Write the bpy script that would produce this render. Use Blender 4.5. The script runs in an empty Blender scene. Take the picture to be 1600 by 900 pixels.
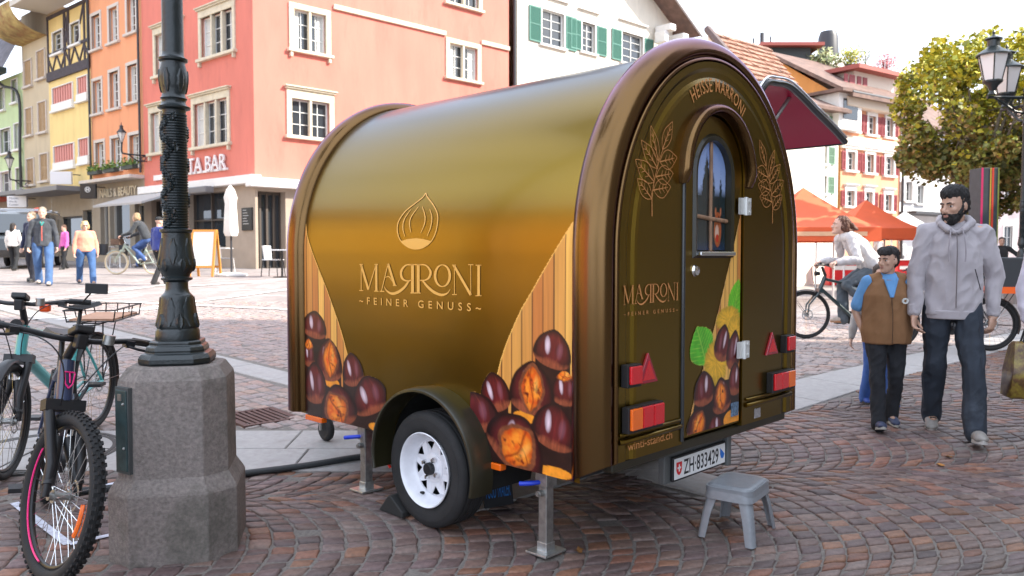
import bpy, bmesh, math, random
import numpy as np
from mathutils import Vector, Matrix, noise
R = math.radians
rnd = random.Random(7)
scene = bpy.context.scene
col = scene.collection

# ---------------------------------------------------------------- camera
F, CX, CY, HOR, CAMH = 1258.0, 800.0, 450.0, 397.0, 1.6      # focal length etc. in pixels of the 1600x900 photograph
PITCH = math.atan((CY - HOR) / F)
SLOPE = 0.047515                                             # the square rises gently away from the camera
cam_d = bpy.data.cameras.new('camera')
cam = bpy.data.objects.new('camera', cam_d)
col.objects.link(cam)
cam_d.sensor_width = 36.0
cam_d.lens = F / 1600 * 36.0
cam_d.clip_start, cam_d.clip_end = 0.05, 3000
cam.location = (0, 0, CAMH)
cam.rotation_euler = (math.pi / 2 - PITCH, 0, 0)
cam_d.dof.use_dof = True
cam_d.dof.focus_distance = 4.4
cam_d.dof.aperture_fstop = 4.0
scene.camera = cam

# ---------------------------------------------------------------- light
SUN_AZ, SUN_EL = 98.0, 38.0          # clockwise from the viewing direction (+Y), height
world = bpy.data.worlds.new('World')
scene.world = world
world.use_nodes = True
wn, wl = world.node_tree.nodes, world.node_tree.links
wn.clear()
w_out = wn.new('ShaderNodeOutputWorld')
w_bg = wn.new('ShaderNodeBackground')
w_sky = wn.new('ShaderNodeTexSky')
w_sky.sky_type = 'NISHITA'
w_sky.sun_disc = False
w_sky.sun_elevation = R(SUN_EL)
w_sky.sun_rotation = R(SUN_AZ)
w_sky.dust_density = 3.0
w_sky.ozone_density = 1.0
w_bg.inputs['Strength'].default_value = 0.135
# thin bright cloud over most of the sky
w_tc = wn.new('ShaderNodeTexCoord')
w_map = wn.new('ShaderNodeMapping')
w_map.inputs['Scale'].default_value = (1.0, 1.0, 2.6)
w_no = wn.new('ShaderNodeTexNoise')
w_no.inputs['Scale'].default_value = 2.1
w_no.inputs['Detail'].default_value = 6.0
w_no.inputs['Roughness'].default_value = 0.55
w_cr = wn.new('ShaderNodeValToRGB')
w_cr.color_ramp.elements[0].position = 0.30
w_cr.color_ramp.elements[0].color = (0.35, 0.35, 0.35, 1)
w_cr.color_ramp.elements[1].position = 0.50
w_cr.color_ramp.elements[1].color = (1, 1, 1, 1)
w_mix = wn.new('ShaderNodeMixRGB')
w_mix.inputs['Color2'].default_value = (7.2, 8.0, 9.4, 1)
wl.new(w_tc.outputs['Generated'], w_map.inputs['Vector'])
wl.new(w_map.outputs['Vector'], w_no.inputs['Vector'])
wl.new(w_no.outputs['Fac'], w_cr.inputs['Fac'])
wl.new(w_cr.outputs['Color'], w_mix.inputs['Fac'])
wl.new(w_sky.outputs['Color'], w_mix.inputs['Color1'])
wl.new(w_mix.outputs['Color'], w_bg.inputs['Color'])
wl.new(w_bg.outputs['Background'], w_out.inputs['Surface'])

sun_d = bpy.data.lights.new('sun', 'SUN')
sun_d.energy = 5.0
sun_d.angle = R(0.6)
sun_d.color = (1.0, 0.93, 0.82)
sun = bpy.data.objects.new('sun', sun_d)
col.objects.link(sun)
_s = Vector((math.sin(R(SUN_AZ)) * math.cos(R(SUN_EL)), math.cos(R(SUN_AZ)) * math.cos(R(SUN_EL)), math.sin(R(SUN_EL))))
sun.rotation_euler = _s.to_track_quat('Z', 'Y').to_euler()
sun.location = (60, -5, 60)

scene.view_settings.view_transform = 'Standard'
scene.view_settings.look = 'None'
scene.view_settings.exposure = 1.08
scene.view_settings.gamma = 1.0
scene.cycles.max_bounces = 8
scene.cycles.transparent_max_bounces = 12
scene.cycles.use_denoising = True

# ---------------------------------------------------------------- geometry of the view (used to measure where things stand)
CAM = np.array([0, 0, CAMH])
_fw = np.array([0, math.cos(PITCH), -math.sin(PITCH)])
_rt = np.array([1.0, 0, 0])
_up = np.array([0, math.sin(PITCH), math.cos(PITCH)])
def ray(px, py): return _fw + _rt * (px - CX) / F - _up * (py - CY) / F
def gz(x, y):
    # height of the square: rises away from the camera, flatter beyond 20 m and towards the right-hand side
    z = SLOPE * min(y, 20.0) + 0.02 * min(max(y - 20.0, 0.0), 40.0)
    if y > 8.0:
        t = min(1.0, max(0.0, (x / y - 0.12) / 0.22)); t = t * t * (3 - 2 * t)
        z -= 0.04 * t * min(y - 8.0, 22.0)
    return z
def ground(px, py):
    r = ray(px, py); lo, hi = 0.5, 400.0
    t = -CAMH / (r[2] - SLOPE * r[1]) if r[2] < SLOPE * r[1] else 60.0
    for _ in range(60):
        p = CAM + r * t
        z = gz(p[0], p[1])
        if abs(p[2] - z) < 1e-5: break
        if r[2] > -1e-4: break
        t += 0.5 * ((CAMH - z) / -r[2] - t)
    return CAM + r * t
def atdist(px, py, Y):
    r = ray(px, py); return CAM + r * (Y / r[1])
def onplane(px, py, p0, n):
    r = ray(px, py); return CAM + r * (((np.asarray(p0) - CAM) @ n) / (r @ n))

# ---------------------------------------------------------------- mesh helpers
class MB:
    """collects shapes; build() links them as one mesh object"""
    def __init__(s): s.v, s.f, s.m, s.cur = [], [], [], 0
    def mat(s, i): s.cur = i; return s
    def add(s, verts, faces):
        o = len(s.v); s.v.extend([tuple(map(float, p)) for p in verts])
        for f in faces: s.f.append(tuple(i + o for i in f)); s.m.append(s.cur)
        return s
    def box(s, c, size, rot=None, taper=1.0):
        x, y, z = [d / 2 for d in size]
        P = [Vector((sx * x * (taper if sz > 0 else 1), sy * y * (taper if sz > 0 else 1), sz * z)) for sz in (-1, 1) for sy in (-1, 1) for sx in (-1, 1)]
        if rot is not None: P = [rot @ p for p in P]
        c = Vector(c); P = [p + c for p in P]
        return s.add(P, [(0, 2, 3, 1), (4, 5, 7, 6), (0, 1, 5, 4), (2, 6, 7, 3), (0, 4, 6, 2), (1, 3, 7, 5)])
    def bx(s, x0, x1, y0, y1, z0, z1): return s.box(((x0 + x1) / 2, (y0 + y1) / 2, (z0 + z1) / 2), (abs(x1 - x0), abs(y1 - y0), abs(z1 - z0)))
    def tube(s, pts, r, n=8, closed=False, cap=True, flat=1.0, upv=None):
        pts = [Vector(p) for p in pts]; N = len(pts)
        rs = [r] * N if isinstance(r, (int, float)) else list(r)
        rings = []; prev = None
        for i, p in enumerate(pts):
            a = pts[(i - 1) % N] if (closed or i > 0) else p
            b = pts[(i + 1) % N] if (closed or i < N - 1) else p
            t = (b - a)
            t = t.normalized() if t.length > 1e-9 else Vector((0, 0, 1))
            if prev is None:
                h = Vector(upv) if upv is not None else (Vector((0, 0, 1)) if abs(t.z) < 0.9 else Vector((1, 0, 0)))
                x = t.cross(h).normalized()
            else:
                x = prev - t * prev.dot(t)
                x = x.normalized() if x.length > 1e-6 else prev
            prev = x; y = t.cross(x)
            rings.append([p + (x * math.cos(2 * math.pi * k / n) + y * flat * math.sin(2 * math.pi * k / n)) * rs[i] for k in range(n)])
        V = [q for rg in rings for q in rg]; Fc = []
        for i in range(N if closed else N - 1):
            j = (i + 1) % N
            for k in range(n):
                k2 = (k + 1) % n; Fc.append((i * n + k, i * n + k2, j * n + k2, j * n + k))
        if cap and not closed:
            Fc.append(tuple(range(n))[::-1]); Fc.append(tuple((N - 1) * n + k for k in range(n)))
        return s.add(V, Fc)
    def cyl(s, p0, p1, r0, r1=None, n=12, cap=True): return s.tube([p0, p1], [r0, r0 if r1 is None else r1], n, cap=cap)
    def lathe(s, prof, n=24, c=(0, 0, 0), ax=None, phase=0.0, wob=None, cap=True):
        """prof: list of (radius, height) about the local z axis; ax rotates z to another axis"""
        V = []; Fc = []; c = Vector(c)
        for i, (r, z) in enumerate(prof):
            for k in range(n):
                a = 2 * math.pi * (k + phase) / n
                rr = r if wob is None else wob(r, z, a)
                p = Vector((rr * math.cos(a), rr * math.sin(a), z))
                if ax is not None: p = ax @ p
                V.append(p + c)
        for i in range(len(prof) - 1):
            for k in range(n):
                k2 = (k + 1) % n; Fc.append((i * n + k, i * n + k2, (i + 1) * n + k2, (i + 1) * n + k))
        if cap: Fc.append(tuple(range(n))[::-1]); Fc.append(tuple((len(prof) - 1) * n + k for k in range(n)))
        return s.add(V, Fc)
    def ball(s, c, r, n=12, m=8, rot=None):
        r = (r, r, r) if isinstance(r, (int, float)) else r
        V = [Vector((0, 0, -r[2]))]
        for i in range(1, m):
            t = -math.pi / 2 + math.pi * i / m
            for k in range(n):
                a = 2 * math.pi * k / n
                V.append(Vector((r[0] * math.cos(t) * math.cos(a), r[1] * math.cos(t) * math.sin(a), r[2] * math.sin(t))))
        V.append(Vector((0, 0, r[2])))
        if rot is not None: V = [rot @ p for p in V]
        c = Vector(c); V = [p + c for p in V]
        Fc = [(0, 1 + (k + 1) % n, 1 + k) for k in range(n)]
        for i in range(m - 2):
            for k in range(n):
                a = 1 + i * n; Fc.append((a + k, a + (k + 1) % n, a + n + (k + 1) % n, a + n + k))
        a = 1 + (m - 2) * n
        Fc += [(a + k, a + (k + 1) % n, len(V) - 1) for k in range(n)]
        return s.add(V, Fc)
    def torus(s, c, Rr, r, n=32, m=8, ax=None, a0=0.0, a1=2 * math.pi, flat=1.0):
        closed = abs(a1 - a0) > 6.28
        c = Vector(c); V = []; Fc = []
        K = n if closed else n + 1
        for i in range(K):
            t = a0 + (a1 - a0) * i / n
            for k in range(m):
                u = 2 * math.pi * k / m
                p = Vector(((Rr + r * math.cos(u)) * math.cos(t), (Rr + r * math.cos(u)) * math.sin(t), r * flat * math.sin(u)))
                if ax is not None: p = ax @ p
                V.append(p + c)
        for i in range(n):
            j = (i + 1) % K
            for k in range(m):
                k2 = (k + 1) % m; Fc.append((i * m + k, j * m + k, j * m + k2, i * m + k2))
        return s.add(V, Fc)
    def prism(s, poly, y0, y1, M=None):
        """polygon in (x,z), extruded from y0 to y1; M maps local to target"""
        n = len(poly)
        V = [Vector((p[0], y0, p[1])) for p in poly] + [Vector((p[0], y1, p[1])) for p in poly]
        if M is not None: V = [M @ p for p in V]
        Fc = [tuple(range(n)), tuple(range(2 * n - 1, n - 1, -1))]
        for i in range(n):
            j = (i + 1) % n; Fc.append((i, i + n, j + n, j))
        return s.add(V, Fc)
    def quad(s, a, b, c, d): return s.add([a, b, c, d], [(0, 1, 2, 3)])
    def build(s, name, mats, parent=None, smooth=None, bevel=0.0, loc=None, kind=None, bseg=2):
        me = bpy.data.meshes.new(name)
        me.from_pydata(s.v, [], s.f)
        ms = mats if isinstance(mats, (list, tuple)) else [mats]
        for mm in ms: me.materials.append(mm)
        if len(ms) > 1: me.polygons.foreach_set('material_index', s.m)
        me.validate(); me.update()
        fix_normals(me)
        if smooth is not None:
            me.polygons.foreach_set('use_smooth', [True] * len(me.polygons))
            me.set_sharp_from_angle(angle=R(smooth))
        o = bpy.data.objects.new(name, me)
        col.objects.link(o)
        if parent is not None: o.parent = parent
        if loc is not None: o.location = loc
        if kind: o['kind'] = kind
        if bevel:
            b = o.modifiers.new('bevel', 'BEVEL'); b.width = bevel; b.segments = bseg; b.limit_method = 'ANGLE'; b.angle_limit = R(40)
            b.harden_normals = False
            if smooth is None:
                me.polygons.foreach_set('use_smooth', [False] * len(me.polygons))
        return o
def fix_normals(me):
    bm = bmesh.new(); bm.from_mesh(me)
    bmesh.ops.recalc_face_normals(bm, faces=bm.faces)
    bm.to_mesh(me); bm.free()

def tag(o, label=None, cat=None, group=None, kind=None):
    if label: o['label'] = label
    if cat: o['category'] = cat
    if group: o['group'] = group
    if kind: o['kind'] = kind
    return o
def thing(name, label, cat, loc=(0, 0, 0), rz=0.0, group=None, rot=None):
    o = bpy.data.objects.new(name, None); col.objects.link(o)
    o.location = tuple(float(c) for c in loc)
    o.rotation_euler = (0, 0, rz) if rot is None else rot
    o.empty_display_size = 0.2
    return tag(o, label, cat, group)
def dup(root, loc=None, rz=None, label=None, scale=None):
    kids = {}
    for o in bpy.data.objects:
        if o.parent is not None: kids.setdefault(o.parent.name, []).append(o)
    def rec(o, par):
        c = o.copy(); col.objects.link(c)
        if par is not None: c.parent = par
        for k in kids.get(o.name, []): rec(k, c)
        return c
    r = rec(root, None)
    if loc is not None: r.location = tuple(float(c) for c in loc)
    if rz is not None: r.rotation_euler = (0, 0, rz)
    if scale is not None: r.scale = (scale,) * 3 if isinstance(scale, (int, float)) else scale
    if label: r['label'] = label
    return r
def bez(p0, p1, p2, p3, n):
    p0, p1, p2, p3 = map(Vector, (p0, p1, p2, p3)); out = []
    for i in range(n + 1):
        t = i / n; u = 1 - t
        out.append(p0 * u ** 3 + p1 * 3 * u * u * t + p2 * 3 * u * t * t + p3 * t ** 3)
    return out
def spline(P, n=6):
    """Catmull-Rom through the points"""
    P = [Vector(p) for p in P]; Q = [P[0] * 2 - P[1]] + P + [P[-1] * 2 - P[-2]]; out = []
    for i in range(1, len(Q) - 2):
        for k in range(n):
            t = k / n
            out.append(0.5 * ((2 * Q[i]) + (Q[i + 1] - Q[i - 1]) * t + (2 * Q[i - 1] - 5 * Q[i] + 4 * Q[i + 1] - Q[i + 2]) * t * t + (3 * Q[i] - Q[i - 1] - 3 * Q[i + 1] + Q[i + 2]) * t ** 3))
    out.append(P[-1]); return out

# ---------------------------------------------------------------- materials
def srgb(r, g=None, b=None):
    """a real-world colour given as 0-255 display values"""
    f = lambda c: (c / 255 / 12.92) if c / 255 <= 0.04045 else ((c / 255 + 0.055) / 1.055) ** 2.4
    return (f(r), f(g), f(b), 1.0)
MATS = {}
def mat(name, color, rough=0.6, metal=0.0, spec=0.5, var=0.0, vscale=4.0, bump=0.0, bscale=60.0, coat=0.0, wear=None, emit=None, trans=0.0, alpha=1.0, sheen=0.0, detail=5.0, stretch=None, objvar=0.0, croug=0.05, sss=0.0):
    """principled material; var: light/dark mottling of its own colour; bump: fine relief; wear=(colour, amount, scale)"""
    if name in MATS: return MATS[name]
    m = bpy.data.materials.new(name); m.use_nodes = True
    nt = m.node_tree; N, L = nt.nodes, nt.links
    p = N['Principled BSDF']
    c = tuple(color) if len(color) == 4 else tuple(color) + (1.0,)
    p.inputs['Base Color'].default_value = c
    p.inputs['Roughness'].default_value = rough
    p.inputs['Metallic'].default_value = metal
    p.inputs['Specular IOR Level'].default_value = spec
    if coat: p.inputs['Coat Weight'].default_value = coat; p.inputs['Coat Roughness'].default_value = croug
    if sheen: p.inputs['Sheen Weight'].default_value = sheen
    if sss: p.inputs['Subsurface Weight'].default_value = sss; p.inputs['Subsurface Radius'].default_value = (0.02, 0.008, 0.004)
    if trans: p.inputs['Transmission Weight'].default_value = trans
    if alpha < 1: p.inputs['Alpha'].default_value = alpha
    if emit: p.inputs['Emission Color'].default_value = tuple(emit[0]) + (1.0,) if len(emit[0]) == 3 else emit[0]; p.inputs['Emission Strength'].default_value = emit[1]
    src = None
    tc = N.new('ShaderNodeTexCoord'); vec = tc.outputs['Object']
    if stretch is not None:
        mp = N.new('ShaderNodeMapping'); mp.inputs['Scale'].default_value = stretch
        L.new(vec, mp.inputs['Vector']); vec = mp.outputs['Vector']
    def noise_tex(scale, detail=5.0, rough=0.6):
        n = N.new('ShaderNodeTexNoise'); n.inputs['Scale'].default_value = scale; n.inputs['Detail'].default_value = detail; n.inputs['Roughness'].default_value = rough
        L.new(vec, n.inputs['Vector']); return n.outputs['Fac']
    csock = None
    if var:
        mx = N.new('ShaderNodeMixRGB'); mx.blend_type = 'MIX'
        rp = N.new('ShaderNodeValToRGB'); rp.color_ramp.elements[0].position = 0.32; rp.color_ramp.elements[1].position = 0.68
        L.new(noise_tex(vscale, detail), rp.inputs['Fac'])
        mx.inputs['Color1'].default_value = tuple(x * (1 - var) for x in c[:3]) + (1,)
        mx.inputs['Color2'].default_value = tuple(min(1, x * (1 + var)) for x in c[:3]) + (1,)
        L.new(rp.outputs['Color'], mx.inputs['Fac']); csock = mx.outputs['Color']
    if wear:
        mx = N.new('ShaderNodeMixRGB'); rp = N.new('ShaderNodeValToRGB')
        rp.color_ramp.elements[0].position = 0.62 - 0.25 * wear[1]; rp.color_ramp.elements[1].position = 0.80 - 0.15 * wear[1]
        L.new(noise_tex(wear[2], 8.0, 0.7), rp.inputs['Fac']); L.new(rp.outputs['Color'], mx.inputs['Fac'])
        if csock is None: mx.inputs['Color1'].default_value = c
        else: L.new(csock, mx.inputs['Color1'])
        mx.inputs['Color2'].default_value = tuple(wear[0][:3]) + (1,); csock = mx.outputs['Color']
    if objvar:
        oi = N.new('ShaderNodeObjectInfo'); hs = N.new('ShaderNodeHueSaturation')
        ml = N.new('ShaderNodeMath'); ml.operation = 'MULTIPLY_ADD'; ml.inputs[1].default_value = 2 * objvar; ml.inputs[2].default_value = 1 - objvar
        L.new(oi.outputs['Random'], ml.inputs[0]); L.new(ml.outputs[0], hs.inputs['Value'])
        if csock is None: hs.inputs['Color'].default_value = c
        else: L.new(csock, hs.inputs['Color'])
        csock = hs.outputs['Color']
    if csock is not None: L.new(csock, p.inputs['Base Color'])
    if bump:
        b = N.new('ShaderNodeBump'); b.inputs['Strength'].default_value = bump; b.inputs['Distance'].default_value = 0.01
        L.new(noise_tex(bscale, 6.0), b.inputs['Height']); L.new(b.outputs['Normal'], p.inputs['Normal'])
    MATS[name] = m
    return m
def attr_mat(name, rough=0.5, metal=0.0, coat=0.0, bump=0.0, bscale=60.0, var=0.0, vscale=20.0, spec=0.5):
    """colour comes from the mesh's own colour attribute (printed artwork, single stones)"""
    if name in MATS: return MATS[name]
    m = bpy.data.materials.new(name); m.use_nodes = True
    N, L = m.node_tree.nodes, m.node_tree.links; p = N['Principled BSDF']
    a = N.new('ShaderNodeAttribute'); a.attribute_name = 'tint'
    sock = a.outputs['Color']
    p.inputs['Roughness'].default_value = rough; p.inputs['Metallic'].default_value = metal; p.inputs['Specular IOR Level'].default_value = spec
    if coat: p.inputs['Coat Weight'].default_value = coat; p.inputs['Coat Roughness'].default_value = 0.08
    tc = N.new('ShaderNodeTexCoord')
    if var:
        n = N.new('ShaderNodeTexNoise'); n.inputs['Scale'].default_value = vscale; n.inputs['Detail'].default_value = 6; n.inputs['Roughness'].default_value = 0.65
        L.new(tc.outputs['Object'], n.inputs['Vector'])
        mr = N.new('ShaderNodeMapRange'); mr.inputs['From Min'].default_value = 0.3; mr.inputs['From Max'].default_value = 0.7
        mr.inputs['To Min'].default_value = 1 - var; mr.inputs['To Max'].default_value = 1 + var
        L.new(n.outputs['Fac'], mr.inputs['Value'])
        vm = N.new('ShaderNodeVectorMath'); vm.operation = 'SCALE'
        L.new(sock, vm.inputs[0]); L.new(mr.outputs[0], vm.inputs['Scale']); sock = vm.outputs['Vector']
    L.new(sock, p.inputs['Base Color'])
    if bump:
        n = N.new('ShaderNodeTexNoise'); n.inputs['Scale'].default_value = bscale; n.inputs['Detail'].default_value = 6
        L.new(tc.outputs['Object'], n.inputs['Vector'])
        b = N.new('ShaderNodeBump'); b.inputs['Strength'].default_value = bump; b.inputs['Distance'].default_value = 0.006
        L.new(n.outputs['Fac'], b.inputs['Height']); L.new(b.outputs['Normal'], p.inputs['Normal'])
    MATS[name] = m; return m
def set_tint(me, cols):
    """one colour per vertex"""
    at = me.color_attributes.new('tint', 'FLOAT_COLOR', 'POINT')
    at.data.foreach_set('color', np.asarray(cols, dtype=np.float32).reshape(-1))

black_plastic = mat('black_plastic', (0.012, 0.012, 0.014), 0.45, bump=0.1, bscale=300)
black_rubber = mat('black_rubber', (0.016, 0.016, 0.017), 0.75, bump=0.25, bscale=200, var=0.25, vscale=14)
steel = mat('galvanised_steel', (0.36, 0.36, 0.35), 0.42, 0.85, var=0.22, vscale=30, bump=0.05, bscale=80)
chrome = mat('bright_metal', (0.75, 0.75, 0.75), 0.18, 1.0)
white_paint = mat('white_paint', (0.78, 0.78, 0.78), 0.4, var=0.05)
glass_dark = mat('window_glass', (0.035, 0.042, 0.05), 0.03, spec=0.9, bump=0.015, bscale=1.5)

# ---------------------------------------------------------------- lettering
def text_mesh(s, size=1.0, align='CENTER', spacing=1.0, bold=0.0, xs=1.0):
    """flat letters in the x/y plane as (verts, faces)"""
    cu = bpy.data.curves.new('lettering', 'FONT'); cu.body = s; cu.size = size; cu.align_x = align; cu.space_character = spacing
    cu.offset = bold; cu.resolution_u = 4; cu.fill_mode = 'FRONT'
    o = bpy.data.objects.new('lettering', cu); col.objects.link(o)
    dg = bpy.context.evaluated_depsgraph_get(); dg.update()
    me = bpy.data.meshes.new_from_object(o.evaluated_get(dg))
    V = [(v.co.x * xs, v.co.y) for v in me.vertices]; Fc = [tuple(p.vertices) for p in me.polygons]
    bpy.data.objects.remove(o); bpy.data.curves.remove(cu); bpy.data.meshes.remove(me)
    return V, Fc
def place_text(mb, s, mapf, size, thick=0.0, **kw):
    """letters mapped through mapf(x, y, h) -> point"""
    V, Fc = text_mesh(s, size, **kw)
    if thick:
        n = len(V)
        edges = {}
        for f in Fc:
            for i in range(len(f)):
                e = (f[i], f[(i + 1) % len(f)]); edges[e] = edges.get(e, 0) + 1
        rim = [e for e in edges if (e[1], e[0]) not in edges]
        mb.add([mapf(x, y, thick) for x, y in V] + [mapf(x, y, 0) for x, y in V], [tuple(f) for f in Fc] + [(a, a + n, b + n, b) for a, b in rim])
    else:
        mb.add([mapf(x, y, 0) for x, y in V], Fc)
    return mb
# ================================================================ ground
tr_bz = R(44.3)                                   # heading of the trailer's rear face
TB = np.array([math.sin(tr_bz), math.cos(tr_bz), 0.0]); TA = np.array([-TB[1], TB[0], 0.0])
TO = np.array([0.410339, 3.360317, 0.0])          # rear left corner of the trailer, on plan

def sett_mat():
    return attr_mat('sett_stone', 0.55, bump=0.45, bscale=80, var=0.36, vscale=26, spec=0.42)
m_sett = sett_mat()
m_joint = mat('joint_sand', (0.17, 0.15, 0.135), 0.95, var=0.3, vscale=60, bump=0.5, bscale=150)
m_granite = mat('granite_slab', (0.33, 0.31, 0.30), 0.75, var=0.12, vscale=20, bump=0.25, bscale=150, wear=((0.22, 0.2, 0.19), 0.3, 5.0))

def brick_mat(name, c1, c2, joint, sx, sy, rot, rough=0.8):
    m = bpy.data.materials.new(name); m.use_nodes = True
    N, L = m.node_tree.nodes, m.node_tree.links; p = N['Principled BSDF']
    tc = N.new('ShaderNodeTexCoord'); mp = N.new('ShaderNodeMapping'); mp.inputs['Rotation'].default_value = (0, 0, rot)
    b = N.new('ShaderNodeTexBrick'); b.inputs['Color1'].default_value = tuple(c1) + (1,); b.inputs['Color2'].default_value = tuple(c2) + (1,); b.inputs['Mortar'].default_value = tuple(joint) + (1,)
    b.inputs['Scale'].default_value = 1.0; b.inputs['Mortar Size'].default_value = 0.006; b.inputs['Brick Width'].default_value = sx; b.inputs['Row Height'].default_value = sy; b.inputs['Mortar Smooth'].default_value = 0.3
    n = N.new('ShaderNodeTexNoise'); n.inputs['Scale'].default_value = 0.35; n.inputs['Detail'].default_value = 7
    mr = N.new('ShaderNodeMapRange'); mr.inputs['From Min'].default_value = 0.3; mr.inputs['From Max'].default_value = 0.7; mr.inputs['To Min'].default_value = 0.85; mr.inputs['To Max'].default_value = 1.15
    vm = N.new('ShaderNodeVectorMath'); vm.operation = 'SCALE'
    L.new(tc.outputs['Object'], mp.inputs['Vector']); L.new(mp.outputs['Vector'], b.inputs['Vector']); L.new(tc.outputs['Object'], n.inputs['Vector'])
    L.new(n.outputs['Fac'], mr.inputs['Value']); L.new(b.outputs['Color'], vm.inputs[0]); L.new(mr.outputs[0], vm.inputs['Scale']); L.new(vm.outputs['Vector'], p.inputs['Base Color'])
    p.inputs['Roughness'].default_value = rough
    bp = N.new('ShaderNodeBump'); bp.inputs['Strength'].default_value = 0.4; bp.inputs['Distance'].default_value = 0.004
    L.new(b.outputs['Fac'], bp.inputs['Height']); bp.invert = True; L.new(bp.outputs['Normal'], p.inputs['Normal'])
    return m

def gpt(x, y, h=0.0): return (x, y, gz(x, y) + h)
# the whole ground as one sheet: rises gently away from the camera, level beyond 60 m out to the horizon
def sheet(mb, xs, ys, h):
    V = [(x, y, gz(x, y) + h) for y in ys for x in xs]; n = len(xs)
    mb.add(V, [(j * n + i, j * n + i + 1, (j + 1) * n + i + 1, (j + 1) * n + i) for j in range(len(ys) - 1) for i in range(n - 1)])
def axis(a, b, st): return [a + (b - a) * k / round((b - a) / st) for k in range(round((b - a) / st) + 1)]
g = MB()
sheet(g, [-700, -200, -80, -50] + axis(-30, 50, 0.8) + [80, 200, 700], [-80, -40, -20] + axis(-10, 0, 2) + axis(1, 30, 0.5) + axis(31, 61, 2) + [100, 300, 700], -0.010)
ground_o = g.build('ground', m_joint, kind='structure', smooth=30)
# paving that is too far off to show single stones
far = MB()
sheet(far, axis(-60, 60, 0.8), axis(15.0, 30, 0.5) + axis(31, 61, 2), -0.005)
far_o = far.build('street_paving', brick_mat('far_setts', (0.31, 0.272, 0.26), (0.215, 0.185, 0.176), (0.13, 0.115, 0.11), 0.34, 0.24, R(-44)), kind='structure', smooth=30)

# ---- pale granite bands
def seg_inside(p, a, d, lo, hi, w0, w1):
    r = (p[0] - a[0], p[1] - a[1]); t = r[0] * d[0] + r[1] * d[1]; q = -r[0] * d[1] + r[1] * d[0]
    return lo <= t <= hi and w0 <= q <= w1
A0 = ground(449, 602); A1 = ground(335, 572); dA = (A1 - A0)[:2]; dA /= np.linalg.norm(dA)
wA = 0.36
B0 = ground(1246, 640); B1 = ground(1420, 585); dB = (B1 - B0)[:2]; dB /= np.linalg.norm(dB)
wB = 0.62
bands = [  # start, direction, from, to, widths (left of direction is +)
    (A0, dA, -4.5, 9.0, -wA, 0.0, 0.9, 1),
    (B0, dB, -3.2, 14.0, 0.0, wB, 0.95, 1),
    (ground(420, 735), np.array([1.0, 0.0]), -3.1, 2.0, 0.0, 0.95, 0.85, 2),
]
slab_polys = []
band_roots = []
for bi, (p0, d, lo, hi, w0, w1, step, rows) in enumerate(bands):
    base = MB(); nrm = np.array([-d[1], d[0]])
    t = lo; ends = []
    k = 0
    root = None
    for r_ in range(rows):
        v0 = w0 + (w1 - w0) * r_ / rows; v1 = w0 + (w1 - w0) * (r_ + 1) / rows
        t = lo - rnd.random() * step * 0.5
        while t < hi:
            L_ = step * rnd.uniform(0.8, 1.2)
            c = np.array(p0[:2]) + d * (t + L_ / 2) + nrm * (v0 + v1) / 2
            m = MB(); hx, hy = L_ / 2 - 0.005, (v1 - v0) / 2 - 0.005
            pts = [(-hx, -hy), (hx, -hy), (hx, hy), (-hx, hy)]
            P = []
            for (e, zz) in ((0, -0.05), (0, -0.006), (0.006, 0.0)):
                for (u, w) in pts:
                    q = d * (u - math.copysign(e, u)) + nrm * (w - math.copysign(e, w)); P.append((q[0], q[1], gz(c[0] + q[0], c[1] + q[1]) - gz(c[0], c[1]) + zz))
            m.add(P, [(i, (i + 1) % 4, 4 + (i + 1) % 4, 4 + i) for i in range(4)] + [(4 + i, 4 + (i + 1) % 4, 8 + (i + 1) % 4, 8 + i) for i in range(4)] + [(8, 9, 10, 11)])
            slab_polys.append((m, c)); t += L_
        k += 1
for m, c in slab_polys:
    m.build('granite_slab', m_granite, ground_o, loc=(c[0], c[1], gz(*c) + rnd.uniform(0, 0.004)))
def in_band(x, y, pad=0.0):
    for (p0, d, lo, hi, w0, w1, step, rows) in bands:
        if seg_inside((x, y), p0, d, lo, hi, w0 - pad, w1 + pad): return True
    return False
MANHOLE = ground(62, 706)
DRAIN = ground(405, 651)
nB = np.array([-dB[1], dB[0]])
def near_side(x, y):
    if x < 0.1: return y < 5.06
    return (np.array([x, y]) - B0[:2]) @ nB < 0.0

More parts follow.
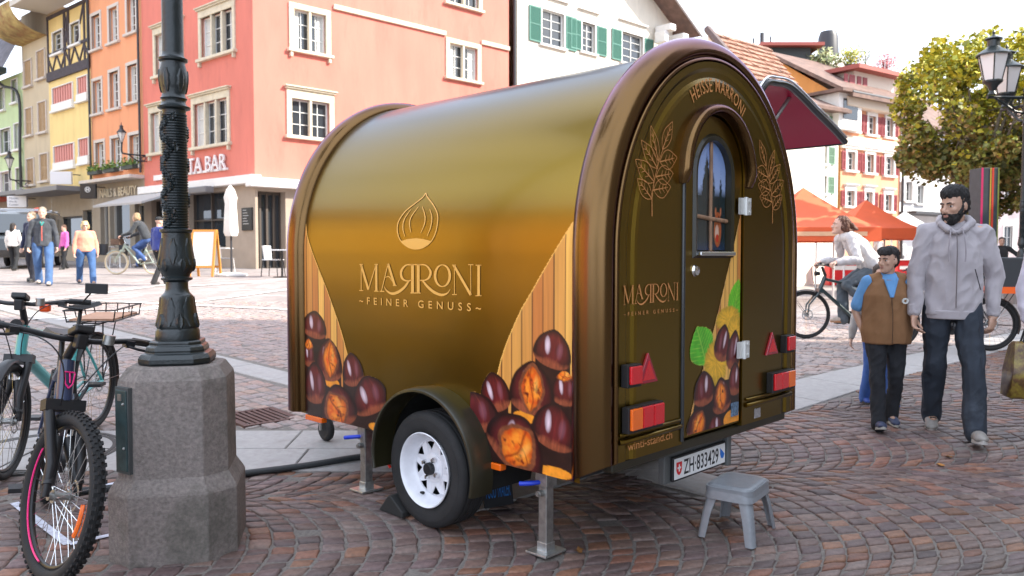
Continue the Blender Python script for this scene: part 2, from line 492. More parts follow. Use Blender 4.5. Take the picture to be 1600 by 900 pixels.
# ---- setts
sett_cols = [(0.150, 0.108, 0.105), (0.168, 0.122, 0.118), (0.128, 0.098, 0.103), (0.185, 0.135, 0.125), (0.112, 0.088, 0.094), (0.20, 0.105, 0.082), (0.215, 0.12, 0.085), (0.155, 0.12, 0.125), (0.175, 0.14, 0.138), (0.14, 0.105, 0.115)]
def sett_shape(q, jit=0.006, gap=0.0055):
    """q: four plan corners; returns verts (world xy, height) and faces of one rounded stone"""
    c = np.mean(q, axis=0); h = rnd.uniform(-0.005, 0.003) - (0.008 if rnd.random() < 0.04 else 0); tx, ty = rnd.uniform(-.05, .05), rnd.uniform(-.05, .05)
    out = []
    pts = []
    for i in range(4):
        p = np.array(q[i]); n = np.array(q[(i + 1) % 4]); 
        pts.append(p + np.array([rnd.uniform(-jit, jit), rnd.uniform(-jit, jit)]))
        pts.append((p + n) / 2 + np.array([rnd.uniform(-jit, jit), rnd.uniform(-jit, jit)]) * 0.6)
    for (e, zz) in ((gap, -0.04), (gap, -0.009), (gap + 0.004, -0.002), (gap + 0.011, 0.0)):
        for i, p in enumerate(pts):
            v = p - c; l = np.linalg.norm(v); f = e * (1.5 if (i % 2 == 0 and zz > -0.005) else 1.0) if i % 2 else e * (1.9 if zz > -0.005 else 1.45)
            p2 = c + v * max(0.2, (l - f) / l); out.append((p2[0], p2[1], gz(*p2) + zz + h + (p2[0] - c[0]) * tx + (p2[1] - c[1]) * ty))
    Fc = []
    for r_ in range(3):
        for i in range(8):
            j = (i + 1) % 8; Fc.append((r_ * 8 + i, r_ * 8 + j, (r_ + 1) * 8 + j, (r_ + 1) * 8 + i))
    Fc.append(tuple(24 + i for i in range(8)))
    return c, out, Fc
def visible(x, y, z=None, pad=60):
    z = gz(x, y) if z is None else z
    v = np.array([x, y, z]) - CAM; dpt = v @ _fw
    if dpt < 0.5: return False
    px = CX + F * v[0] / dpt; py = CY - F * (v @ _up) / dpt
    return -pad < px < 1600 + pad and py < 900 + pad * 1.5
setts = []
e1 = np.array([math.cos(R(8.4)), math.sin(R(8.4))]); e2 = np.array([-e1[1], e1[0]])
c00 = np.array([-1.2, 3.81]) @ e2; WF, RF, ST = 1.48, 0.92, 0.118
thm = math.asin(WF / 2 / RF); NS = 19
for j in range(-3, 9):
    cj = c00 + j * WF
    for i in range(-70, 130):
        base = i * ST + 0.03 * j
        mid = e1 * (base - 0.2) + e2 * cj
        if mid[1] < 2.2 or mid[1] > 16 or not visible(mid[0], mid[1], pad=260): continue
        off = rnd.uniform(-0.5, 0.5)
        bnds = [-thm + 2 * thm * (k + (0 if k in (0, NS) else off * 0.6 + rnd.uniform(-.12, .12))) / NS for k in range(NS + 1)]
        for k in range(NS):
            t0, t1 = bnds[k], bnds[k + 1]
            q = []
            for (tt, ap) in ((t0, base - ST), (t0, base), (t1, base), (t1, base - ST)):
                q.append(e1 * (ap - RF * (1 - math.cos(tt))) + e2 * (cj + RF * math.sin(tt)))
            c = np.mean(q, axis=0)
            if not visible(c[0], c[1]) or not near_side(*c) or in_band(c[0], c[1], 0.02): continue
            if (c[0] - MANHOLE[0]) ** 2 + (c[1] - MANHOLE[1]) ** 2 < 0.53 ** 2: continue
            setts.append(q)
n_fan = len(setts)
# straight courses beyond the bands
d1 = dA; d2 = np.array([-dA[1], dA[0]])
for i in range(-160, 160):
    off = rnd.random() * 0.17
    for k in range(-160, 160):
        u, v = k * 0.17 + off, i * 0.125
        c = d1 * u + d2 * v + np.array([-2.0, 9.0])
        if c[1] > 15.1 or c[1] < 4 or not visible(c[0], c[1], pad=30): continue
        if near_side(*c) or in_band(c[0], c[1], 0.05): continue
        if (c[0] - MANHOLE[0]) ** 2 + (c[1] - MANHOLE[1]) ** 2 < 0.53 ** 2: continue
        if abs(c[0] - DRAIN[0]) < 0.24 and abs(c[1] - DRAIN[1]) < 0.24: continue
        setts.append([c + d1 * su * 0.085 + d2 * sv * 0.0625 for su, sv in ((-1, -1), (1, -1), (1, 1), (-1, 1))])
order = sorted(range(len(setts)), key=lambda k: (0 if visible(*np.mean(setts[k], axis=0), pad=0) and k < n_fan else 1, np.mean(setts[k], axis=0)[1]))
def sett_tint(k, c):
    b = rnd.choice(sett_cols); f = rnd.uniform(0.60, 0.96)
    n = noise.noise(Vector((c[0] * 0.7, c[1] * 0.7, 1.3)))
    red = 1 + 0.12 * n
    b = (b[0] * f * red * 1.13, b[1] * f, b[2] * f * 0.88)
    if k >= n_fan: q_ = min(1.0, max(0.0, (c[1] - 6.0) / 7.0)) * 0.05; b = (b[0] * 0.8 + 0.12 + q_, b[1] * 0.8 + 0.108 + q_, b[2] * 0.8 + 0.103 + q_)
    return (b[0], b[1], b[2], 1.0)
big = MB(); bigc = []
for rank, k in enumerate(order):
    c, V, Fc = sett_shape(np.array(setts[k]))
    tcol = sett_tint(k, c)
    if rank < 300:
        m = MB(); z0 = gz(*c)
        m.add([(p[0] - c[0], p[1] - c[1], p[2] - z0) for p in V], Fc)
        o = m.build('sett', m_sett, ground_o, loc=(c[0], c[1], z0), smooth=50)
        set_tint(o.data, [tcol] * len(V))
    else:
        big.add(V, Fc); bigc += [tcol] * len(V)
me = bpy.data.meshes.new('sett_paving'); me.from_pydata(big.v, [], big.f); me.materials.append(m_sett); me.update()
me.polygons.foreach_set('use_smooth', [True] * len(me.polygons)); me.set_sharp_from_angle(angle=R(50))
set_tint(me, bigc)
o = bpy.data.objects.new('sett_paving', me); col.objects.link(o); o.parent = ground_o; o['kind'] = 'stuff'

# ---- manhole, drain, cable, paint
t = thing('manhole_cover', 'large round dark manhole cover in the paving under the two bicycles', 'manhole', gpt(MANHOLE[0], MANHOLE[1]), rot=(math.atan(SLOPE), 0, 0))
mh = MB(); mh.lathe([(0.44, -0.03), (0.44, -0.002), (0.435, 0.0), (0.0, 0.001)], 48)
mh.build('infill', mat('dark_asphalt', (0.035, 0.035, 0.037), 0.9, bump=1.0, bscale=220, var=0.35, vscale=90), t, smooth=40)
mh = MB()
for r0, r1 in ((0.445, 0.475), (0.482, 0.51)): mh.lathe([(r0, -0.03), (r0, 0.004), (r1, 0.004), (r1, -0.03)], 48)
mh.build('ring', mat('cast_iron', (0.06, 0.058, 0.056), 0.55, 0.6, bump=0.2, bscale=90), t, smooth=40)
t = thing('drain_grate', 'slotted cast iron drain grate in the paving behind the stone lamp pedestal', 'drain', gpt(DRAIN[0], DRAIN[1]), rot=(math.atan(SLOPE), 0, R(44)))
mh = MB()
for k in range(9): mh.box((-0.2 + k * 0.05, 0, -0.004), (0.026, 0.40, 0.02))
mh.build('bars', mat('rusty_iron', (0.10, 0.052, 0.045), 0.7, 0.3, bump=0.2, bscale=90), t)
mh = MB()
for s in (-1, 1): mh.box((s * 0.225, 0, -0.004), (0.024, 0.474, 0.022)); mh.box((0, s * 0.22, -0.004), (0.426, 0.034, 0.022))
mh.build('frame', MATS['rusty_iron'], t)
hose = [ground(x, y) for x, y in ((120, 772), (192, 765), (280, 757), (372, 745), (480, 731), (560, 718), (620, 714), (720, 716), (860, 700))]
hm = MB(); hm.tube([(p.x, p.y, p.z + 0.016) for p in spline([tuple(p) for p in hose], 8)], 0.032, 10, flat=0.6)
tag(hm.build('ground_cable', mat('hose_rubber', (0.025, 0.028, 0.03), 0.7, bump=0.6, bscale=220), smooth=60), 'thick black cable lying on the setts from the lamp pedestal to under the trailer', 'cable')
pl = MB()
def paint_line(a, b, w=0.022):
    a, b = ground(*a), ground(*b); d = (b - a); n = np.array([-d[1], d[0], 0]); n /= np.linalg.norm(n)
    up = np.array([0, 0, 0.0035]); pl.quad(a - n * w + up, b - n * w + up, b + n * w + up, a + n * w + up)
paint_line((22, 786), (107, 851)); paint_line((109, 851), (196, 831)); paint_line((150, 762), (190, 753))
pl.build('parking_marking', mat('worn_white_marking', (0.55, 0.57, 0.66), 0.7, wear=((0.2, 0.17, 0.18), 0.55, 30.0)), ground_o, kind='structure')
# long pale lines of stone across the far part of the square
ls = MB()
for (x0, y0), (x1, y1), w in (((90, 500), (452, 452), 0.10), ((150, 470), (460, 484), 0.10), ((0, 478), (260, 445), 0.1), ((300, 447), (450, 436), 0.16), ((40, 500), (300, 478), 0.07)):
    a, b = ground(x0, y0), ground(x1, y1); d = b - a; n = np.array([-d[1], d[0], 0]); n /= np.linalg.norm(n); n *= w; up = np.array([0, 0, 0.006])
    K = 10
    for k in range(K):
        p, q = a + d * k / K, a + d * (k + 0.98) / K
        ls.quad(p - n + up, q - n + up, q + n + up, p + n + up)
ls.build('stone_line', mat('pale_stone_line', (0.66, 0.63, 0.60), 0.8, var=0.15, vscale=3), ground_o, kind='structure')
# fallen leaves
leaf_m = mat('fallen_leaf', (0.30, 0.13, 0.03), 0.8, objvar=0.4)
dl = 0
for (px, py) in ((1483, 715), (1470, 728), (905, 862)):
    p = ground(px, py); m = MB(); n = 9
    pts = [(0.035 * math.cos(6.283 * k / n) * (1 if k % 2 else 0.55), 0.028 * math.sin(6.283 * k / n) * (1 if k % 2 else 0.6), 0.004 * (k % 3)) for k in range(n)]
    m.add([(0, 0, 0.003)] + pts + [(0, 0, 0.0)] + [(x, y, z - 0.002) for x, y, z in pts], [(0, 1 + k, 1 + (k + 1) % n) for k in range(n)] + [(n + 1, n + 2 + (k + 1) % n, n + 2 + k) for k in range(n)])
    o = m.build('fallen_leaf', leaf_m, loc=tuple(p + np.array([0, 0, 0.006]))); o.rotation_euler = (0.05, 0.1, rnd.random() * 6)
    tag(o, ('dry brown leaf lying alone on the setts in front of the man', 'small curled leaf on the setts just left of another leaf near the man', 'dry leaf on the setts beside the foot of the near trailer jack')[dl], 'leaf'); dl += 1
# ================================================================ buildings
class Facade:
    """a vertical wall plane: x runs to the right along it, y into the building, z up"""
    def __init__(s, p0, az):
        s.p0 = np.array([p0[0], p0[1], 0.0]); s.u = np.array([math.sin(R(az)), math.cos(R(az)), 0.0])
        if s.u[0] < 0: s.u = -s.u
        s.n = np.array([-s.u[1], s.u[0], 0.0]); s.rz = math.atan2(s.u[1], s.u[0])
    def px(s, px, py, off=0.0):
        q = onplane(px, py, s.p0 + s.n * off, s.n) - s.p0; return float(q @ s.u), float(q[2])
    def x(s, px, off=0.0): return s.px(px, 397, off)[0]
    def at(s, x, y=0.0, z=0.0): return s.p0 + s.u * x + s.n * y + np.array([0, 0, z])

m_stone = mat('sandstone_trim', (0.62, 0.55, 0.42), 0.8, var=0.12, vscale=6, bump=0.25, bscale=60)
m_whitetrim = mat('white_trim', (0.74, 0.72, 0.70), 0.6, var=0.05, vscale=6)
m_sash = mat('white_sash', (0.72, 0.72, 0.70), 0.4)
m_curtain = mat('net_curtain', (0.55, 0.55, 0.53), 0.9, var=0.15, vscale=9, stretch=(9, 1, 0.4))
m_room = mat('dark_room', (0.05, 0.05, 0.052), 0.9)
m_gut = mat('dark_gutter', (0.05, 0.05, 0.055), 0.5, 0.3)

def wall_holes(mb, x0, x1, z0, z1, holes, depth=0.18, y=0.0, topf=None):
    """rectangular wall at y with openings and reveals; holes: (x0, x1, z0, z1)"""
    xs = sorted(set([x0, x1] + [min(max(h[i], x0), x1) for h in holes for i in (0, 1)])); zs = sorted(set([z0, z1] + [min(max(h[i], z0), z1) for h in holes for i in (2, 3)]))
    for i in range(len(xs) - 1):
        run = None
        for j in range(len(zs) - 1):
            cx, cz = (xs[i] + xs[i + 1]) / 2, (zs[j] + zs[j + 1]) / 2
            hole = any(h[0] < cx < h[1] and h[2] < cz < h[3] for h in holes)
            if not hole:
                if run is None: run = zs[j]
                if j == len(zs) - 2: mb.quad((xs[i], y, run), (xs[i + 1], y, run), (xs[i + 1], y, zs[j + 1]), (xs[i], y, zs[j + 1]))
            elif run is not None:
                mb.quad((xs[i], y, run), (xs[i + 1], y, run), (xs[i + 1], y, zs[j]), (xs[i], y, zs[j])); run = None
    for a, b, c, d in holes:
        for p, q in (((a, c), (b, c)), ((b, c), (b, d)), ((b, d), (a, d)), ((a, d), (a, c))):
            mb.quad((p[0], y, p[1]), (q[0], y, q[1]), (q[0], y + depth, q[1]), (p[0], y + depth, p[1]))
def window(par, x0, x1, z0, z1, lights=2, trim=m_stone, tw=0.13, depth=0.16, bars=(1, 2), hood=0.0, sill=True, sash=m_sash, shutters=None, shut_w=None, curtain=True, brackets=False, closed=False, proud=0.06):
    """x0..z1 is the clear opening"""
    w, h = x1 - x0, z1 - z0
    fr = MB(); t = 0.05; y0, y1 = depth - 0.05, depth + 0.02
    mull = 0.10 if trim is m_stone else 0.07
    fr.bx(x0, x0 + t, y0, y1, z0, z1); fr.bx(x1 - t, x1, y0, y1, z0, z1); fr.bx(x0 + t, x1 - t, y0, y1, z0, z0 + t); fr.bx(x0 + t, x1 - t, y0, y1, z1 - t, z1)
    lw = (w - 2 * t) / lights
    for k in range(lights):
        a = x0 + t + k * lw; b = a + lw
        if k: fr.bx(a - 0.02, a + 0.02, y0 + 0.002, y1 - 0.002, z0 + t, z1 - t)
        for i in range(1, bars[0] + 1): c = a + lw * i / (bars[0] + 1); fr.bx(c - 0.012, c + 0.012, y0 + 0.02, y1 - 0.02, z0 + t, z1 - t)
        for j in range(1, bars[1] + 1): c = z0 + h * j / (bars[1] + 1); fr.bx(a + 0.02, b - 0.02, y0 + 0.022, y1 - 0.022, c - 0.012, c + 0.012)
    win = fr.build('window', sash, par)
    pn = MB(); pn.quad((x0 + t, depth, z0 + t), (x1 - t, depth, z0 + t), (x1 - t, depth, z1 - t), (x0 + t, depth, z1 - t)); pn.build('pane', glass_dark, win)
    if curtain:
        c = MB(); cw = w * rnd.uniform(0.16, 0.3); 
        for a, b in ((x0 + t, x0 + cw), (x1 - cw, x1 - t)): c.quad((a, depth - 0.004, z0 + t), (b, depth - 0.004, z0 + t), (b, depth - 0.004, z1 - t), (a, depth - 0.004, z1 - t))
        c.build('curtain', m_curtain, win, kind='stuff')
    if trim is not None:
        s = MB(); p = -proud
        s.bx(x0 - tw, x0, p, 0.10, z0, z1); s.bx(x1, x1 + tw, p, 0.10, z0, z1); s.bx(x0 - tw, x1 + tw, p - 0.002, 0.10, z1, z1 + tw * (1.6 if hood else 1.0))
        if lights > 1 and trim is m_stone:
            for k in range(1, lights): c = x0 + w * k / lights; s.bx(c - mull / 2, c + mull / 2, p + 0.02, 0.12, z0, z1)
        if hood: s.bx(x0 - tw - 0.05, x1 + tw + 0.05, p - 0.07, 0.02, z1 + tw * 1.6, z1 + tw * 1.6 + 0.06); s.bx(x0 - tw - 0.09, x1 + tw + 0.09, p - 0.12, 0.02, z1 + tw * 1.6 + 0.06, z1 + tw * 1.6 + 0.11)
        s.build('surround', trim, win, bevel=0.012, bseg=1)
    if sill:
        s = MB(); s.bx(x0 - tw - 0.07, x1 + tw + 0.07, -proud - 0.09, 0.1, z0 - 0.11, z0)
        if brackets:
            for a in (x0 - tw + 0.02, x1 + tw - 0.12): s.bx(a, a + 0.10, -proud - 0.05, 0.02, z0 - 0.28, z0 - 0.111)
        s.build('sill', trim or m_whitetrim, win, bevel=0.012, bseg=1)
    if shutters is not None:
        sw = shut_w or w * 0.5
        sides = ((x0 - tw - sw, x0 - tw), (x1 + tw, x1 + tw + sw)) if not closed else ((x0, (x0 + x1) / 2 - 0.01), ((x0 + x1) / 2 + 0.01, x1))
        for a, b in sides:
            s = MB(); ya, yb = (-0.075, -0.03) if not closed else (0.0, 0.045)
            s.bx(a, a + 0.05, ya, yb, z0, z1); s.bx(b - 0.05, b, ya, yb, z0, z1)
            for zz in (z0, (z0 + z1) / 2 - 0.03, z1 - 0.06): s.bx(a + 0.05, b - 0.05, ya + 0.002, yb - 0.002, zz, zz + 0.06)
            n = max(6, int((z1 - z0) / 0.09))
            for k in range(n): zc = z0 + 0.06 + (z1 - z0 - 0.12) * (k + 0.5) / n; s.box(((a + b) / 2, (ya + yb) / 2, zc), (b - a - 0.1, 0.03, (z1 - z0) / n * 0.8), Matrix.Rotation(R(28), 3, 'X'))
            s.build('shutter', shutters, win)
    return win
def bld(fac, name, label, xl, xr, group=None):
    """a building standing on a facade line from xl to xr (metres along it)"""
    p = fac.at(xl); t = thing(name, label, 'building', (p[0], p[1], 0.0), rz=fac.rz, group=group)
    return t
def sides_and_back(mb, x0, x1, z0, z1, depth, left=True, right=True):
    if left: mb.quad((x0, 0, z0), (x0, depth, z0), (x0, depth, z1), (x0, 0, z1))
    if right: mb.quad((x1, 0, z0), (x1, depth, z0), (x1, depth, z1), (x1, 0, z1))
    mb.quad((x0, depth, z0), (x1, depth, z0), (x1, depth, z1), (x0, depth, z1)); mb.quad((x0, 0, z1), (x1, 0, z1), (x1, depth, z1), (x0, depth, z1))
def render_mat(name, c, var=0.08): return mat(name, c, 0.9, var=var, vscale=1.1, bump=0.4, bscale=30, wear=(tuple(x * 0.80 for x in c), 0.38, 1.3), stretch=(1, 1, 0.32))
def tile_mat(name, c1, c2):
    m = mat(name, c1, 0.85, var=0.3, vscale=3.0, wear=(c2, 0.45, 2.0), bump=0.3, bscale=20)
    return m
m_tile = tile_mat('clay_tiles', (0.36, 0.15, 0.085), (0.22, 0.13, 0.10))
m_tile2 = tile_mat('brown_tiles', (0.17, 0.105, 0.085), (0.10, 0.075, 0.07))
m_slate = tile_mat('slate', (0.12, 0.11, 0.13), (0.085, 0.08, 0.09))

# ---------------------------------------------------------------- the street on the left
C0 = ground(400, 420)
FL = Facade(C0, -49.5); FR = Facade(C0, 46.5)
TOPZ = 15.5
def rects(fac, org, lst):
    out = []
    for (xl, xr, yt, yb) in lst:
        xm = (xl + xr) / 2; a, b = fac.x(xl) - org, fac.x(xr) - org; z1, z0 = fac.px(xm, yt)[1], fac.px(xm, yb)[1]; out.append((a, b, z0, z1))
    return out
gzb = float(gz(C0[0], C0[1]))
# red corner house, both faces
xl = FL.x(228); RW = -xl
red = bld(FL, 'red_corner_house', 'red plastered corner house with sandstone window surrounds and a bar on its ground floor', xl, 0)
m_red_l = render_mat('red_plaster', (0.62, 0.185, 0.14))
zgf = FL.px(330, 281)[1]
wins = rects(FL, xl, [(320, 370, 18, 84), (307, 360, 157, 226), (249, 290, 46, 112), (240, 283, 172, 236)])
wins = [(a + 0.02, b - 0.02, c, d) for a, b, c, d in wins]
w = MB(); wall_holes(w, 0, RW, zgf, TOPZ, wins, 0.2); w.build('street_wall', m_red_l, red)
for a in wins: window(red, *a, lights=3, hood=1, brackets=True, tw=0.16)
# right-hand face, placed through its own frame
xr_ = FR.x(795)
MRF = Matrix.Translation((RW, 0, 0)) @ Matrix.Rotation(FR.rz - FL.rz, 4, 'Z')
_MB = MB
def with_frame(M, fn):
    """runs fn with every MB shape placed through M"""
    global MB
    class F_(_MB):
        def add(s, verts, faces): return _MB.add(s, [tuple(M @ Vector(p)) for p in verts], faces)
    MB = F_
    try: fn()
    finally: MB = _MB
def red_right():
    zg2 = FR.px(430, 279)[1]
    ws = rects(FR, 0, [(463, 512, 20, 82), (458, 516, 158, 215), (703, 746, 72, 124), (703, 748, -44, 10), (690, 745, 190, 240), (580, 640, 200, 250)])
    w = MB(); wall_holes(w, 0.0, xr_, zg2, TOPZ, ws, 0.2); sides_and_back(w, 0, xr_, zg2, TOPZ, 9, left=False); w.build('square_wall', m_red_l, red)
    for i, a in enumerate(ws): window(red, *a, lights=2, hood=(1 if i in (1, 5) else 0), brackets=i < 1, tw=0.2, bars=(1, 2), curtain=i % 2 == 0)
    # string course linking the window heads
    z = FR.px(655, 43)[1]; s = MB(); s.bx(FR.x(524), FR.x(697), -0.09, 0.02, z - 0.09, z + 0.09); s.bx(FR.x(752), xr_, -0.09, 0.02, z - 0.09, z + 0.09); s.build('string_course', m_stone, red, bevel=0.02)
    # ground floor: pale fascia, recessed glazed entrance
    f = MB(); f.bx(-0.3, xr_, -0.35, 0.1, zg2 - 0.33, zg2 - 0.02); f.build('fascia', m_whitetrim, red, bevel=0.02)
    x0, x1 = FR.x(404), FR.x(447); zt = FR.px(425, 299)[1]
    w = MB(); wall_holes(w, 0, xr_, gzb - 0.8, zg2 - 0.3, [(x0, x1, gzb - 0.8, zt), (x1 + 1.2, xr_ - 1.2, gzb + 0.5, zt)], 0.5, y=0.0); w.build('ground_wall', mat('beige_plaster', (0.36, 0.29, 0.23), 0.9, var=0.08, vscale=2, bump=0.2), red)
    g = MB(); g.quad((x0, 0.45, gzb - 0.8), (x1, 0.45, gzb - 0.8), (x1, 0.45, zt), (x0, 0.45, zt)); g.quad((x1 + 1.2, 0.45, gzb + 0.5), (xr_ - 1.2, 0.45, gzb + 0.5), (xr_ - 1.2, 0.45, zt), (x1 + 1.2, 0.45, zt)); go = g.build('shop_glass', glass_dark, red)
    k = MB(); n = 4
    for i in range(n + 1): c = x0 + (x1 - x0) * i / n; k.bx(c - 0.04, c + 0.04, 0.36, 0.46, gzb - 0.8, zt)
    k.bx(x0, x1, 0.37, 0.45, zt - 0.1, zt); k.build('entrance_frame', mat('bronze_frame', (0.07, 0.055, 0.045), 0.5), red)
with_frame(MRF, red_right)
# left-hand ground floor of the red house
def red_ground_left():
    z1 = zgf; x = lambda p: FL.x(p) - xl
    sb = FL.px(330, 386)[1]
    holes = [(x(238), x(288), sb, FL.px(262, 312)[1]), (x(296), x(353), sb, FL.px(325, 301)[1])]
    w = MB(); wall_holes(w, 0, RW, gzb - 0.8, z1 - 0.28, holes, 0.35); w.build('shop_wall', MATS['beige_plaster'], red)
    g = MB()
    for a, b, c, d in holes: g.quad((a, 0.3, c), (b, 0.3, c), (b, 0.3, d), (a, 0.3, d))
    g.build('shop_glass', glass_dark, red)
    k = MB()
    for a, b, c, d in holes:
        for q in (a, (a + b) / 2, b): k.bx(q - 0.035, q + 0.035, 0.2, 0.31, c, d)
        k.bx(a, b, 0.21, 0.3, (c + d) / 2 - 0.03, (c + d) / 2 + 0.03)
    k.build('shop_frame', MATS['bronze_frame'], red)
    f = MB(); f.bx(0, RW + 0.25, -0.3, 0.1, z1 - 0.3, z1 - 0.01); f.build('fascia', m_whitetrim, red, bevel=0.02)
    # rolled awning and its cassette
    a = MB(); a.box(((x(296) + x(352)) / 2, -0.55, z1 - 0.42), (x(352) - x(296), 0.35, 0.24)); a.build('awning_cassette', mat('awning_grey', (0.16, 0.155, 0.16), 0.7), red, bevel=0.05)
    a = MB(); a.prism([(-0.3, z1 - 0.32), (-1.7, z1 - 0.78), (-1.7, z1 - 0.86), (-0.3, z1 - 0.40)], x(214), x(292), Matrix(((0, 1, 0), (1, 0, 0), (0, 0, 1)))); a.build('awning', mat('awning_light', (0.42, 0.40, 0.39), 0.8), red)
    # letters of the bar, standing proud of the wall
    X0, X1 = x(283.5), x(359); zb = FL.px(330, 268)[1]; ch = FL.px(330, 244)[1] - zb
    l = MB(); fit_text2(l, 'MANTA BAR', lambda u, v, h: (x(265) + u, -0.06 - h, zb + v), X1 - x(265), ch, 1.0, thick=0.06)
    l.build('bar_lettering', mat('letter_white', (0.72, 0.68, 0.68), 0.5), red)
    b = MB(); b.bx(x(262), X1, -0.05, 0.0, zb - 0.02, zb + 0.06); b.build('letter_rail', m_whitetrim, red)
    s = MB(); s.bx(x(245), x(268), -0.08, 0.0, FL.px(255, 281)[1], FL.px(255, 273)[1]); s.build('name_plate', m_whitetrim, red)
def fit_text2(mb, s, mapf, width, cap, spacing, thick=0.0, bold=0.0):
    V, _ = text_mesh(s, 1.0, 'LEFT', spacing, bold); x0, x1 = min(v[0] for v in V), max(v[0] for v in V)
    H_, _ = text_mesh('H', 1.0, 'LEFT'); ch = max(v[1] for v in H_)
    place_text(mb, s, lambda x, y, h: mapf((x - x0) / (x1 - x0) * width, y / ch * cap, h), 1.0, thick, align='LEFT', spacing=spacing, bold=bold)
red_ground_left()

# orange house
xo = FL.x(147.5)
ora = bld(FL, 'orange_house', 'narrow orange plastered house with white framed windows and flower boxes above a beauty shop', xo, xl)
OW = xl - xo
ws = rects(FL, xo, [(151, 164, 20, 74), (178, 191, 8, 63), (206, 220, -10, 48), (151, 164, 124, 176), (177, 191, 110, 168), (205, 220, 99, 158), (153, 166, 222, 268), (178, 192, 215, 264), (206, 221, 210, 259)])
zo = FL.px(185, 279)[1]
w = MB(); wall_holes(w, 0, OW - 0.002, zo, TOPZ, ws, 0.24); w.build('wall', render_mat('orange_plaster', (0.72, 0.31, 0.16)), ora)
m_greytrim = mat('pale_grey_trim', (0.56, 0.50, 0.45), 0.7, var=0.06)
for a in ws: window(ora, *a, lights=2, trim=m_greytrim, tw=0.14, bars=(0, 3), proud=0.035, depth=0.2)
def planter(par, x0, x1, z):
    b = MB(); b.bx(x0, x1, -0.34, -0.12, z - 0.02, z + 0.14); p = b.build('flower_box', mat('dark_planter', (0.05, 0.06, 0.05), 0.7), par)
    f = MB(); lc = []
    for k in range(130):
        c = Vector((rnd.uniform(x0, x1), rnd.uniform(-0.42, -0.06), z + 0.12 + abs(rnd.gauss(0, 0.13)))); d = Vector((rnd.gauss(0, 1), rnd.gauss(0, 1), rnd.gauss(0, 1))).normalized() * 0.07; e = d.orthogonal().normalized() * 0.04
        f.add([c - d, c + e, c + d, c - e], [(0, 1, 2, 3)]); cc = rnd.choice([(0.10, 0.20, 0.03), (0.06, 0.13, 0.03), (0.22, 0.28, 0.04), (0.16, 0.22, 0.04)]); lc += [cc + (1,)] * 4
    o = f.build('flowers', attr_mat('leaf_tint', 0.6), p, kind='stuff'); set_tint(o.data, lc)
for a in ws[6:]: planter(ora, a[0] - 0.1, a[1] + 0.1, a[2] - 0.12)
def shopfront(par, fac, org, W_, ztop, holes, wallm, framem, zb):
    w = MB(); wall_holes(w, 0.002, W_ - 0.002, zb - 0.8, ztop, holes, 0.3); w.build('shop_wall', wallm, par)
    g = MB(); k = MB()
    for a, b, c, d in holes:
        g.quad((a, 0.26, c), (b, 0.26, c), (b, 0.26, d), (a, 0.26, d)); k.bx(a, a + 0.06, 0.18, 0.27, c, d); k.bx(b - 0.06, b, 0.18, 0.27, c, d); k.bx(a, b, 0.19, 0.27, d - 0.07, d); k.bx(a, b, 0.19, 0.27, c, c + 0.07)
    g.build('shop_glass', glass_dark, par); k.build('shop_frame', framem, par)
    # goods behind the panes would be hidden by reflections; pale blinds show instead
def ledge(par, x0, x1, z, d=0.45, h=0.1, m=None):
    l = MB(); l.bx(x0, x1, -d, 0.05, z - h, z); l.build('ledge', m or m_greytrim, par, bevel=0.02)
zb_o = float(gz(*FL.at((xo + xl) / 2)[:2])) - 0.3
sh = rects(FL, xo, [(158, 170, 318, 386), (173, 204, 316, 386), (212, 226, 318, 400)])
m_taupe = mat('taupe_plaster', (0.33, 0.28, 0.22), 0.9, var=0.08, vscale=2)
shopfront(ora, FL, xo, OW, zo, sh, m_taupe, mat('pale_frame', (0.5, 0.47, 0.42), 0.6), zb_o)
ledge(ora, 0, OW - 0.01, zo, 0.6, 0.14)
l = MB(); zt_ = FL.px(188, 306)[1]; fit_text2(l, 'NAILS & BEAUTY', lambda u, v, h: (FL.x(160) - xo + u, -0.03 - h, zt_ + v), FL.x(217) - FL.x(160), FL.px(188, 293)[1] - zt_, 1.0, thick=0.03, bold=0.01); l.build('shop_lettering', mat('letter_cream', (0.66, 0.56, 0.40), 0.5), ora)

for _x in (0.06, OW - 0.12):
    dp_ = MB(); dp_.tube([(_x, -0.1, zo + 0.1), (_x, -0.1, TOPZ)], 0.05, 6); dp_.build('downpipe', m_gut, ora, smooth=60)
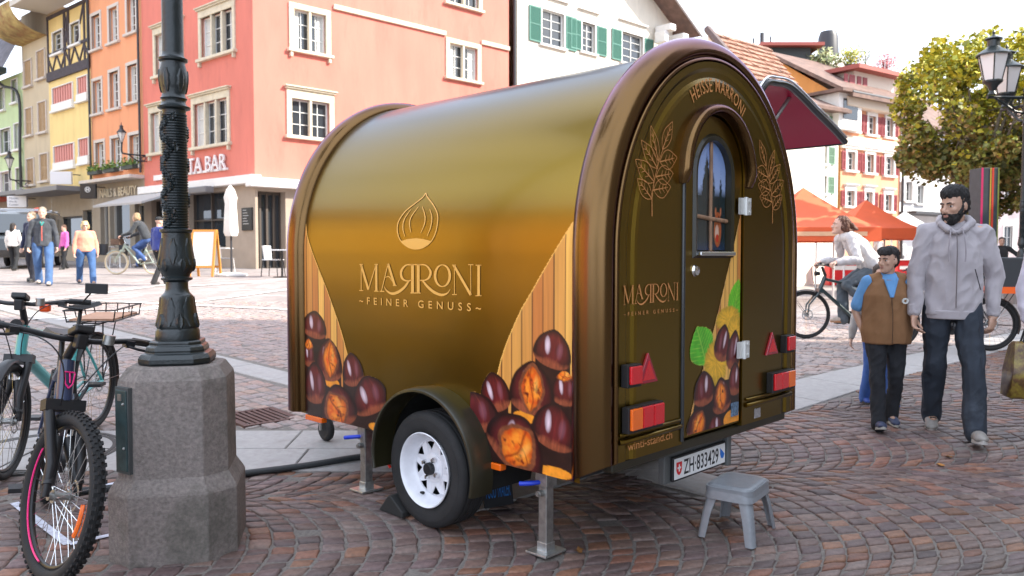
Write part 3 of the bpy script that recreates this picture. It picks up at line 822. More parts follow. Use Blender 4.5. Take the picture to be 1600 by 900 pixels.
# yellow half-timbered house
xy = FL.x(82.5); YW = xo - xy
yel = bld(FL, 'yellow_timbered_house', 'yellow house with dark half timbering on its top floor and red striped shutters', xy, xo)
zt = FL.px(115, 28)[1] + 0.6; ztim = FL.px(115, 108)[1]
w1 = rects(FL, xy, [(91, 106, 46, 80), (119, 133, 32, 66)]); w2 = rects(FL, xy, [(89, 120, 132, 168), (128, 143, 118, 155), (89, 120, 226, 262), (128, 143, 216, 254)])
zy = FL.px(115, 296)[1]
w = MB(); wall_holes(w, 0.002, YW - 0.002, zy, zt, w1 + w2, 0.15); w.build('wall', render_mat('yellow_plaster', (0.74, 0.56, 0.24)), yel)
for a in w1: window(yel, *a, lights=2, trim=m_whitetrim, tw=0.06, bars=(0, 3), curtain=False)
m_pinksh = mat('red_white_shutter', (0.60, 0.22, 0.18), 0.6)
for i, a in enumerate(w2):
    n = 4 if i % 2 == 0 else 2
    window(yel, *a, lights=n, trim=m_whitetrim, tw=0.05, bars=(0, 0), curtain=False, sill=True)
    for k in range(n * 2):
        x0 = a[0] + (a[1] - a[0]) * (k + 0.12) / (n * 2); x1 = a[0] + (a[1] - a[0]) * (k + (0.80)) / (n * 2); s = MB(); s.bx(x0, x1, 0.0, 0.04, a[2] + (a[3] - a[2]) * 0.28, a[3]); s.build('shutter', m_pinksh, yel)
    s = MB(); s.bx(a[0] - 0.04, a[1] + 0.04, -0.1, -0.06, a[2], a[2] + (a[3] - a[2]) * 0.28)
    s.build('balustrade', m_whitetrim, yel)
m_timber = mat('dark_timber', (0.055, 0.042, 0.05), 0.8, var=0.3, vscale=8)
def beam(a, b, wd=0.15, d=0.05, nm='beam'):
    m = MB(); a = Vector((a[0], 0, a[1])); b = Vector((b[0], 0, b[1])); t = (b - a).normalized(); n = Vector((-t.z, 0, t.x)) * wd / 2
    P = [a + n, b + n, b - n, a - n]; m.add([(p.x, -d, p.z) for p in P] + [(p.x, 0.02, p.z) for p in P], [(0, 1, 2, 3), (7, 6, 5, 4), (0, 4, 5, 1), (1, 5, 6, 2), (2, 6, 7, 3), (3, 7, 4, 0)]); return m.build(nm, m_timber, yel)
beam((0, ztim), (YW, ztim), 0.42, 0.10); zmid = ztim + (zt - ztim) * 0.45; 
beam((0, ztim + 1.05), (YW, ztim + 1.05), 0.13, 0.052); beam((0, zt - 0.1), (YW, zt - 0.1), 0.16, 0.054)
for x in (0.08, w1[0][1] + 0.22, w1[1][0] - 0.22, YW - 0.5, YW - 0.08): beam((x, ztim + 0.2), (x, zt - 0.18), 0.13, 0.05)
for k in range(9):
    x = 0.3 + (YW - 0.6) * k / 8; dx = 0.28 * (1 if k % 2 else -1); beam((x - dx, ztim + 0.2), (x + dx, ztim + 0.98), 0.09, 0.046)
beam((YW - 1.4, ztim + 1.1), (YW - 0.55, zt - 0.2), 0.11, 0.044); beam((w1[0][1] + 0.3, ztim + 1.1), (w1[1][0] - 0.3, zt - 0.2), 0.11, 0.044); beam((w1[0][1] + 0.3, zt - 0.2), (w1[1][0] - 0.3, ztim + 1.1), 0.11, 0.042)
sh = rects(FL, xy, [(94, 130, 338, 384), (131, 145, 328, 400)])
shopfront(yel, FL, xy, YW, zy, sh, m_taupe, mat('dark_frame', (0.05, 0.05, 0.05), 0.5), zb_o)
ledge(yel, -0.2, YW - 0.02, zy, 1.5, 0.22, mat('canopy_grey', (0.20, 0.19, 0.19), 0.7))
# box sign hanging at right angles to the wall
def hung_sign(px0, px1, py0, py1, off, m, name, label, fac, org, txt=None, tm=None, rows=None):
    """flat box sign held out from the wall, facing the square"""
    p = fac.at(fac.x((px0 + px1) / 2, -off), -off); d = float(np.array([p[0], p[1], 0]) @ _fw / 1.0)
    Y = p[1]; a, b = atdist(px0, py1, Y), atdist(px1, py0, Y)
    t = thing(name, label, 'sign', (float(a[0]), float(Y), float(a[2])), rz=0.0); W_, H_ = float(b[0] - a[0]), float(b[2] - a[2])
    s = MB(); s.bx(0, W_, 0, 0.14, 0, H_); s.build('box', m, t, bevel=0.015)
    br = MB(); br.tube([(W_ * 0.85, 0.07, H_ * 0.8), (W_ + 0.15, 0.5, H_ * 0.8)], 0.025, 6); br.build('bracket', m_gut, t)
    if rows:
        l = MB()
        for i, r_ in enumerate(rows): fit_text2(l, r_, lambda u, v, h: (W_ * 0.12 + u, -0.006, H_ * (0.72 - 0.28 * i) + v), W_ * 0.05 * len(r_) * 1.6 if len(rows) > 1 else W_ * 0.76, H_ * 0.16, 1.0)
        l.build('lettering', tm, t)
    return t, W_, H_
sgn, W_, H_ = hung_sign(125, 149, 287, 310, 1.0, mat('sign_black', (0.012, 0.014, 0.018), 0.4), 'projecting_sign', 'black square projecting sign with a white emblem beside the yellow house', FL, xy)
e = MB(); e.torus((W_ / 2, -0.006, H_ * 0.60), H_ * 0.17, H_ * 0.02, 24, 4, ax=Matrix.Rotation(R(90), 3, 'X'), flat=0.3); e.bx(W_ * 0.42, W_ * 0.46, -0.008, -0.002, H_ * 0.5, H_ * 0.7); e.bx(W_ * 0.54, W_ * 0.58, -0.008, -0.002, H_ * 0.5, H_ * 0.7); e.bx(W_ * 0.46, W_ * 0.54, -0.0078, -0.002, H_ * 0.57, H_ * 0.62); e.build('emblem', white_paint, sgn)
hung_sign(11, 41, 306, 324, 1.2, mat('sign_white', (0.70, 0.70, 0.74), 0.5), 'shop_sign', 'white shop sign with three lines of dark lettering at the left edge of the street', FL, xy, tm=mat('sign_ink', (0.05, 0.05, 0.1), 0.5), rows=['Mobile', 'Handy', 'Center'])
hung_sign(78, 111, 268, 288, 0.9, MATS['sign_white'], 'pale_sign', 'plain pale board sign fixed at the corner of the yellow house', FL, xy)

# beige house and the deep painted eaves
xb = FL.x(42); BW = xy - xb
bei = bld(FL, 'beige_house', 'tall beige house with brown shutters and a deep painted curved eave', xb, xy)
wsb = rects(FL, xb, [(46, 57, 92, 132), (66, 78, 76, 120), (46, 56, 168, 210), (66, 78, 158, 205), (46, 57, 248, 288), (67, 79, 240, 282)])
ztb = FL.px(62, 60)[1]; zbb = FL.px(62, 300)[1]
w = MB(); wall_holes(w, 0.002, BW - 0.002, zbb, ztb + 1.5, wsb, 0.15); sides_and_back(w, 0.002, BW - .002, zbb, ztb + 1.5, 9, right=False); w.build('wall', render_mat('beige_wall', (0.52, 0.43, 0.30)), bei)
m_brsh = mat('tan_shutter', (0.42, 0.29, 0.17), 0.7)
for a in wsb: window(bei, *a, lights=2, trim=m_greytrim, tw=0.07, bars=(0, 1), shutters=m_brsh, closed=True, curtain=False)
shb = rects(FL, xb, [(48, 62, 335, 395), (66, 80, 335, 395)])
shopfront(bei, FL, xb, BW, zbb, shb, m_taupe, MATS['dark_frame'], zb_o)
ledge(bei, 0, BW - 0.01, zbb, 1.3, 0.2, MATS['canopy_grey'])
ev = MB(); n = 10; ov = 1.6; prof = [(-ov * math.sin(R(90 * k / n)), ztb + 1.25 * (1 - math.cos(R(90 * k / n)))) for k in range(n + 1)]
V = [(x, y, z) for x in (-0.05, BW - 0.0) for y, z in prof]; m_ = n + 1
ev.add(V, [(k, k + 1, m_ + k + 1, m_ + k) for k in range(n)])
m_eave = mat('painted_eave', (0.42, 0.32, 0.12), 0.8, var=0.45, vscale=1.6, wear=((0.24, 0.09, 0.04), 0.75, 1.9))
ev.build('eave_soffit', m_eave, bei, smooth=60)
xe0, xe1 = FL.x(0) - xb - 4, xo - xb
rf = MB(); zc = ztb + 1.27
rf.add([(-0.4, -ov - 0.06, zc), (xe1, -ov - 0.06, zc), (xe1, -ov - 0.06, zc + 0.14), (-0.4, -ov - 0.06, zc + 0.14), (-0.4, 5, zc + 6), (xe1, 5, zc + 6)], [(0, 1, 2, 3), (3, 2, 5, 4)]); rf.build('roof', m_tile2, bei)
sf = MB(); sf.bx(BW + 0.001, xe1 - 0.02, -ov, 0.0, ztb + 0.95, ztb + 1.2); sf.build('eave_board', mat('pale_eave', (0.60, 0.56, 0.50), 0.8), bei)
gt = MB(); gt.tube([(-0.4, -ov - 0.1, zc + 0.1), (xe1, -ov - 0.1, zc + 0.1)], 0.09, 8); gt.build('gutter', m_gut, bei, smooth=60)
# green house at the far left with its slate roof
xg = FL.x(-60); GW = xb - xg
grn = bld(FL, 'green_house', 'pale green house with a slate mansard roof and black downpipe at the left edge', xg, xb)
wsg = rects(FL, xg, [(6, 14, 134, 170), (26, 34, 122, 158), (6, 22, 200, 238), (28, 37, 192, 232), (5, 21, 268, 300), (29, 38, 262, 296), (-22, -8, 205, 245), (-22, -8, 140, 178)])
ztg = FL.px(20, 118)[1]
w = MB(); wall_holes(w, 0.002, GW - 0.002, FL.px(20, 306)[1], ztg, wsg, 0.15); w.build('wall', render_mat('green_plaster', (0.50, 0.60, 0.34)), grn)
for a in wsg: window(grn, *a, lights=2, trim=m_whitetrim, tw=0.06, bars=(0, 1), curtain=False)
shg = rects(FL, xg, [(-20, 10, 335, 392), (14, 40, 335, 392)])
shopfront(grn, FL, xg, GW, FL.px(20, 306)[1], shg, m_taupe, MATS['dark_frame'], zb_o)
ledge(grn, 0, GW - 0.01, FL.px(20, 306)[1], 1.2, 0.25, mat('red_awning', (0.62, 0.10, 0.05), 0.7))
r_ = MB(); r_.add([(0, -0.9, ztg), (GW, -0.9, ztg), (GW, 0.6, ztg + 3.1), (0, 0.6, ztg + 3.1), (0, 5, ztg + 4.2), (GW, 5, ztg + 4.2)], [(0, 1, 2, 3), (3, 2, 5, 4)]); r_.build('roof', m_slate, grn)
g_ = MB(); g_.box((GW / 2, -0.95, ztg - 0.05), (GW, 0.5, 0.28)); g_.build('eave_box', mat('green_eave', (0.03, 0.05, 0.045), 0.6), grn)
p_ = MB(); xp = FL.x(40) - xg; p_.tube(spline([(xp - 1.4, -0.9, ztg - 0.1), (xp - 1.1, -0.5, ztg - 0.6), (xp, -0.14, ztg - 1.2), (xp, -0.14, ztg - 4), (xp, -0.14, 5.0)], 6), 0.07, 8); p_.build('downpipe', m_gut, grn, smooth=60)
# another house front behind its roof, top left
p = FL.at(FL.x(10) - 4, 10); bh = thing('red_roofed_house', 'red and orange house top showing above the slate roof at top left', 'building', (p[0], p[1], 0), rz=FL.rz)
w = MB(); w.bx(-8, 10, 0, 5, 8, ztg + 9.2); w.build('wall', render_mat('orange_far', (0.68, 0.33, 0.12)), bh)
w = MB(); w.prism([(-0.5, ztg + 9.2), (5.5, ztg + 9.2), (2.5, ztg + 12.5)], -8.5, 10.5, Matrix(((0, 1, 0), (1, 0, 0), (0, 0, 1)))); w.build('roof', mat('red_tiles', (0.45, 0.10, 0.06), 0.8, var=0.3, vscale=4), bh)
# lanterns on wall brackets
def wall_lantern(px, py, arm_px, fac, label):
    off = 1.0; p = fac.at(fac.x(px, -off), -off); Y = p[1]; b = atdist(px, py, Y); s_ = Y / F
    t = thing('wall_lantern', label, 'lantern', tuple(b), rz=0, group='lanterns on wall brackets')
    H = 36 * s_ * 0.8
    l = MB(); l.lathe([(0.05 * H, 0), (0.22 * H, 0.5 * H)], 6); l.build('glass', mat('lantern_glass', (0.72, 0.70, 0.68), 0.25, spec=0.5), t)
    l = MB(); l.lathe([(0.27 * H, 0.5 * H), (0.27 * H, 0.53 * H), (0.11 * H, 0.7 * H), (0.09 * H, 0.83 * H), (0.12 * H, 0.85 * H), (0.02 * H, 0.93 * H), (0.015 * H, 1.05 * H)], 6); l.lathe([(0.06 * H, -0.12 * H), (0.07 * H, 0)], 6); 
    for k in range(6): a = R(60 * k); l.cyl((0.055 * H * math.cos(a), 0.055 * H * math.sin(a), 0), (0.225 * H * math.cos(a), 0.225 * H * math.sin(a), 0.5 * H), 0.012 * H, n=4)
    l.build('lantern_frame', m_gut, t)
    a = MB(); dx = (arm_px - px) * s_
    a.tube(spline([(0, 0, -0.12 * H), (0, 0, -0.5 * H), (dx * 0.15, 0.1, -0.62 * H), (dx, 0.9, -0.62 * H)], 5), 0.035, 6); a.tube(spline([(dx * 0.2, 0.15, -0.64 * H), (dx * 0.5, 0.4, -0.95 * H), (dx * 0.8, 0.7, -0.95 * H), (dx, 0.9, -1.2 * H)], 5), 0.025, 6); a.torus((dx * 0.66, 0.55, -0.8 * H), 0.09, 0.02, 14, 5, ax=Matrix.Rotation(R(70), 3, 'X')); a.build('bracket', m_gut, t, smooth=60)
wall_lantern(190, 222, 226, FL, 'black lantern on a scrolled bracket between the orange and red houses')
wall_lantern(15, 263, 40, FL, 'black lantern on a scrolled bracket in front of the pale green house')
sgd = thing('disc_sign', 'orange disc sign hanging over the pavement behind the walkers', 'sign', tuple(atdist(59, 335, 30)))
m = MB(); m.lathe([(0.0, -0.06), (0.24, -0.06), (0.26, 0), (0.24, 0.06), (0, 0.06)], 24, ax=Matrix.Rotation(R(90), 3, 'X')); m.build('disc', mat('sign_orange', srgb(240, 84, 30), 0.5), sgd, smooth=40)

# ---------------------------------------------------------------- white house with green shutters, right of the red one
whi = bld(FR, 'white_shuttered_house', 'cream white house with green shutters standing right of the red corner house', xr_ + 0.5, FR.x(1045))
xw = xr_ + 0.5; WW = FR.x(1048) - xw
ws = rects(FR, xw, [(846, 880, 18, 72), (908, 928, 36, 82), (970, 1002, 53, 100)])
w = MB(); zl = gzb - 0.6
wall_holes(w, 0, WW, zl, FR.px(960, 0)[1] - 0.3, ws, 0.16); sides_and_back(w, 0, WW, zl, FR.px(960, 0)[1] - 0.3, 9, left=False)
# gable part rising to the left
P = [(0, FR.px(960, 0)[1] - 0.3), (WW, FR.px(960, 0)[1] - 0.3), (0, TOPZ + 5)]
w.add([(x, 0, z) for x, z in P], [(0, 1, 2)])
w.build('wall', render_mat('cream_plaster', (0.74, 0.68, 0.58)), whi)
m_gsh = mat('green_shutter', (0.075, 0.21, 0.17), 0.6)
for a in ws: window(whi, *a, lights=2, trim=m_whitetrim, tw=0.1, bars=(0, 3), curtain=False, proud=0.04, shutters=m_gsh, shut_w=FR.x(838) - FR.x(820))
hz = MB()
for a in ws: hz.bx(a[0] - 0.3, a[1] + 0.3, -0.14, 0.0, a[3] + 0.55, a[3] + 0.62)
hz.build('label_mould', m_whitetrim, whi)
zA = FR.px(960, 0)[1]
rfm = MB()
x_a, z_a = -2.0, TOPZ + 6.5; x_b, z_b = FR.x(1093, -1.2) - xw, FR.px(1093, 55, -1.2)[1]
for dz, yy0, yy1, mm in ((0, -1.25, 9, 0),): rfm.add([(x_a, yy0, z_a), (x_b, yy0, z_b), (x_b, yy1, z_b), (x_a, yy1, z_a), (x_a, yy0, z_a + 0.22), (x_b, yy0, z_b + 0.22), (x_b, yy1, z_b + 0.22), (x_a, yy1, z_a + 0.22)], [(0, 1, 2, 3), (7, 6, 5, 4), (0, 4, 5, 1), (1, 5, 6, 2), (2, 6, 7, 3), (3, 7, 4, 0)])
rfm.build('roof', m_tile2, whi)
vb = MB(); vb.add([(x_a, -1.3, z_a - 0.1), (x_b, -1.3, z_b - 0.1), (x_b, -1.3, z_b + 0.26), (x_a, -1.3, z_a + 0.26), (x_a, -1.2, z_a - 0.1), (x_b, -1.2, z_b - 0.1), (x_b, -1.2, z_b + 0.26), (x_a, -1.2, z_a + 0.26)], [(0, 1, 2, 3), (7, 6, 5, 4), (0, 4, 5, 1), (1, 5, 6, 2), (2, 6, 7, 3), (3, 7, 4, 0)]); vb.build('barge_board', mat('grey_bargeboard', (0.42, 0.40, 0.42), 0.7), whi)
bk_ = MB()
for px_, py_ in ((1040, 45), (1060, 60)):
    bx_, bz_ = FR.px(px_, py_, -0.6); bx_ -= xw; bk_.box((bx_, -0.6, bz_), (0.5, 1.0, 0.35)); bk_.box((bx_ - 0.2, -0.5, bz_ - 0.45), (0.35, 0.7, 0.6))
bk_.build('eave_bracket', m_whitetrim, whi, bevel=0.06)
dp = MB(); dp.tube([(-0.25, -0.12, zl), (-0.25, -0.12, TOPZ)], 0.07, 8); dp.build('downpipe', m_gut, whi, smooth=60)

# ---------------------------------------------------------------- houses across the square on the right
C1 = CAM + ray(1311, 392) * 40.0 / ray(1311, 392)[1]
FO = Facade(C1, 55.5); FS = Facade(C1, -34.5)
ow = FO.x(1404)
oh = thing('pink_orange_house', 'pale orange house with dark red shutters and a roof terrace with plants', 'building', (C1[0], C1[1], 0), rz=FO.rz)
ze = FO.px(1360, 160)[1]
ws = rects(FO, 0, [(1325, 1336, 176, 204), (1352, 1364, 181, 210), (1380, 1391, 185, 214), (1320, 1333, 237, 266), (1350, 1362, 241, 270), (1380, 1393, 245, 274), (1320, 1333, 298, 322), (1350, 1361, 300, 326), (1380, 1391, 304, 330)])
w = MB(); wall_holes(w, 0, ow, 0, ze, ws, 0.15); w.build('front_wall', render_mat('salmon_plaster', (0.72, 0.34, 0.20)), oh)
m_rsh = mat('dark_red_shutter', (0.26, 0.045, 0.05), 0.6)
for i, a in enumerate(ws): window(oh, *a, lights=2, trim=m_whitetrim, tw=0.14, bars=(0, 2), curtain=False, hood=1, shutters=m_rsh, shut_w=0.3)
b_ = MB(); zz = FO.px(1360, 214)[1]; b_.bx(-0.05, ow + 0.05, -0.12, 0.02, zz - 0.75, zz - 0.1); b_.build('pale_band', mat('cream_band', (0.70, 0.58, 0.46), 0.8), oh, bevel=0.03)
c_ = MB(); c_.bx(-0.2, ow + 0.2, -0.5, 0.05, ze - 0.5, ze); c_.build('cornice', mat('cream_cornice', (0.62, 0.52, 0.42), 0.8), oh, bevel=0.08)
g_ = MB(); g_.tube([(-0.3, -0.75, ze + 0.1), (ow + 0.3, -0.75, ze + 0.1)], 0.1, 8); g_.tube([(ow + 0.05, -0.12, ze), (ow + 0.05, -0.12, 1.0)], 0.07, 8); g_.build('gutter', m_gut, oh, smooth=60)
_rx, zr = FS.px(1203, 80); depth = -2 * _rx; print('ridge', depth, zr, ze)
Mxy = Matrix(((0, 1, 0), (1, 0, 0), (0, 0, 1)))
r_ = MB(); r_.prism([(-0.85, ze + 0.05), (depth * 0.5, zr), (depth + 0.8, ze + 0.05), (depth + 0.8, ze - 0.15), (depth * .5, zr - 0.22), (-0.85, ze - 0.13)], -0.35, ow + 0.35, Mxy); r_.build('roof', m_tile2, oh)
s_ = MB(); s_.add([(0, 0, 0), (0, depth, 0), (0, depth, ze), (0, depth / 2, zr - 0.25), (0, 0, ze)], [(0, 1, 2, 3, 4)]); s_.add([(ow, 0, 0), (ow, depth, 0), (ow, depth, ze), (ow, depth / 2, zr - 0.25), (ow, 0, ze)], [(0, 1, 2, 3, 4)]); s_.build('gable_wall', render_mat('ochre_plaster', (0.62, 0.27, 0.08)), oh)
# dormer with flat roof and terrace
dx0, dx1 = FO.x(1330, 1.0), FO.x(1391, 1.0); zd0, zd1 = FO.px(1360, 152, 1.0)[1], FO.px(1360, 116, 1.0)[1]
dh = rects(FO, 0, [(1340, 1345, 124, 144), (1348, 1356, 126, 145), (1360, 1366, 127, 147), (1369, 1375, 129, 149)])
d_ = MB(); 
wall_holes(d_, dx0, dx1, zd0 - 0.6, zd1, [], 0.1, y=1.0); d_.bx(dx0, dx1, 1.01, 7.5, zd0 - 0.6, zd1); do_ = d_.build('dormer', mat('dormer_cream', (0.70, 0.60, 0.50), 0.8), oh)
k_ = MB()
for i, (a, b, c, d) in enumerate(dh): k_.bx(a + 0.1, b + 0.1, 0.95, 1.0, zd0 + 0.1, zd1 - 0.25)
k_.build('dormer_shutter', m_rsh, do_)
k_ = MB(); k_.bx(dx0 - 0.5, dx1 + 0.4, 0.4, 8, zd1, zd1 + 0.22); k_.build('dormer_roof', mat('red_eave', (0.35, 0.09, 0.07), 0.7), do_)
k_ = MB(); 
for k in range(14): x = dx0 - 0.4 + (dx1 - dx0 + 0.7) * k / 13; k_.cyl((x, 0.5, zd1 + 0.22), (x, 0.5, zd1 + 1.1), 0.02, n=5)
k_.bx(dx0 - 0.4, dx1 + 0.3, 0.47, 0.53, zd1 + 1.08, zd1 + 1.13); k_.build('terrace_railing', mat('railing_pale', (0.5, 0.52, 0.54), 0.5), do_)
ch = MB(); cx_, cz_ = FO.px(1298, 100, 5.0); ch.bx(cx_ - 0.7, cx_ + 0.7, 4.6, 5.8, cz_ - 3, cz_ + 0.4); ch.build('chimney', m_whitetrim, oh); ch = MB(); ch.lathe([(0.62, cz_ + 0.4), (0.55, cz_ + 1.6), (0.45, cz_ + 1.9), (0, cz_ + 1.9)], 12, (cx_, 5.2, 0)); ch.build('chimney_cap', m_gut, oh, smooth=40)
def shrub(label, px, py, h, wdt, cols_, Y, pot=True, cat='plant', n=420, name='terrace_plant'):
    b = atdist(px, py, Y); t = thing(name, label, cat, tuple(b)); f = MB(); lc = []
    for k in range(n):
        u = Vector((rnd.gauss(0, 1), rnd.gauss(0, 1), rnd.gauss(0, 1))).normalized() * rnd.random() ** 0.45
        c = Vector((u.x * wdt / 2, u.y * wdt / 2, h * 0.58 + u.z * h * 0.42)); c += Vector((rnd.gauss(0, .08), rnd.gauss(0, .08), rnd.gauss(0, .08))) * wdt
        s = wdt * 0.07; d = Vector((rnd.gauss(0, 1), rnd.gauss(0, 1), rnd.gauss(0, 1))).normalized() * s; e = d.orthogonal().normalized() * s * 0.6
        f.add([c - d, c + e, c + d, c - e], [(0, 1, 2, 3)]); cc = rnd.choice(cols_); q = rnd.uniform(.75, 1.25); lc += [tuple(x * q for x in cc) + (1,)] * 4
    o = f.build('foliage', attr_mat('leaf_tint', 0.6), t, kind='stuff'); set_tint(o.data, lc)
    s_ = MB(); s_.tube([(0, 0, 0), (0.02 * wdt, 0, h * 0.3), (-0.02 * wdt, 0.01, h * 0.75)], [0.035 * wdt, 0.03 * wdt, 0.012 * wdt], 6)
    for k in range(4): a = R(90 * k + 20); s_.tube([(0, 0, h * 0.3), (0.28 * wdt * math.cos(a), 0.28 * wdt * math.sin(a), h * 0.62)], [0.02 * wdt, 0.008 * wdt], 5)
    s_.build('stem', mat('bark', (0.10, 0.075, 0.055), 0.9, var=0.3, vscale=12, bump=0.6, bscale=40), t)
    if pot: p_ = MB(); p_.lathe([(0.16 * wdt, -0.02), (0.22 * wdt, 0.22 * h), (0.2 * wdt, 0.22 * h), (0.14 * wdt, 0.2 * h)], 12); p_.build('pot', mat('plant_pot', (0.10, 0.10, 0.11), 0.7), t)
    return t
YT = float(FO.at(FO.x(1350, 3), 3)[1])
shrub('yellow leaved shrub in a pot on the roof terrace', 1329, 109, 1.3, 1.4, [(0.5, 0.42, 0.03), (0.4, 0.38, 0.04), (0.25, 0.3, 0.04)], YT)
shrub('pink flowering shrub at the right end of the roof terrace', 1384, 118, 1.2, 1.2, [(0.55, 0.12, 0.14), (0.62, 0.2, 0.2), (0.35, 0.1, 0.08)], YT)
shrub('thin grey green potted tree on the terrace between a yellow and a pink shrub', 1352, 113, 1.6, 1.1, [(0.2, 0.24, 0.14), (0.3, 0.33, 0.2)], YT, n=160)
shrub('wide pale green bush on the terrace beside the chimney', 1285, 112, 1.1, 2.0, [(0.25, 0.3, 0.12), (0.42, 0.42, 0.2), (0.16, 0.2, 0.1)], YT)
# white house right of it and pale ones left of it
p = FO.at(ow + 0.15, 0.6); wh2 = thing('white_town_house', 'white town house with grey windows between the orange house and the tree', 'building', (p[0], p[1], 0), rz=FO.rz)
W2 = 7.5; fac2 = Facade(p, 55.5)
ws = rects(fac2, 0, [(1412, 1422, 228, 256), (1412, 1422, 284, 314), (1430, 1440, 232, 262), (1430, 1440, 290, 318), (1450, 1462, 240, 268)])
w = MB(); zt_ = fac2.px(1415, 196)[1]; wall_holes(w, 0, W2, 0, zt_, ws, 0.12); sides_and_back(w, 0, W2, 0, zt_, 10); w.build('wall', render_mat('white_plaster', (0.74, 0.73, 0.74)), wh2)
for a in ws: window(wh2, *a, lights=2, trim=m_whitetrim, tw=0.1, bars=(0, 1), curtain=False, shutters=mat('grey_shutter', (0.6, 0.62, 0.64), 0.6), shut_w=0.4)
r_ = MB(); r_.prism([(-0.8, zt_), (5, zt_ + 4.5), (10.8, zt_), (10.8, zt_ - 0.15), (-0.8, zt_ - 0.15)], -0.2, W2 + 0.2, Mxy); r_.build('roof', m_tile2, wh2)
l_ = MB(); zz = fac2.px(1420, 333)[1]; l_.bx(-0.1, W2, -1.5, 0, zz - 0.12, zz); l_.build('canopy', m_gut, wh2)
# pale house with green shutters under the hatch, then the tile-roofed one
CG = FS.at(FS.x(1311) - 0.3, 0)
pgh = thing('pale_green_house', 'whitish house with green shutters behind the orange market tents', 'building', (C1[0] - FO.u[0] * 6.6, C1[1] - FO.u[1] * 6.6, 0), rz=FO.rz)
fg = Facade(C1 - FO.u * 6.6, 55.5)
ws = rects(fg, 0, [(1281, 1289, 228, 256), (1281, 1289, 275, 302), (1281, 1289, 180, 208), (1252, 1259, 235, 262), (1252, 1259, 282, 306)])
w = MB(); ztg2 = fg.px(1290, 172)[1]; wall_holes(w, 0.2, 6.4, 0, ztg2, ws, 0.14); w.build('wall', render_mat('mint_white_plaster', (0.66, 0.70, 0.62)), pgh)
for i, a in enumerate(ws): window(pgh, *a, lights=2, trim=m_whitetrim, tw=0.08, bars=(0, 1), curtain=False, shutters=mat('sage_shutter', (0.16, 0.27, 0.19), 0.6) if i < 3 else None, shut_w=0.5)
r_ = MB(); r_.prism([(-0.7, ztg2), (1.6, ztg2 + 1.1), (1.6, ztg2), (-0.7, ztg2 - 0.15)], 0.2, 6.4, Mxy); r_.build('roof', m_tile2, pgh)
sd = MB(); a_, b__ = fg.px(1258, 160, 1.5), fg.px(1293, 182, 1.5); sd.bx(a_[0], b__[0], -0.4, 1.5, b__[1] - 1.0, a_[1] + 0.2); sdo = sd.build('dormer', m_whitetrim, pgh); sd = MB(); sd.bx(a_[0] - 0.3, b__[0] + 0.3, -0.8, 1.6, a_[1] + 0.2, a_[1] + 0.36); sd.build('dormer_roof', m_tile2, sdo); sd = MB(); sd.bx(a_[0] + 0.35, b__[0] - 0.35, -0.43, -0.39, b__[1] - 0.5, a_[1] - 0.05); sd.build('dormer_pane', glass_dark, sdo)
# big brown tiled roof behind the trailer
YB = 34.0
tr_ = thing('tile_roofed_house', 'old house with a large weathered orange tile roof rising behind the trailer', 'building', tuple(atdist(1108, 397, YB)), rz=R(0))
def loc(px, py, dy): q = atdist(px, py, YB + dy); o_ = atdist(1108, 397, YB); return tuple(q - o_)
rfm = MB(); P0, P1, P2, P3 = loc(1106, 48, 0), loc(1200, 75, 5), loc(1290, 190, 0.5), loc(1215, 180, -4)
rfm.add([P0, P1, P2, P3], [(0, 1, 2, 3)]); 
rfo = rfm.build('roof', m_tile, tr_)
tl = MB(); P0, P1, P2, P3 = map(Vector, (P0, P1, P2, P3)); nrm = (P1 - P0).cross(P3 - P0).normalized()
if nrm.y > 0: nrm = -nrm
for i in range(26):
    for j in range(15):
        u0, u1, v0, v1 = i / 26, (i + 0.94) / 26, j / 15, (j + 1.08) / 15
        q = lambda u, v: (P0 * (1 - u) + P1 * u) * (1 - v) + (P3 * (1 - u) + P2 * u) * v
        h = nrm * (0.05 + rnd.random() * 0.03); tl.add([q(u0, v0) + h * 0.3, q(u1, v0) + h * 0.3, q(u1, v1) + h * 1.6, q(u0, v1) + h * 1.6, q(u1, v1), q(u0, v1)], [(0, 1, 2, 3), (3, 2, 4, 5)])
tl.build('roof_tiles', mat('old_clay_tile', (0.34, 0.185, 0.13), 0.85, var=0.35, vscale=5.0, wear=((0.20, 0.12, 0.09), 0.5, 1.2)), tr_, kind='stuff')
bw_ = MB(); C8 = [P0, P1, P2, P3]; bw_.add([tuple(p - Vector((0, 0, .15))) for p in C8] + [(p.x, p.y + .05, -2.0) for p in C8], [(0, 1, 2, 3), (0, 4, 5, 1), (1, 5, 6, 2), (2, 6, 7, 3), (3, 7, 4, 0)]); bw_.build('house_wall', MATS['cream_plaster'], tr_)
vb = MB(); vb.tube([tuple(P0 + Vector((-0.05, -0.1, 0.05))), tuple(P3 + Vector((-0.05, -0.1, 0.05)))], 0.16, 6); vb.build('barge_board', mat('brown_board', (0.12, 0.085, 0.08), 0.7), tr_)
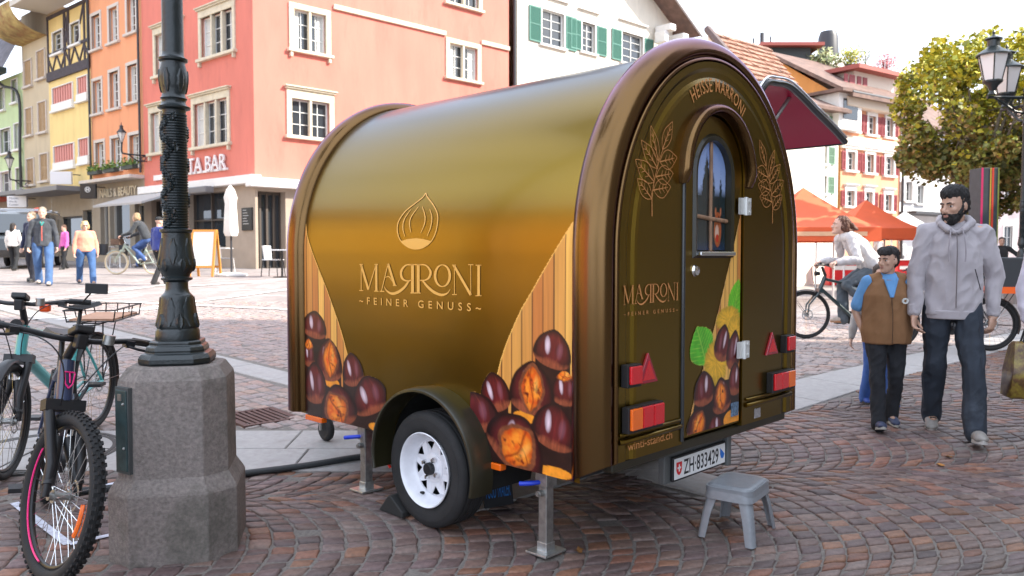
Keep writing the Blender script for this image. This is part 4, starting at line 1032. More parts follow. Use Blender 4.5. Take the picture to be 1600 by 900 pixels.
# dark roof block and vent pipes behind it
q0 = atdist(1196, 92, 46); db = thing('dark_roof_block', 'dark flat topped roof block with vent pipes behind the tiled roof', 'building', (q0[0], q0[1], 0)); a_ = atdist(1196, 74, 46); b__ = atdist(1266, 130, 46)
m = MB(); m.bx(0, b__[0] - q0[0], 0, 4, 0, a_[2]); m.build('wall', mat('dark_cladding', (0.05, 0.06, 0.06), 0.7), db)
m = MB(); m.bx(-0.4, b__[0] - q0[0] + 0.6, -0.5, 4.3, a_[2], a_[2] + 0.18); m.build('roof', MATS['red_eave'], db)
m = MB()
for dx, r0, h in ((0.1, 0.12, 0.9), (0.6, 0.05, 0.7), (-0.4, 0.05, 0.6)): m.cyl((dx, 1, a_[2] + 0.18), (dx, 1, a_[2] + 0.18 + h), r0, n=8)
m.build('vent_pipe', m_gut, db)
# pale houses behind the trees at the right edge
for (px0, px1, pyt, Y, c, nm, lb) in ((1430, 1530, 235, 62, (0.70, 0.69, 0.68), 'white_far_house', 'white far house half hidden behind the autumn tree'), (1530, 1660, 222, 58, (0.70, 0.58, 0.56), 'pink_far_house', 'pale pink far house behind the tree at the right edge')):
    a_, b__ = atdist(px0, pyt, Y), atdist(px1, pyt, Y); t = thing(nm, lb, 'building', (a_[0], Y, 0)); W_ = float(b__[0] - a_[0]); zt_ = float(a_[2])
    hs = [(W_ * (i + 0.3) / 4, W_ * (i + 0.7) / 4, 1.0 + k * 3.1 + 1.0, 1.0 + k * 3.1 + 2.6) for i in range(4) for k in range(3) if 1.0 + k * 3.1 + 2.6 < zt_ - 0.4]
    w = MB(); wall_holes(w, 0, W_, -1, zt_, hs, 0.14); w.build('wall', render_mat(nm + '_plaster', c), t)
    for a in hs: window(t, *a, lights=2, trim=m_whitetrim, tw=0.08, bars=(0, 1), curtain=False)
    r_ = MB(); r_.prism([(-0.6, zt_), (4, zt_ + 3.5), (8, zt_), (8, zt_ - 0.15), (-0.6, zt_ - 0.15)], -0.2, W_ + 0.2, Mxy); r_.build('roof', m_tile2, t)
# ---------------------------------------------------------------- unseen houses round the square, placed for shade and reflections on the trailer
def row_house(label, x, y, rz, W_, H_, c, nm):
    t = thing(nm, label, 'building', (x, y, 0), rz=rz); hs = [(W_ * (i + 0.3) / 5, W_ * (i + 0.7) / 5, 0.4 + k * 3.3 + 1.0, 0.4 + k * 3.3 + 2.7) for i in range(5) for k in range(int(H_ / 3.3))]
    w = MB(); wall_holes(w, 0, W_, -3, H_, hs, 0.15); sides_and_back(w, 0, W_, -3, H_, 10); w.build('wall', render_mat(nm + '_plaster', c), t)
    g = MB()
    for a, b, cc, d in hs: g.quad((a, 0.12, cc), (b, 0.12, cc), (b, 0.12, d), (a, 0.12, d))
    g.build('window', glass_dark, t); r_ = MB(); r_.prism([(-0.7, H_), (5, H_ + 4.5), (10.7, H_), (10.7, H_ - 0.15), (-0.7, H_ - 0.15)], -0.2, W_ + 0.2, Mxy); r_.build('roof', m_tile2, t)
row_house('cream yellow house on the left side of the square, outside the picture', -37, 4, R(90), 12, 11, (0.80, 0.54, 0.14), 'cream_reflected_house')
row_house('orange house on the left side of the square, outside the picture', -37, -9, R(90), 12.6, 12, (0.78, 0.42, 0.14), 'orange_reflected_house')
row_house('salmon house on the left side of the square, outside the picture', -37, -22, R(90), 12.6, 12, (0.70, 0.30, 0.22), 'salmon_reflected_house')
row_house('yellow house on the left side of the square nearest the street, outside the picture', -38, 17, R(90), 14, 11, (0.80, 0.62, 0.20), 'yellow_reflected_house')
row_house('tall grey house whose shadow falls over the trailer, outside the picture', 15.5, 8.0, R(-90), 34, 24, (0.24, 0.22, 0.19), 'tall_shading_house')
row_house('low dark house on the right side of the square, outside the picture', 21.5, 27.0, R(-90), 18.5, 10, (0.20, 0.15, 0.11), 'dark_reflected_house')  # added out of view so that the rear panel reflects a dark wall
# ================================================================ chestnut stall trailer
# local frame: x across the rear (0 = left side), y forward along the side (0 = rear face), z = height
def t_side(px, py, w=0.0):
    p0 = TO + TB * w; q = onplane(px, py, p0, TB) - TO; return float(q @ TA), float(q[2])
def t_rear(px, py, s=0.0):
    q = onplane(px, py, TO + TA * s, TA) - TO; return float(q @ TB), float(q[2])
def t_ground(px, py):
    q = ground(px, py) - TO; return float(q @ TA), float(q @ TB), float(q[2])
TW, ZS, EH = 1.76, 1.6, 1.0         # width, spring height and rise of the arch
HX = TW / 2
def wall_x(z):                       # x of the left skin at height z
    if z <= ZS: return 0.0
    k = min(1.0, (z - ZS) / EH); return HX - HX * math.sqrt(max(0, 1 - k * k))
def arch(zb, off=0.0, n=40, inset=0.0):
    """points (x, z) from left foot over the top to the right foot, pushed outwards by off"""
    P = []
    for k in range(5): P.append((-off, zb + (ZS - zb) * k / 5))
    for k in range(n + 1):
        t = math.pi - math.pi * k / n
        x, z = HX * math.cos(t), EH * math.sin(t)
        nx, nz = math.cos(t) / HX, math.sin(t) / EH; l = math.hypot(nx, nz)
        P.append((HX + x + off * nx / l, ZS + z + off * nz / l))
    for k in range(5): P.append((TW + off, ZS - (ZS - zb) * (k + 1) / 5))
    return P
m_wrap = bpy.data.materials.new('bronze_film'); m_wrap.use_nodes = True
_n, _l = m_wrap.node_tree.nodes, m_wrap.node_tree.links; _p = _n['Principled BSDF']
_p.inputs['Base Color'].default_value = (0.235, 0.150, 0.020, 1); _p.inputs['Metallic'].default_value = 1.0; _p.inputs['Roughness'].default_value = 0.29
_p.inputs['Coat Weight'].default_value = 0.25; _p.inputs['Coat Roughness'].default_value = 0.14; _p.inputs['Specular Tint'].default_value = (0.46, 0.60, 0.88, 1)
_tc = _n.new('ShaderNodeTexCoord'); _nz = _n.new('ShaderNodeTexNoise'); _nz.inputs['Scale'].default_value = 420; _nz.inputs['Detail'].default_value = 2
_b = _n.new('ShaderNodeBump'); _b.inputs['Strength'].default_value = 0.06; _b.inputs['Distance'].default_value = 0.004
_l.new(_tc.outputs['Object'], _nz.inputs['Vector']); _l.new(_nz.outputs['Fac'], _b.inputs['Height']); _l.new(_b.outputs['Normal'], _p.inputs['Normal'])
m_rimf = m_wrap.copy(); m_rimf.name = 'darkened_bronze_film'; _q = m_rimf.node_tree.nodes['Principled BSDF']; _q.inputs['Base Color'].default_value = (0.15, 0.082, 0.028, 1); _q.inputs['Specular Tint'].default_value = (0.75, 0.6, 0.85, 1); _q.inputs['Roughness'].default_value = 0.2  # body film given a darker colour, in place of dark reflections
m_guard = mat('dark_olive_guard', (0.020, 0.0175, 0.0075), 0.36, spec=0.5, coat=0.2, bump=0.05, bscale=200)
m_gold = mat('gold_print', srgb(226, 170, 84), 0.38, 0.0, spec=0.4)
m_gold_dim = mat('copper_print', srgb(200, 136, 78), 0.45, 0.0, spec=0.3)
m_print = attr_mat('wrap_print', 0.3, coat=0.25)
m_dark_in = mat('wheel_well_black', (0.006, 0.006, 0.006), 0.9)

TR = thing('chestnut_trailer', 'round-topped bronze food trailer wrapped with printed chestnuts and gold lettering', 'trailer', tuple(TO), rz=math.atan2(TB[1], TB[0]))

WS, WZ, FRx, FRz = 1.105, 0.535, 0.405, 0.385       # wheel arch on the side
ZB = 0.60
def arch_bottom(s):
    d = (s - WS) / (FRx - 0.02)
    return ZB if abs(d) >= 1 else max(ZB, WZ + (FRz - 0.02) * math.sqrt(1 - d * d))
# ---- body shell
sh = MB()
S0, S1 = 0.16, 2.44
ss = sorted(set([S0, 0.3, 0.5] + [WS + (FRx - 0.02) * math.sin(R(a)) for a in range(-90, 91, 6)] + [1.7, 2.0, 2.2, S1]))
top = arch(ZS, 0.0, 56)[5:-5]
for side in (0, 1):
    V = []; rows = 6
    for s in ss:
        zb = arch_bottom(s) if side == 0 else ZB
        for k in range(rows + 1): V.append((0 if side == 0 else TW, s, zb + (ZS - zb) * k / rows))
    Fc = [(i * (rows + 1) + k, i * (rows + 1) + k + 1, (i + 1) * (rows + 1) + k + 1, (i + 1) * (rows + 1) + k) for i in range(len(ss) - 1) for k in range(rows)]
    sh.add(V, Fc)
V = [(x, s, z) for s in (S0, S1) for x, z in top]; n = len(top)
sh.add(V, [(i, i + 1, n + i + 1, n + i) for i in range(n - 1)])
shell = sh.build('body_shell', m_wrap, TR)
bm = bmesh.new(); bm.from_mesh(shell.data); bmesh.ops.remove_doubles(bm, verts=bm.verts, dist=0.0008); bmesh.ops.recalc_face_normals(bm, faces=bm.faces); bm.to_mesh(shell.data); bm.free()
shell.data.polygons.foreach_set('use_smooth', [True] * len(shell.data.polygons)); shell.data.set_sharp_from_angle(angle=R(35))
fl = MB(); fl.bx(0.004, TW - 0.004, S0, WS - FRx - 0.01, ZB + 0.02, ZB + 0.06); fl.bx(0.32, TW - 0.004, WS - FRx - 0.01, WS + FRx + 0.01, ZB + 0.02, ZB + 0.06); fl.bx(0.004, TW - 0.004, WS + FRx + 0.01, S1, ZB + 0.02, ZB + 0.06)
fl.build('floor_pan', mat('underbody', (0.03, 0.03, 0.03), 0.8), TR)
# ---- thick rounded rims round the two ends
def rim_mesh(prof, zbf):
    m = MB(); n = None; V = []
    for off, s in prof:
        A = arch(zbf(s), off, 56); n = len(A); V += [(x, s, z) for x, z in A]
    K = len(prof)
    Fc = [(i * n + k, i * n + k + 1, (i + 1) * n + k + 1, (i + 1) * n + k) for i in range(K - 1) for k in range(n - 1)]
    Fc += [tuple(i * n for i in range(K)), tuple(i * n + n - 1 for i in range(K))][:2]
    m.add(V, Fc); return m
zbr = lambda s: 0.605 + (0.5 * (0.2 - s) if s < 0.2 else 0)
prof_r = [(-0.01, 0.205), (0.008, 0.2), (0.035, 0.178), (0.055, 0.145), (0.062, 0.105), (0.056, 0.066), (0.04, 0.034), (0.018, 0.012), (-0.006, 0.003), (-0.022, 0.002), (-0.03, 0.010), (-0.034, 0.022), (-0.040, 0.022), (-0.043, 0.008), (-0.048, 0.0), (-0.058, -0.001), (-0.064, 0.008), (-0.07, 0.02)]
rim_mesh(prof_r, zbr).build('rear_rim', m_rimf, TR, smooth=60)
prof_f = [(-0.02, 2.38), (0.0, 2.385), (0.03, 2.40), (0.05, 2.43), (0.056, 2.47), (0.05, 2.51), (0.03, 2.54), (0.0, 2.56), (-0.05, 2.57), (-0.1, 2.575)]
rim_mesh(prof_f, lambda s: 0.61).build('front_rim', m_rimf, TR, smooth=60)
fw_ = MB(); A = arch(0.62, -0.09, 40); fw_.add([(x, 2.572, z) for x, z in A], [tuple(range(len(A)))]); fw_.build('front_wall', m_wrap, TR)
# ---- rear panel with its raised field, left and right of the door opening
DX0, DX1, DCX = 0.556, 1.128, 0.842
ZP = 0.705
def ell(cx, cz, a, b, t): return cx + a * math.cos(t), cz + b * math.sin(t)
def ring_pts(off, zfoot, n=48, a=HX, b=EH, cz=ZS):
    P = [(HX - a - 0 * off, zfoot)]
    for k in range(n + 1):
        t = math.pi - math.pi * k / n; P.append(ell(HX, cz, a, b, t))
    P.append((HX + a, zfoot)); return P
def loft(m, A, ya, B, yb):
    n = len(A); m.add([(x, ya, z) for x, z in A] + [(x, yb, z) for x, z in B], [(i, i + 1, n + i + 1, n + i) for i in range(n - 1)])
pn = MB()
outer = ring_pts(0, ZP, a=HX - 0.066, b=EH - 0.066)
g0 = ring_pts(0, ZP, a=0.765, b=0.905); g1 = ring_pts(0, ZP, a=0.748, b=0.888); g2 = ring_pts(0, ZP, a=0.722, b=0.860); g3 = ring_pts(0, ZP, a=0.706, b=0.842); g4 = ring_pts(0, ZP, a=0.690, b=0.826)
loft(pn, outer, 0.003, g0, 0.003); loft(pn, g0, 0.003, g1, 0.014); loft(pn, g1, 0.014, g2, 0.013); loft(pn, g2, 0.013, g3, 0.003); loft(pn, g3, 0.003, g4, 0.0)
# inner field with the doorway cut out
def door_outline(grow, n=24):
    P = [(DX0 - grow, ZP)]
    a = (DX1 - DX0) / 2 + grow
    for k in range(n + 1): P.append(ell(DCX, 1.98, a, 0.30 + grow, math.pi - math.pi * k / n))
    P.append((DX1 + grow, ZP)); return P
N_ = 48
fo = g4; di = door_outline(0.0, N_)
loft(pn, fo, 0.0, di, 0.0)
loft(pn, di, 0.0, di, 0.09)
pn.build('rear_panel', m_wrap, TR, smooth=28)
lo = MB(); lo.prism([(0.066, 0.65), (TW - 0.066, 0.65), (TW - 0.066, ZP), (0.066, ZP)], 0.03, 0.1); lo.build('lower_edge', m_guard, TR, bevel=0.012)
# hood moulding over the door, thicker than deep, ending rounded on both sides
hd = MB(); V = []; K = 34; pf = [(0.0, 0.004), (0.0, -0.040), (0.006, -0.052), (0.014, -0.056), (0.030, -0.054), (0.040, -0.044), (0.044, -0.03), (0.046, 0.004)]
for k in range(K + 1):
    t = math.pi + 0.16 - (math.pi + 0.28) * k / K; e_ = min(1.0, min(k, K - k) / 2.0 + 0.25)
    for g_, y in pf: x, z = ell(DCX, 1.98, 0.287 + g_, 0.302 + g_, t); V.append((x, y * (0.35 + 0.65 * e_) if y < 0 else y, z))
hd.add(V, [(i * 8 + q, i * 8 + (q + 1) % 8, (i + 1) * 8 + (q + 1) % 8, (i + 1) * 8 + q) for i in range(K) for q in range(8)] + [tuple(range(8)), tuple(K * 8 + q for q in range(8))])
hd.build('door_hood', m_rimf, TR, smooth=60)
# ---- door
WX0, WX1, WZ0, WZ1 = 0.688, 1.006, 1.615, 1.98   # window opening with an elliptical head
def win_outline(g, n=24):
    cx = (WX0 + WX1) / 2; P = [(WX0 - g, WZ0 - g)]
    for k in range(n + 1): P.append(ell(cx, WZ1, (WX1 - WX0) / 2 + g, 0.175 + g, math.pi - math.pi * k / n))
    P.append((WX1 + g, WZ0 - g)); return P
dm = MB()
do = [(x, z) for x, z in door_outline(-0.008, 24)]; do[0] = (do[0][0], 0.725); do[-1] = (do[-1][0], 0.725)
w1 = win_outline(0.035); w2 = win_outline(0.022); w3 = win_outline(0.0)
YD = 0.012
loft(dm, do, YD, w1, YD); dm.mat(1); loft(dm, w1, YD, w2, YD - 0.012); loft(dm, w2, YD - 0.012, w3, YD - 0.006); loft(dm, w3, YD - 0.006, w3, 0.05)
dm.mat(0); dm.quad((do[0][0], YD, do[0][1]), (do[-1][0], YD, do[-1][1]), (w1[-1][0], YD, w1[-1][1]), (w1[0][0], YD, w1[0][1]))
dm.mat(1)
for A_, B_, ya, yb in ((w1, w2, YD, YD - 0.012), (w2, w3, YD - 0.012, YD - 0.006), (w3, w3, YD - 0.006, 0.05)):
    dm.quad((A_[0][0], ya, A_[0][1]), (A_[-1][0], ya, A_[-1][1]), (B_[-1][0], yb, B_[-1][1]), (B_[0][0], yb, B_[0][1]))
dm.mat(0); loft(dm, do, YD, do, 0.08); dm.quad((do[0][0], YD, do[0][1]), (do[-1][0], YD, do[-1][1]), (do[-1][0], 0.08, do[-1][1]), (do[0][0], 0.08, do[0][1]))
door = dm.build('door', [m_wrap, m_guard], TR, smooth=25)
gk = MB(); gk.tube([(DX0 - 0.003, -0.002, 0.72), (DX0 - 0.003, -0.002, 1.99)], 0.011, 8); gk.build('door_gap_strip', mat('black_trim', (0.02, 0.022, 0.024), 0.3, coat=0.5), TR, smooth=60)  # black tube standing in for shade in the gap along the door
k_ = MB(); kx, kz = 0.671, 1.521
k_.lathe([(0.027, 0.0), (0.028, 0.006), (0.024, 0.010), (0.022, 0.018), (0.0, 0.021)], 24, (kx, YD, kz), Matrix.Rotation(R(90), 3, 'X'))
k_.build('door_knob', chrome, door, smooth=40)
sl_ = MB(); sl_.bx(WX0 - 0.006, WX1 + 0.006, -0.022, 0.01, WZ0 - 0.024, WZ0 - 0.002); sl_.build('window_sill', mat('silver_trim', (0.7, 0.72, 0.75), 0.25, 1.0), door, bevel=0.006)
for zc in (1.845, 1.105):
    h = MB(); h.bx(1.068, 1.108, -0.014, 0.0, zc - 0.042, zc + 0.042); h.bx(1.118, 1.168, -0.018, -0.001, zc - 0.044, zc + 0.044); h.cyl((1.112, -0.018, zc - 0.046), (1.112, -0.018, zc + 0.046), 0.011, n=10)
    for dz in (-0.028, 0.028): h.cyl((1.15, -0.024, zc + dz), (1.15, -0.016, zc + dz), 0.008, n=8)
    h.build('hinge', mat('hinge_white', (0.66, 0.66, 0.64), 0.35, 0.3), TR, smooth=30)
# window pane: a film with a wood at dusk and a squirrel looking out
def print_grid(name, x0, x1, z0, z1, st, colorf, mapf, parent, material):
    nx, nz = int((x1 - x0) / st) + 1, int((z1 - z0) / st) + 1
    X = np.linspace(x0, x1, nx); Z = np.linspace(z0, z1, nz); GX, GZ = np.meshgrid(X, Z, indexing='ij')
    colr, keep = colorf(GX, GZ)
    V = [mapf(GX[i, j], GZ[i, j]) for i in range(nx) for j in range(nz)]
    idx = lambda i, j: i * nz + j
    cell = keep[:-1, :-1] & keep[1:, :-1] & keep[1:, 1:] & keep[:-1, 1:]
    Fc = [(idx(i, j), idx(i + 1, j), idx(i + 1, j + 1), idx(i, j + 1)) for i in range(nx - 1) for j in range(nz - 1) if cell[i, j]]
    C4 = np.concatenate([np.clip(colr, 0, 1).reshape(-1, 3), np.ones((nx * nz, 1))], axis=1)
    me = bpy.data.meshes.new(name); me.from_pydata(V, [], Fc); me.materials.append(material); me.update()
    set_tint(me, C4)
    bm = bmesh.new(); bm.from_mesh(me); loose = [v for v in bm.verts if not v.link_faces]; bmesh.ops.delete(bm, geom=loose, context='VERTS'); bm.to_mesh(me); bm.free()
    me.polygons.foreach_set('use_smooth', [True] * len(me.polygons))
    o = bpy.data.objects.new(name, me); col.objects.link(o); o.parent = parent
    return o
def lin(c): return np.array([(x / 255 / 12.92) if x / 255 <= 0.04045 else ((x / 255 + 0.055) / 1.055) ** 2.4 for x in c])
nzf = np.random.RandomState(5)
def vnoise(x, y, seed=0):
    """smooth value noise on arrays"""
    xi, yi = np.floor(x).astype(int), np.floor(y).astype(int); fx, fy = x - xi, y - yi
    fx, fy = fx * fx * (3 - 2 * fx), fy * fy * (3 - 2 * fy)
    h = lambda a, b: (np.sin(a * 127.1 + b * 311.7 + seed * 74.7) * 43758.5453) % 1.0
    return (h(xi, yi) * (1 - fx) + h(xi + 1, yi) * fx) * (1 - fy) + (h(xi, yi + 1) * (1 - fx) + h(xi + 1, yi + 1) * fx) * fy
def fbm(x, y, seed=0): return 0.55 * vnoise(x, y, seed) + 0.3 * vnoise(2.1 * x, 2.1 * y, seed + 3) + 0.15 * vnoise(4.3 * x, 4.3 * y, seed + 7)
def mixc(c, d, f): return c * (1 - f[..., None]) + d * f[..., None]
def window_art(X, Z):
    u = (X - WX0) / (WX1 - WX0); v = (Z - WZ0) / (WZ1 + 0.175 - WZ0)
    c = np.zeros(X.shape + (3,)) + lin((128, 158, 214)); c = mixc(c, lin((176, 192, 226)), np.clip((0.95 - v) * 1.6, 0, 1))
    tree = np.zeros_like(X)
    for cx, hh, w in ((0.12, 0.62, 0.14), (0.42, 0.93, 0.2), (0.62, 0.78, 0.13), (0.84, 0.75, 0.13), (0.26, 0.6, 0.14), (1.0, 0.66, 0.16)):
        tree = np.maximum(tree, np.clip(((hh - v) * w * 2.2 - np.abs(u - cx) + 0.07 * (fbm(u * 24, v * 34) - 0.5)) * 24, 0, 1))
    tree = np.maximum(tree, np.clip((0.58 - v) * 12, 0, 1))
    c = mixc(c, lin((16, 34, 38)) * (0.6 + 0.9 * fbm(u * 9, v * 14)[..., None]), tree)
    c = mixc(c, lin((28, 52, 84)), np.clip((0.10 - v) * 14, 0, 1) * 0.8)
    # squirrel: body, head, two ear tufts, pale bib
    e = lambda cx, cy, rx, ry: np.clip((1 - ((u - cx) / rx) ** 2 - ((v - cy) / ry) ** 2) * 5, 0, 1)
    fur = lin((168, 84, 46)) * (0.55 + 0.9 * fbm(u * 30, v * 44))[..., None]
    c = mixc(c, fur, np.maximum(e(0.76, 0.19, 0.12, 0.16), e(0.76, 0.30, 0.085, 0.065)))
    for ex in (0.695, 0.845): c = mixc(c, lin((190, 110, 70)), np.clip((0.03 - np.abs(u - ex) + 0.0 * v) * 60, 0, 1) * np.clip((0.41 - v) * 40, 0, 1) * np.clip((v - 0.32) * 40, 0, 1))
    c = mixc(c, lin((214, 178, 160)), e(0.74, 0.17, 0.06, 0.08)); c = mixc(c, lin((20, 10, 8)), e(0.79, 0.31, 0.018, 0.018)); c = mixc(c, lin((190, 40, 30)), e(0.75, 0.12, 0.05, 0.04))
    keep = (X >= WX0 + 0.003) & (X <= WX1 - 0.003) & (Z >= WZ0 + 0.002)
    cx = (WX0 + WX1) / 2; a = (WX1 - WX0) / 2
    keep &= (Z <= WZ1) | (((X - cx) / a) ** 2 + ((Z - WZ1) / 0.175) ** 2 <= 1.06)
    return c, keep
print_grid('window_pane', WX0, WX1, WZ0, WZ1 + 0.175, 0.004, window_art, lambda x, z: (x, 0.038, z), door, attr_mat('window_film', 0.06, spec=0.7, coat=0.5))
bars = MB(); cx = (WX0 + WX1) / 2 + 0.006
bars.tube([(cx, 0.032, WZ0), (cx - 0.004, 0.032, 1.8), (cx - 0.002, 0.032, WZ1 + 0.172)], 0.0095, 8); bars.tube([(WX0 + 0.002, 0.031, 1.786), (cx, 0.030, 1.774), (WX1 - 0.002, 0.031, 1.766)], 0.011, 8)
bars.build('glazing_bar', mat('old_wood_bar', (0.30, 0.17, 0.10), 0.6, var=0.4, vscale=40, stretch=(1, 1, 0.2)), door, smooth=50)

# ---- the printed artwork
def chestnut(c, S, Z, cs, cz, rs, rz, rot=0.0, cut=None, hl=(-0.25, 0.35), seed=0, base=(92, 24, 25)):
    ca, sa = math.cos(rot), math.sin(rot)
    dx, dz = S - cs, Z - cz
    u = (dx * ca + dz * sa) / rs; v = (-dx * sa + dz * ca) / rz
    # pear-like outline pointing up
    uu = u * (1 + 0.30 * np.clip(v, -1, 1) + 1.3 * np.clip(v - 0.4, 0, 1) ** 2); r2 = uu * uu + np.abs(v) ** 2.2
    m = np.clip((1 - r2) * 16, 0, 1)
    f = fbm(u * 3 + seed, v * 1.2, seed)
    st = fbm(u * 14 + seed, v * 1.5, seed + 9)
    b = lin(base) * (0.25 + 1.0 * f + 0.75 * st)[..., None]
    b = mixc(b, lin((150, 66, 40)), np.clip(1 - np.abs(u + 0.38 - 0.3 * v * v) * 26, 0, 1) * 0.5)
    b = mixc(b, lin((24, 7, 6)), np.clip(r2 * 1.9 - 0.55, 0, 1) * 0.95)
    b = mixc(b, lin((236, 214, 226)), np.clip(1 - ((u - hl[0] - 0.12 * v) / 0.17) ** 2 - ((v - hl[1]) / 0.5) ** 2, 0, 1) ** 0.7 * (0.6 + 0.4 * st))
    b = mixc(b, lin((150, 96, 112)), np.clip(1 - ((u + hl[0] * 1.4) / 0.2) ** 2 - ((v - 0.0) / 0.5) ** 2, 0, 1) * 0.45)
    b = mixc(b, lin((176, 92, 60)) * (0.5 + st)[..., None], np.clip((-v - 0.5 + 0.35 * (f - 0.5)) * 5, 0, 1) * (r2 < 1) * 0.55)
    if cut is not None:
        ku, kv, kru, krv, kr = cut
        a2, b2 = math.cos(kr), math.sin(kr); du, dv = u - ku, v - kv
        p = (du * a2 + dv * b2) / kru; q = (-du * b2 + dv * a2) / krv
        lens = np.abs(p * 1.12) ** 1.25 + np.abs(q) ** 1.7 + 0.30 * (fbm(q * 3 + seed, p * 3, seed) - 0.5)
        rim = np.clip((1.32 - lens) * 9, 0, 1)
        b = mixc(b, lin((120, 66, 40)) * (0.5 + fbm(u * 9, v * 9, seed + 2))[..., None], rim)
        fl = np.clip((1.0 - lens) * 10, 0, 1)
        fn = fbm(p * 3 + seed, q * 3.4, seed + 5)
        flesh = mixc(np.zeros(S.shape + (3,)) + lin((250, 150, 44)), lin((226, 84, 16)), np.clip(fn * 1.7 - 0.4, 0, 1))
        flesh = mixc(flesh, lin((96, 22, 10)), np.clip(fbm(p * 3.4 + 7 + seed, q * 3.6, seed + 11) * 4.2 - 2.5, 0, 1))
        crack = np.minimum(np.abs(p + 0.16 * np.sin(q * 3 + seed) + 0.1 * (fbm(q * 4, p * 4, seed) - 0.5)) * 4.0, np.abs(q - 0.2 * math.sin(seed) + 0.5 * p * p) * 7.0 + np.clip(p * 3, 0, 9))
        flesh = mixc(flesh, lin((120, 34, 8)), np.clip(1 - crack * 2.4, 0, 1) * 0.85); flesh = mixc(flesh, lin((150, 50, 14)), np.clip(lens * 1.6 - 0.75, 0, 1) * 0.8)
        flesh = mixc(flesh, lin((255, 196, 96)), np.clip(1 - ((p + 0.35) / 0.22) ** 2 - ((q - 0.2) / 0.5) ** 2, 0, 1) * 0.45)
        b = mixc(b, flesh, fl)
    return mixc(c, b, m), m
def orange_bit(c, S, Z, cs, cz, rs, rz):
    r2 = ((S - cs) / rs) ** 2 + ((Z - cz) / rz) ** 2; m = np.clip((1 - r2) * 8, 0, 1)
    return mixc(c, lin((240, 150, 40)) * (0.7 + 0.5 * fbm(S * 40, Z * 40))[..., None], m), m
def planks(S, Z, off=0.0, wdt=0.066):
    k = np.floor((S + off) / wdt); f = (S + off) / wdt - k
    h = (np.sin(k * 12.9898 + off * 3) * 43758.5453) % 1.0
    c = mixc(np.zeros(S.shape + (3,)) + lin((234, 178, 88)), lin((188, 112, 54)), h)
    c = c * (0.78 + 0.45 * fbm(S * 70, Z * 2.5, 3))[..., None]
    gap = np.clip((0.07 - np.minimum(f, 1 - f)) * 30, 0, 1)
    return mixc(c, lin((62, 34, 20)), gap * 0.85)
def to_sz(e, fn):
    px, py, rx, ry = e[:4]
    s, z = fn(px, py); sL, _ = fn(px - rx, py); sR, _ = fn(px + rx, py); _, zT = fn(px, py - ry); _, zB = fn(px, py + ry)
    return s, z, abs(sL - sR) / 2, abs(zT - zB) / 2
side_nuts_r = [((883, 607, 20, 28), 0, (0.1, .75, .8, .35, 0), 1), ((864, 545, 29, 31), 0.2, None, 2), ((831, 606, 34, 43), 0.06, (0.0, -0.02, .56, .84, 0), 3), ((773, 612, 23, 32), -0.25, None, 4), ((742, 645, 34, 34), -0.3, None, 5), ((866, 666, 33, 38), 0.2, None, 6), ((808, 692, 46, 46), 0.5, (-0.06, -0.12, .64, .8, 0.2), 8)]
side_nuts_l = [((483, 551, 9, 22), 0, (0.0, .6, .8, .4, 0), 21), ((492, 507, 18, 22), 0.1, None, 22), ((514, 562, 20, 34), 0.0, (-0.12, 0.0, .6, .82, 0), 23), ((551, 577, 16, 27), -0.2, None, 24), ((493, 598, 17, 33), -0.1, None, 25), ((577, 617, 28, 31), -0.35, None, 26), ((528, 634, 28, 34), -0.25, (0.1, -0.12, .66, .76, -0.3), 28)]
def side_art(nuts, curve, oranges, goldside, smin, smax):
    def f(S, Z):
        cs_, cz_ = zip(*curve)
        order_ = np.argsort(cz_); edge = np.interp(Z, np.array(cz_)[order_], np.array(cs_)[order_])
        inside = (S <= edge) if goldside < 0 else (S >= edge)
        c = planks(S, Z, 0.02)
        c = mixc(c, lin((236, 180, 88)), np.clip((0.012 - np.abs(S - edge)) * 300, 0, 1))
        tot = np.zeros_like(S); below = np.zeros(S.shape, bool)
        prm = [(to_sz(e, t_side), r, k, sd) for e, r, k, sd in nuts]
        for (cs, cz, rs, rz), r, k, sd in prm: below |= (np.abs(S - cs) < rs * 0.95) & (Z < cz)
        c = mixc(c, lin((34, 14, 10)) * (0.4 + fbm(S * 30, Z * 30))[..., None] * 1.5, below.astype(float))
        for e in oranges:
            s, z, rs, rz = to_sz(e, t_side); c, m = orange_bit(c, S, Z, s, z, rs, rz); tot = np.maximum(tot, m)
        for (cs, cz, rs, rz), r, k, sd in prm:
            c, m = chestnut(c, S, Z, cs, cz, rs, rz, r, k, hl=(0.28, 0.1), seed=sd); tot = np.maximum(tot, m)
        keep = (inside & (S <= smax) & (S >= smin)) | (tot > 0.15) | below
        d = ((S - WS) / (FRx - 0.02)) ** 2 + ((Z - WZ) / (FRz - 0.02)) ** 2
        keep &= (d > 1.0) & (Z >= ZB) & (S <= smax) & (S >= smin)
        return c, keep
    return f
cr = [t_side(*p) for p in ((893, 345), (880, 368), (860, 402), (845, 428), (830, 455), (815, 480), (803, 506), (792, 532), (783, 558), (777, 582), (772, 610), (770, 640))]
cl_ = [t_side(*p) for p in ((475, 345), (480, 368), (490, 396), (500, 422), (512, 452), (522, 480), (531, 506), (538, 530), (544, 552), (548, 576), (550, 640))]
cr.append((cr[-1][0], 0.4)); cl_.append((cl_[-1][0], 0.4))
smap = lambda s, z: (wall_x(z) - 0.0025, s, z)
print_grid('chestnut_print', 0.19, 0.86, ZB, 1.74, 0.0045, side_art(side_nuts_r, cr, [(819, 652, 18, 10), (867, 738, 28, 9)], -1, 0.19, 0.86), smap, TR, m_print)
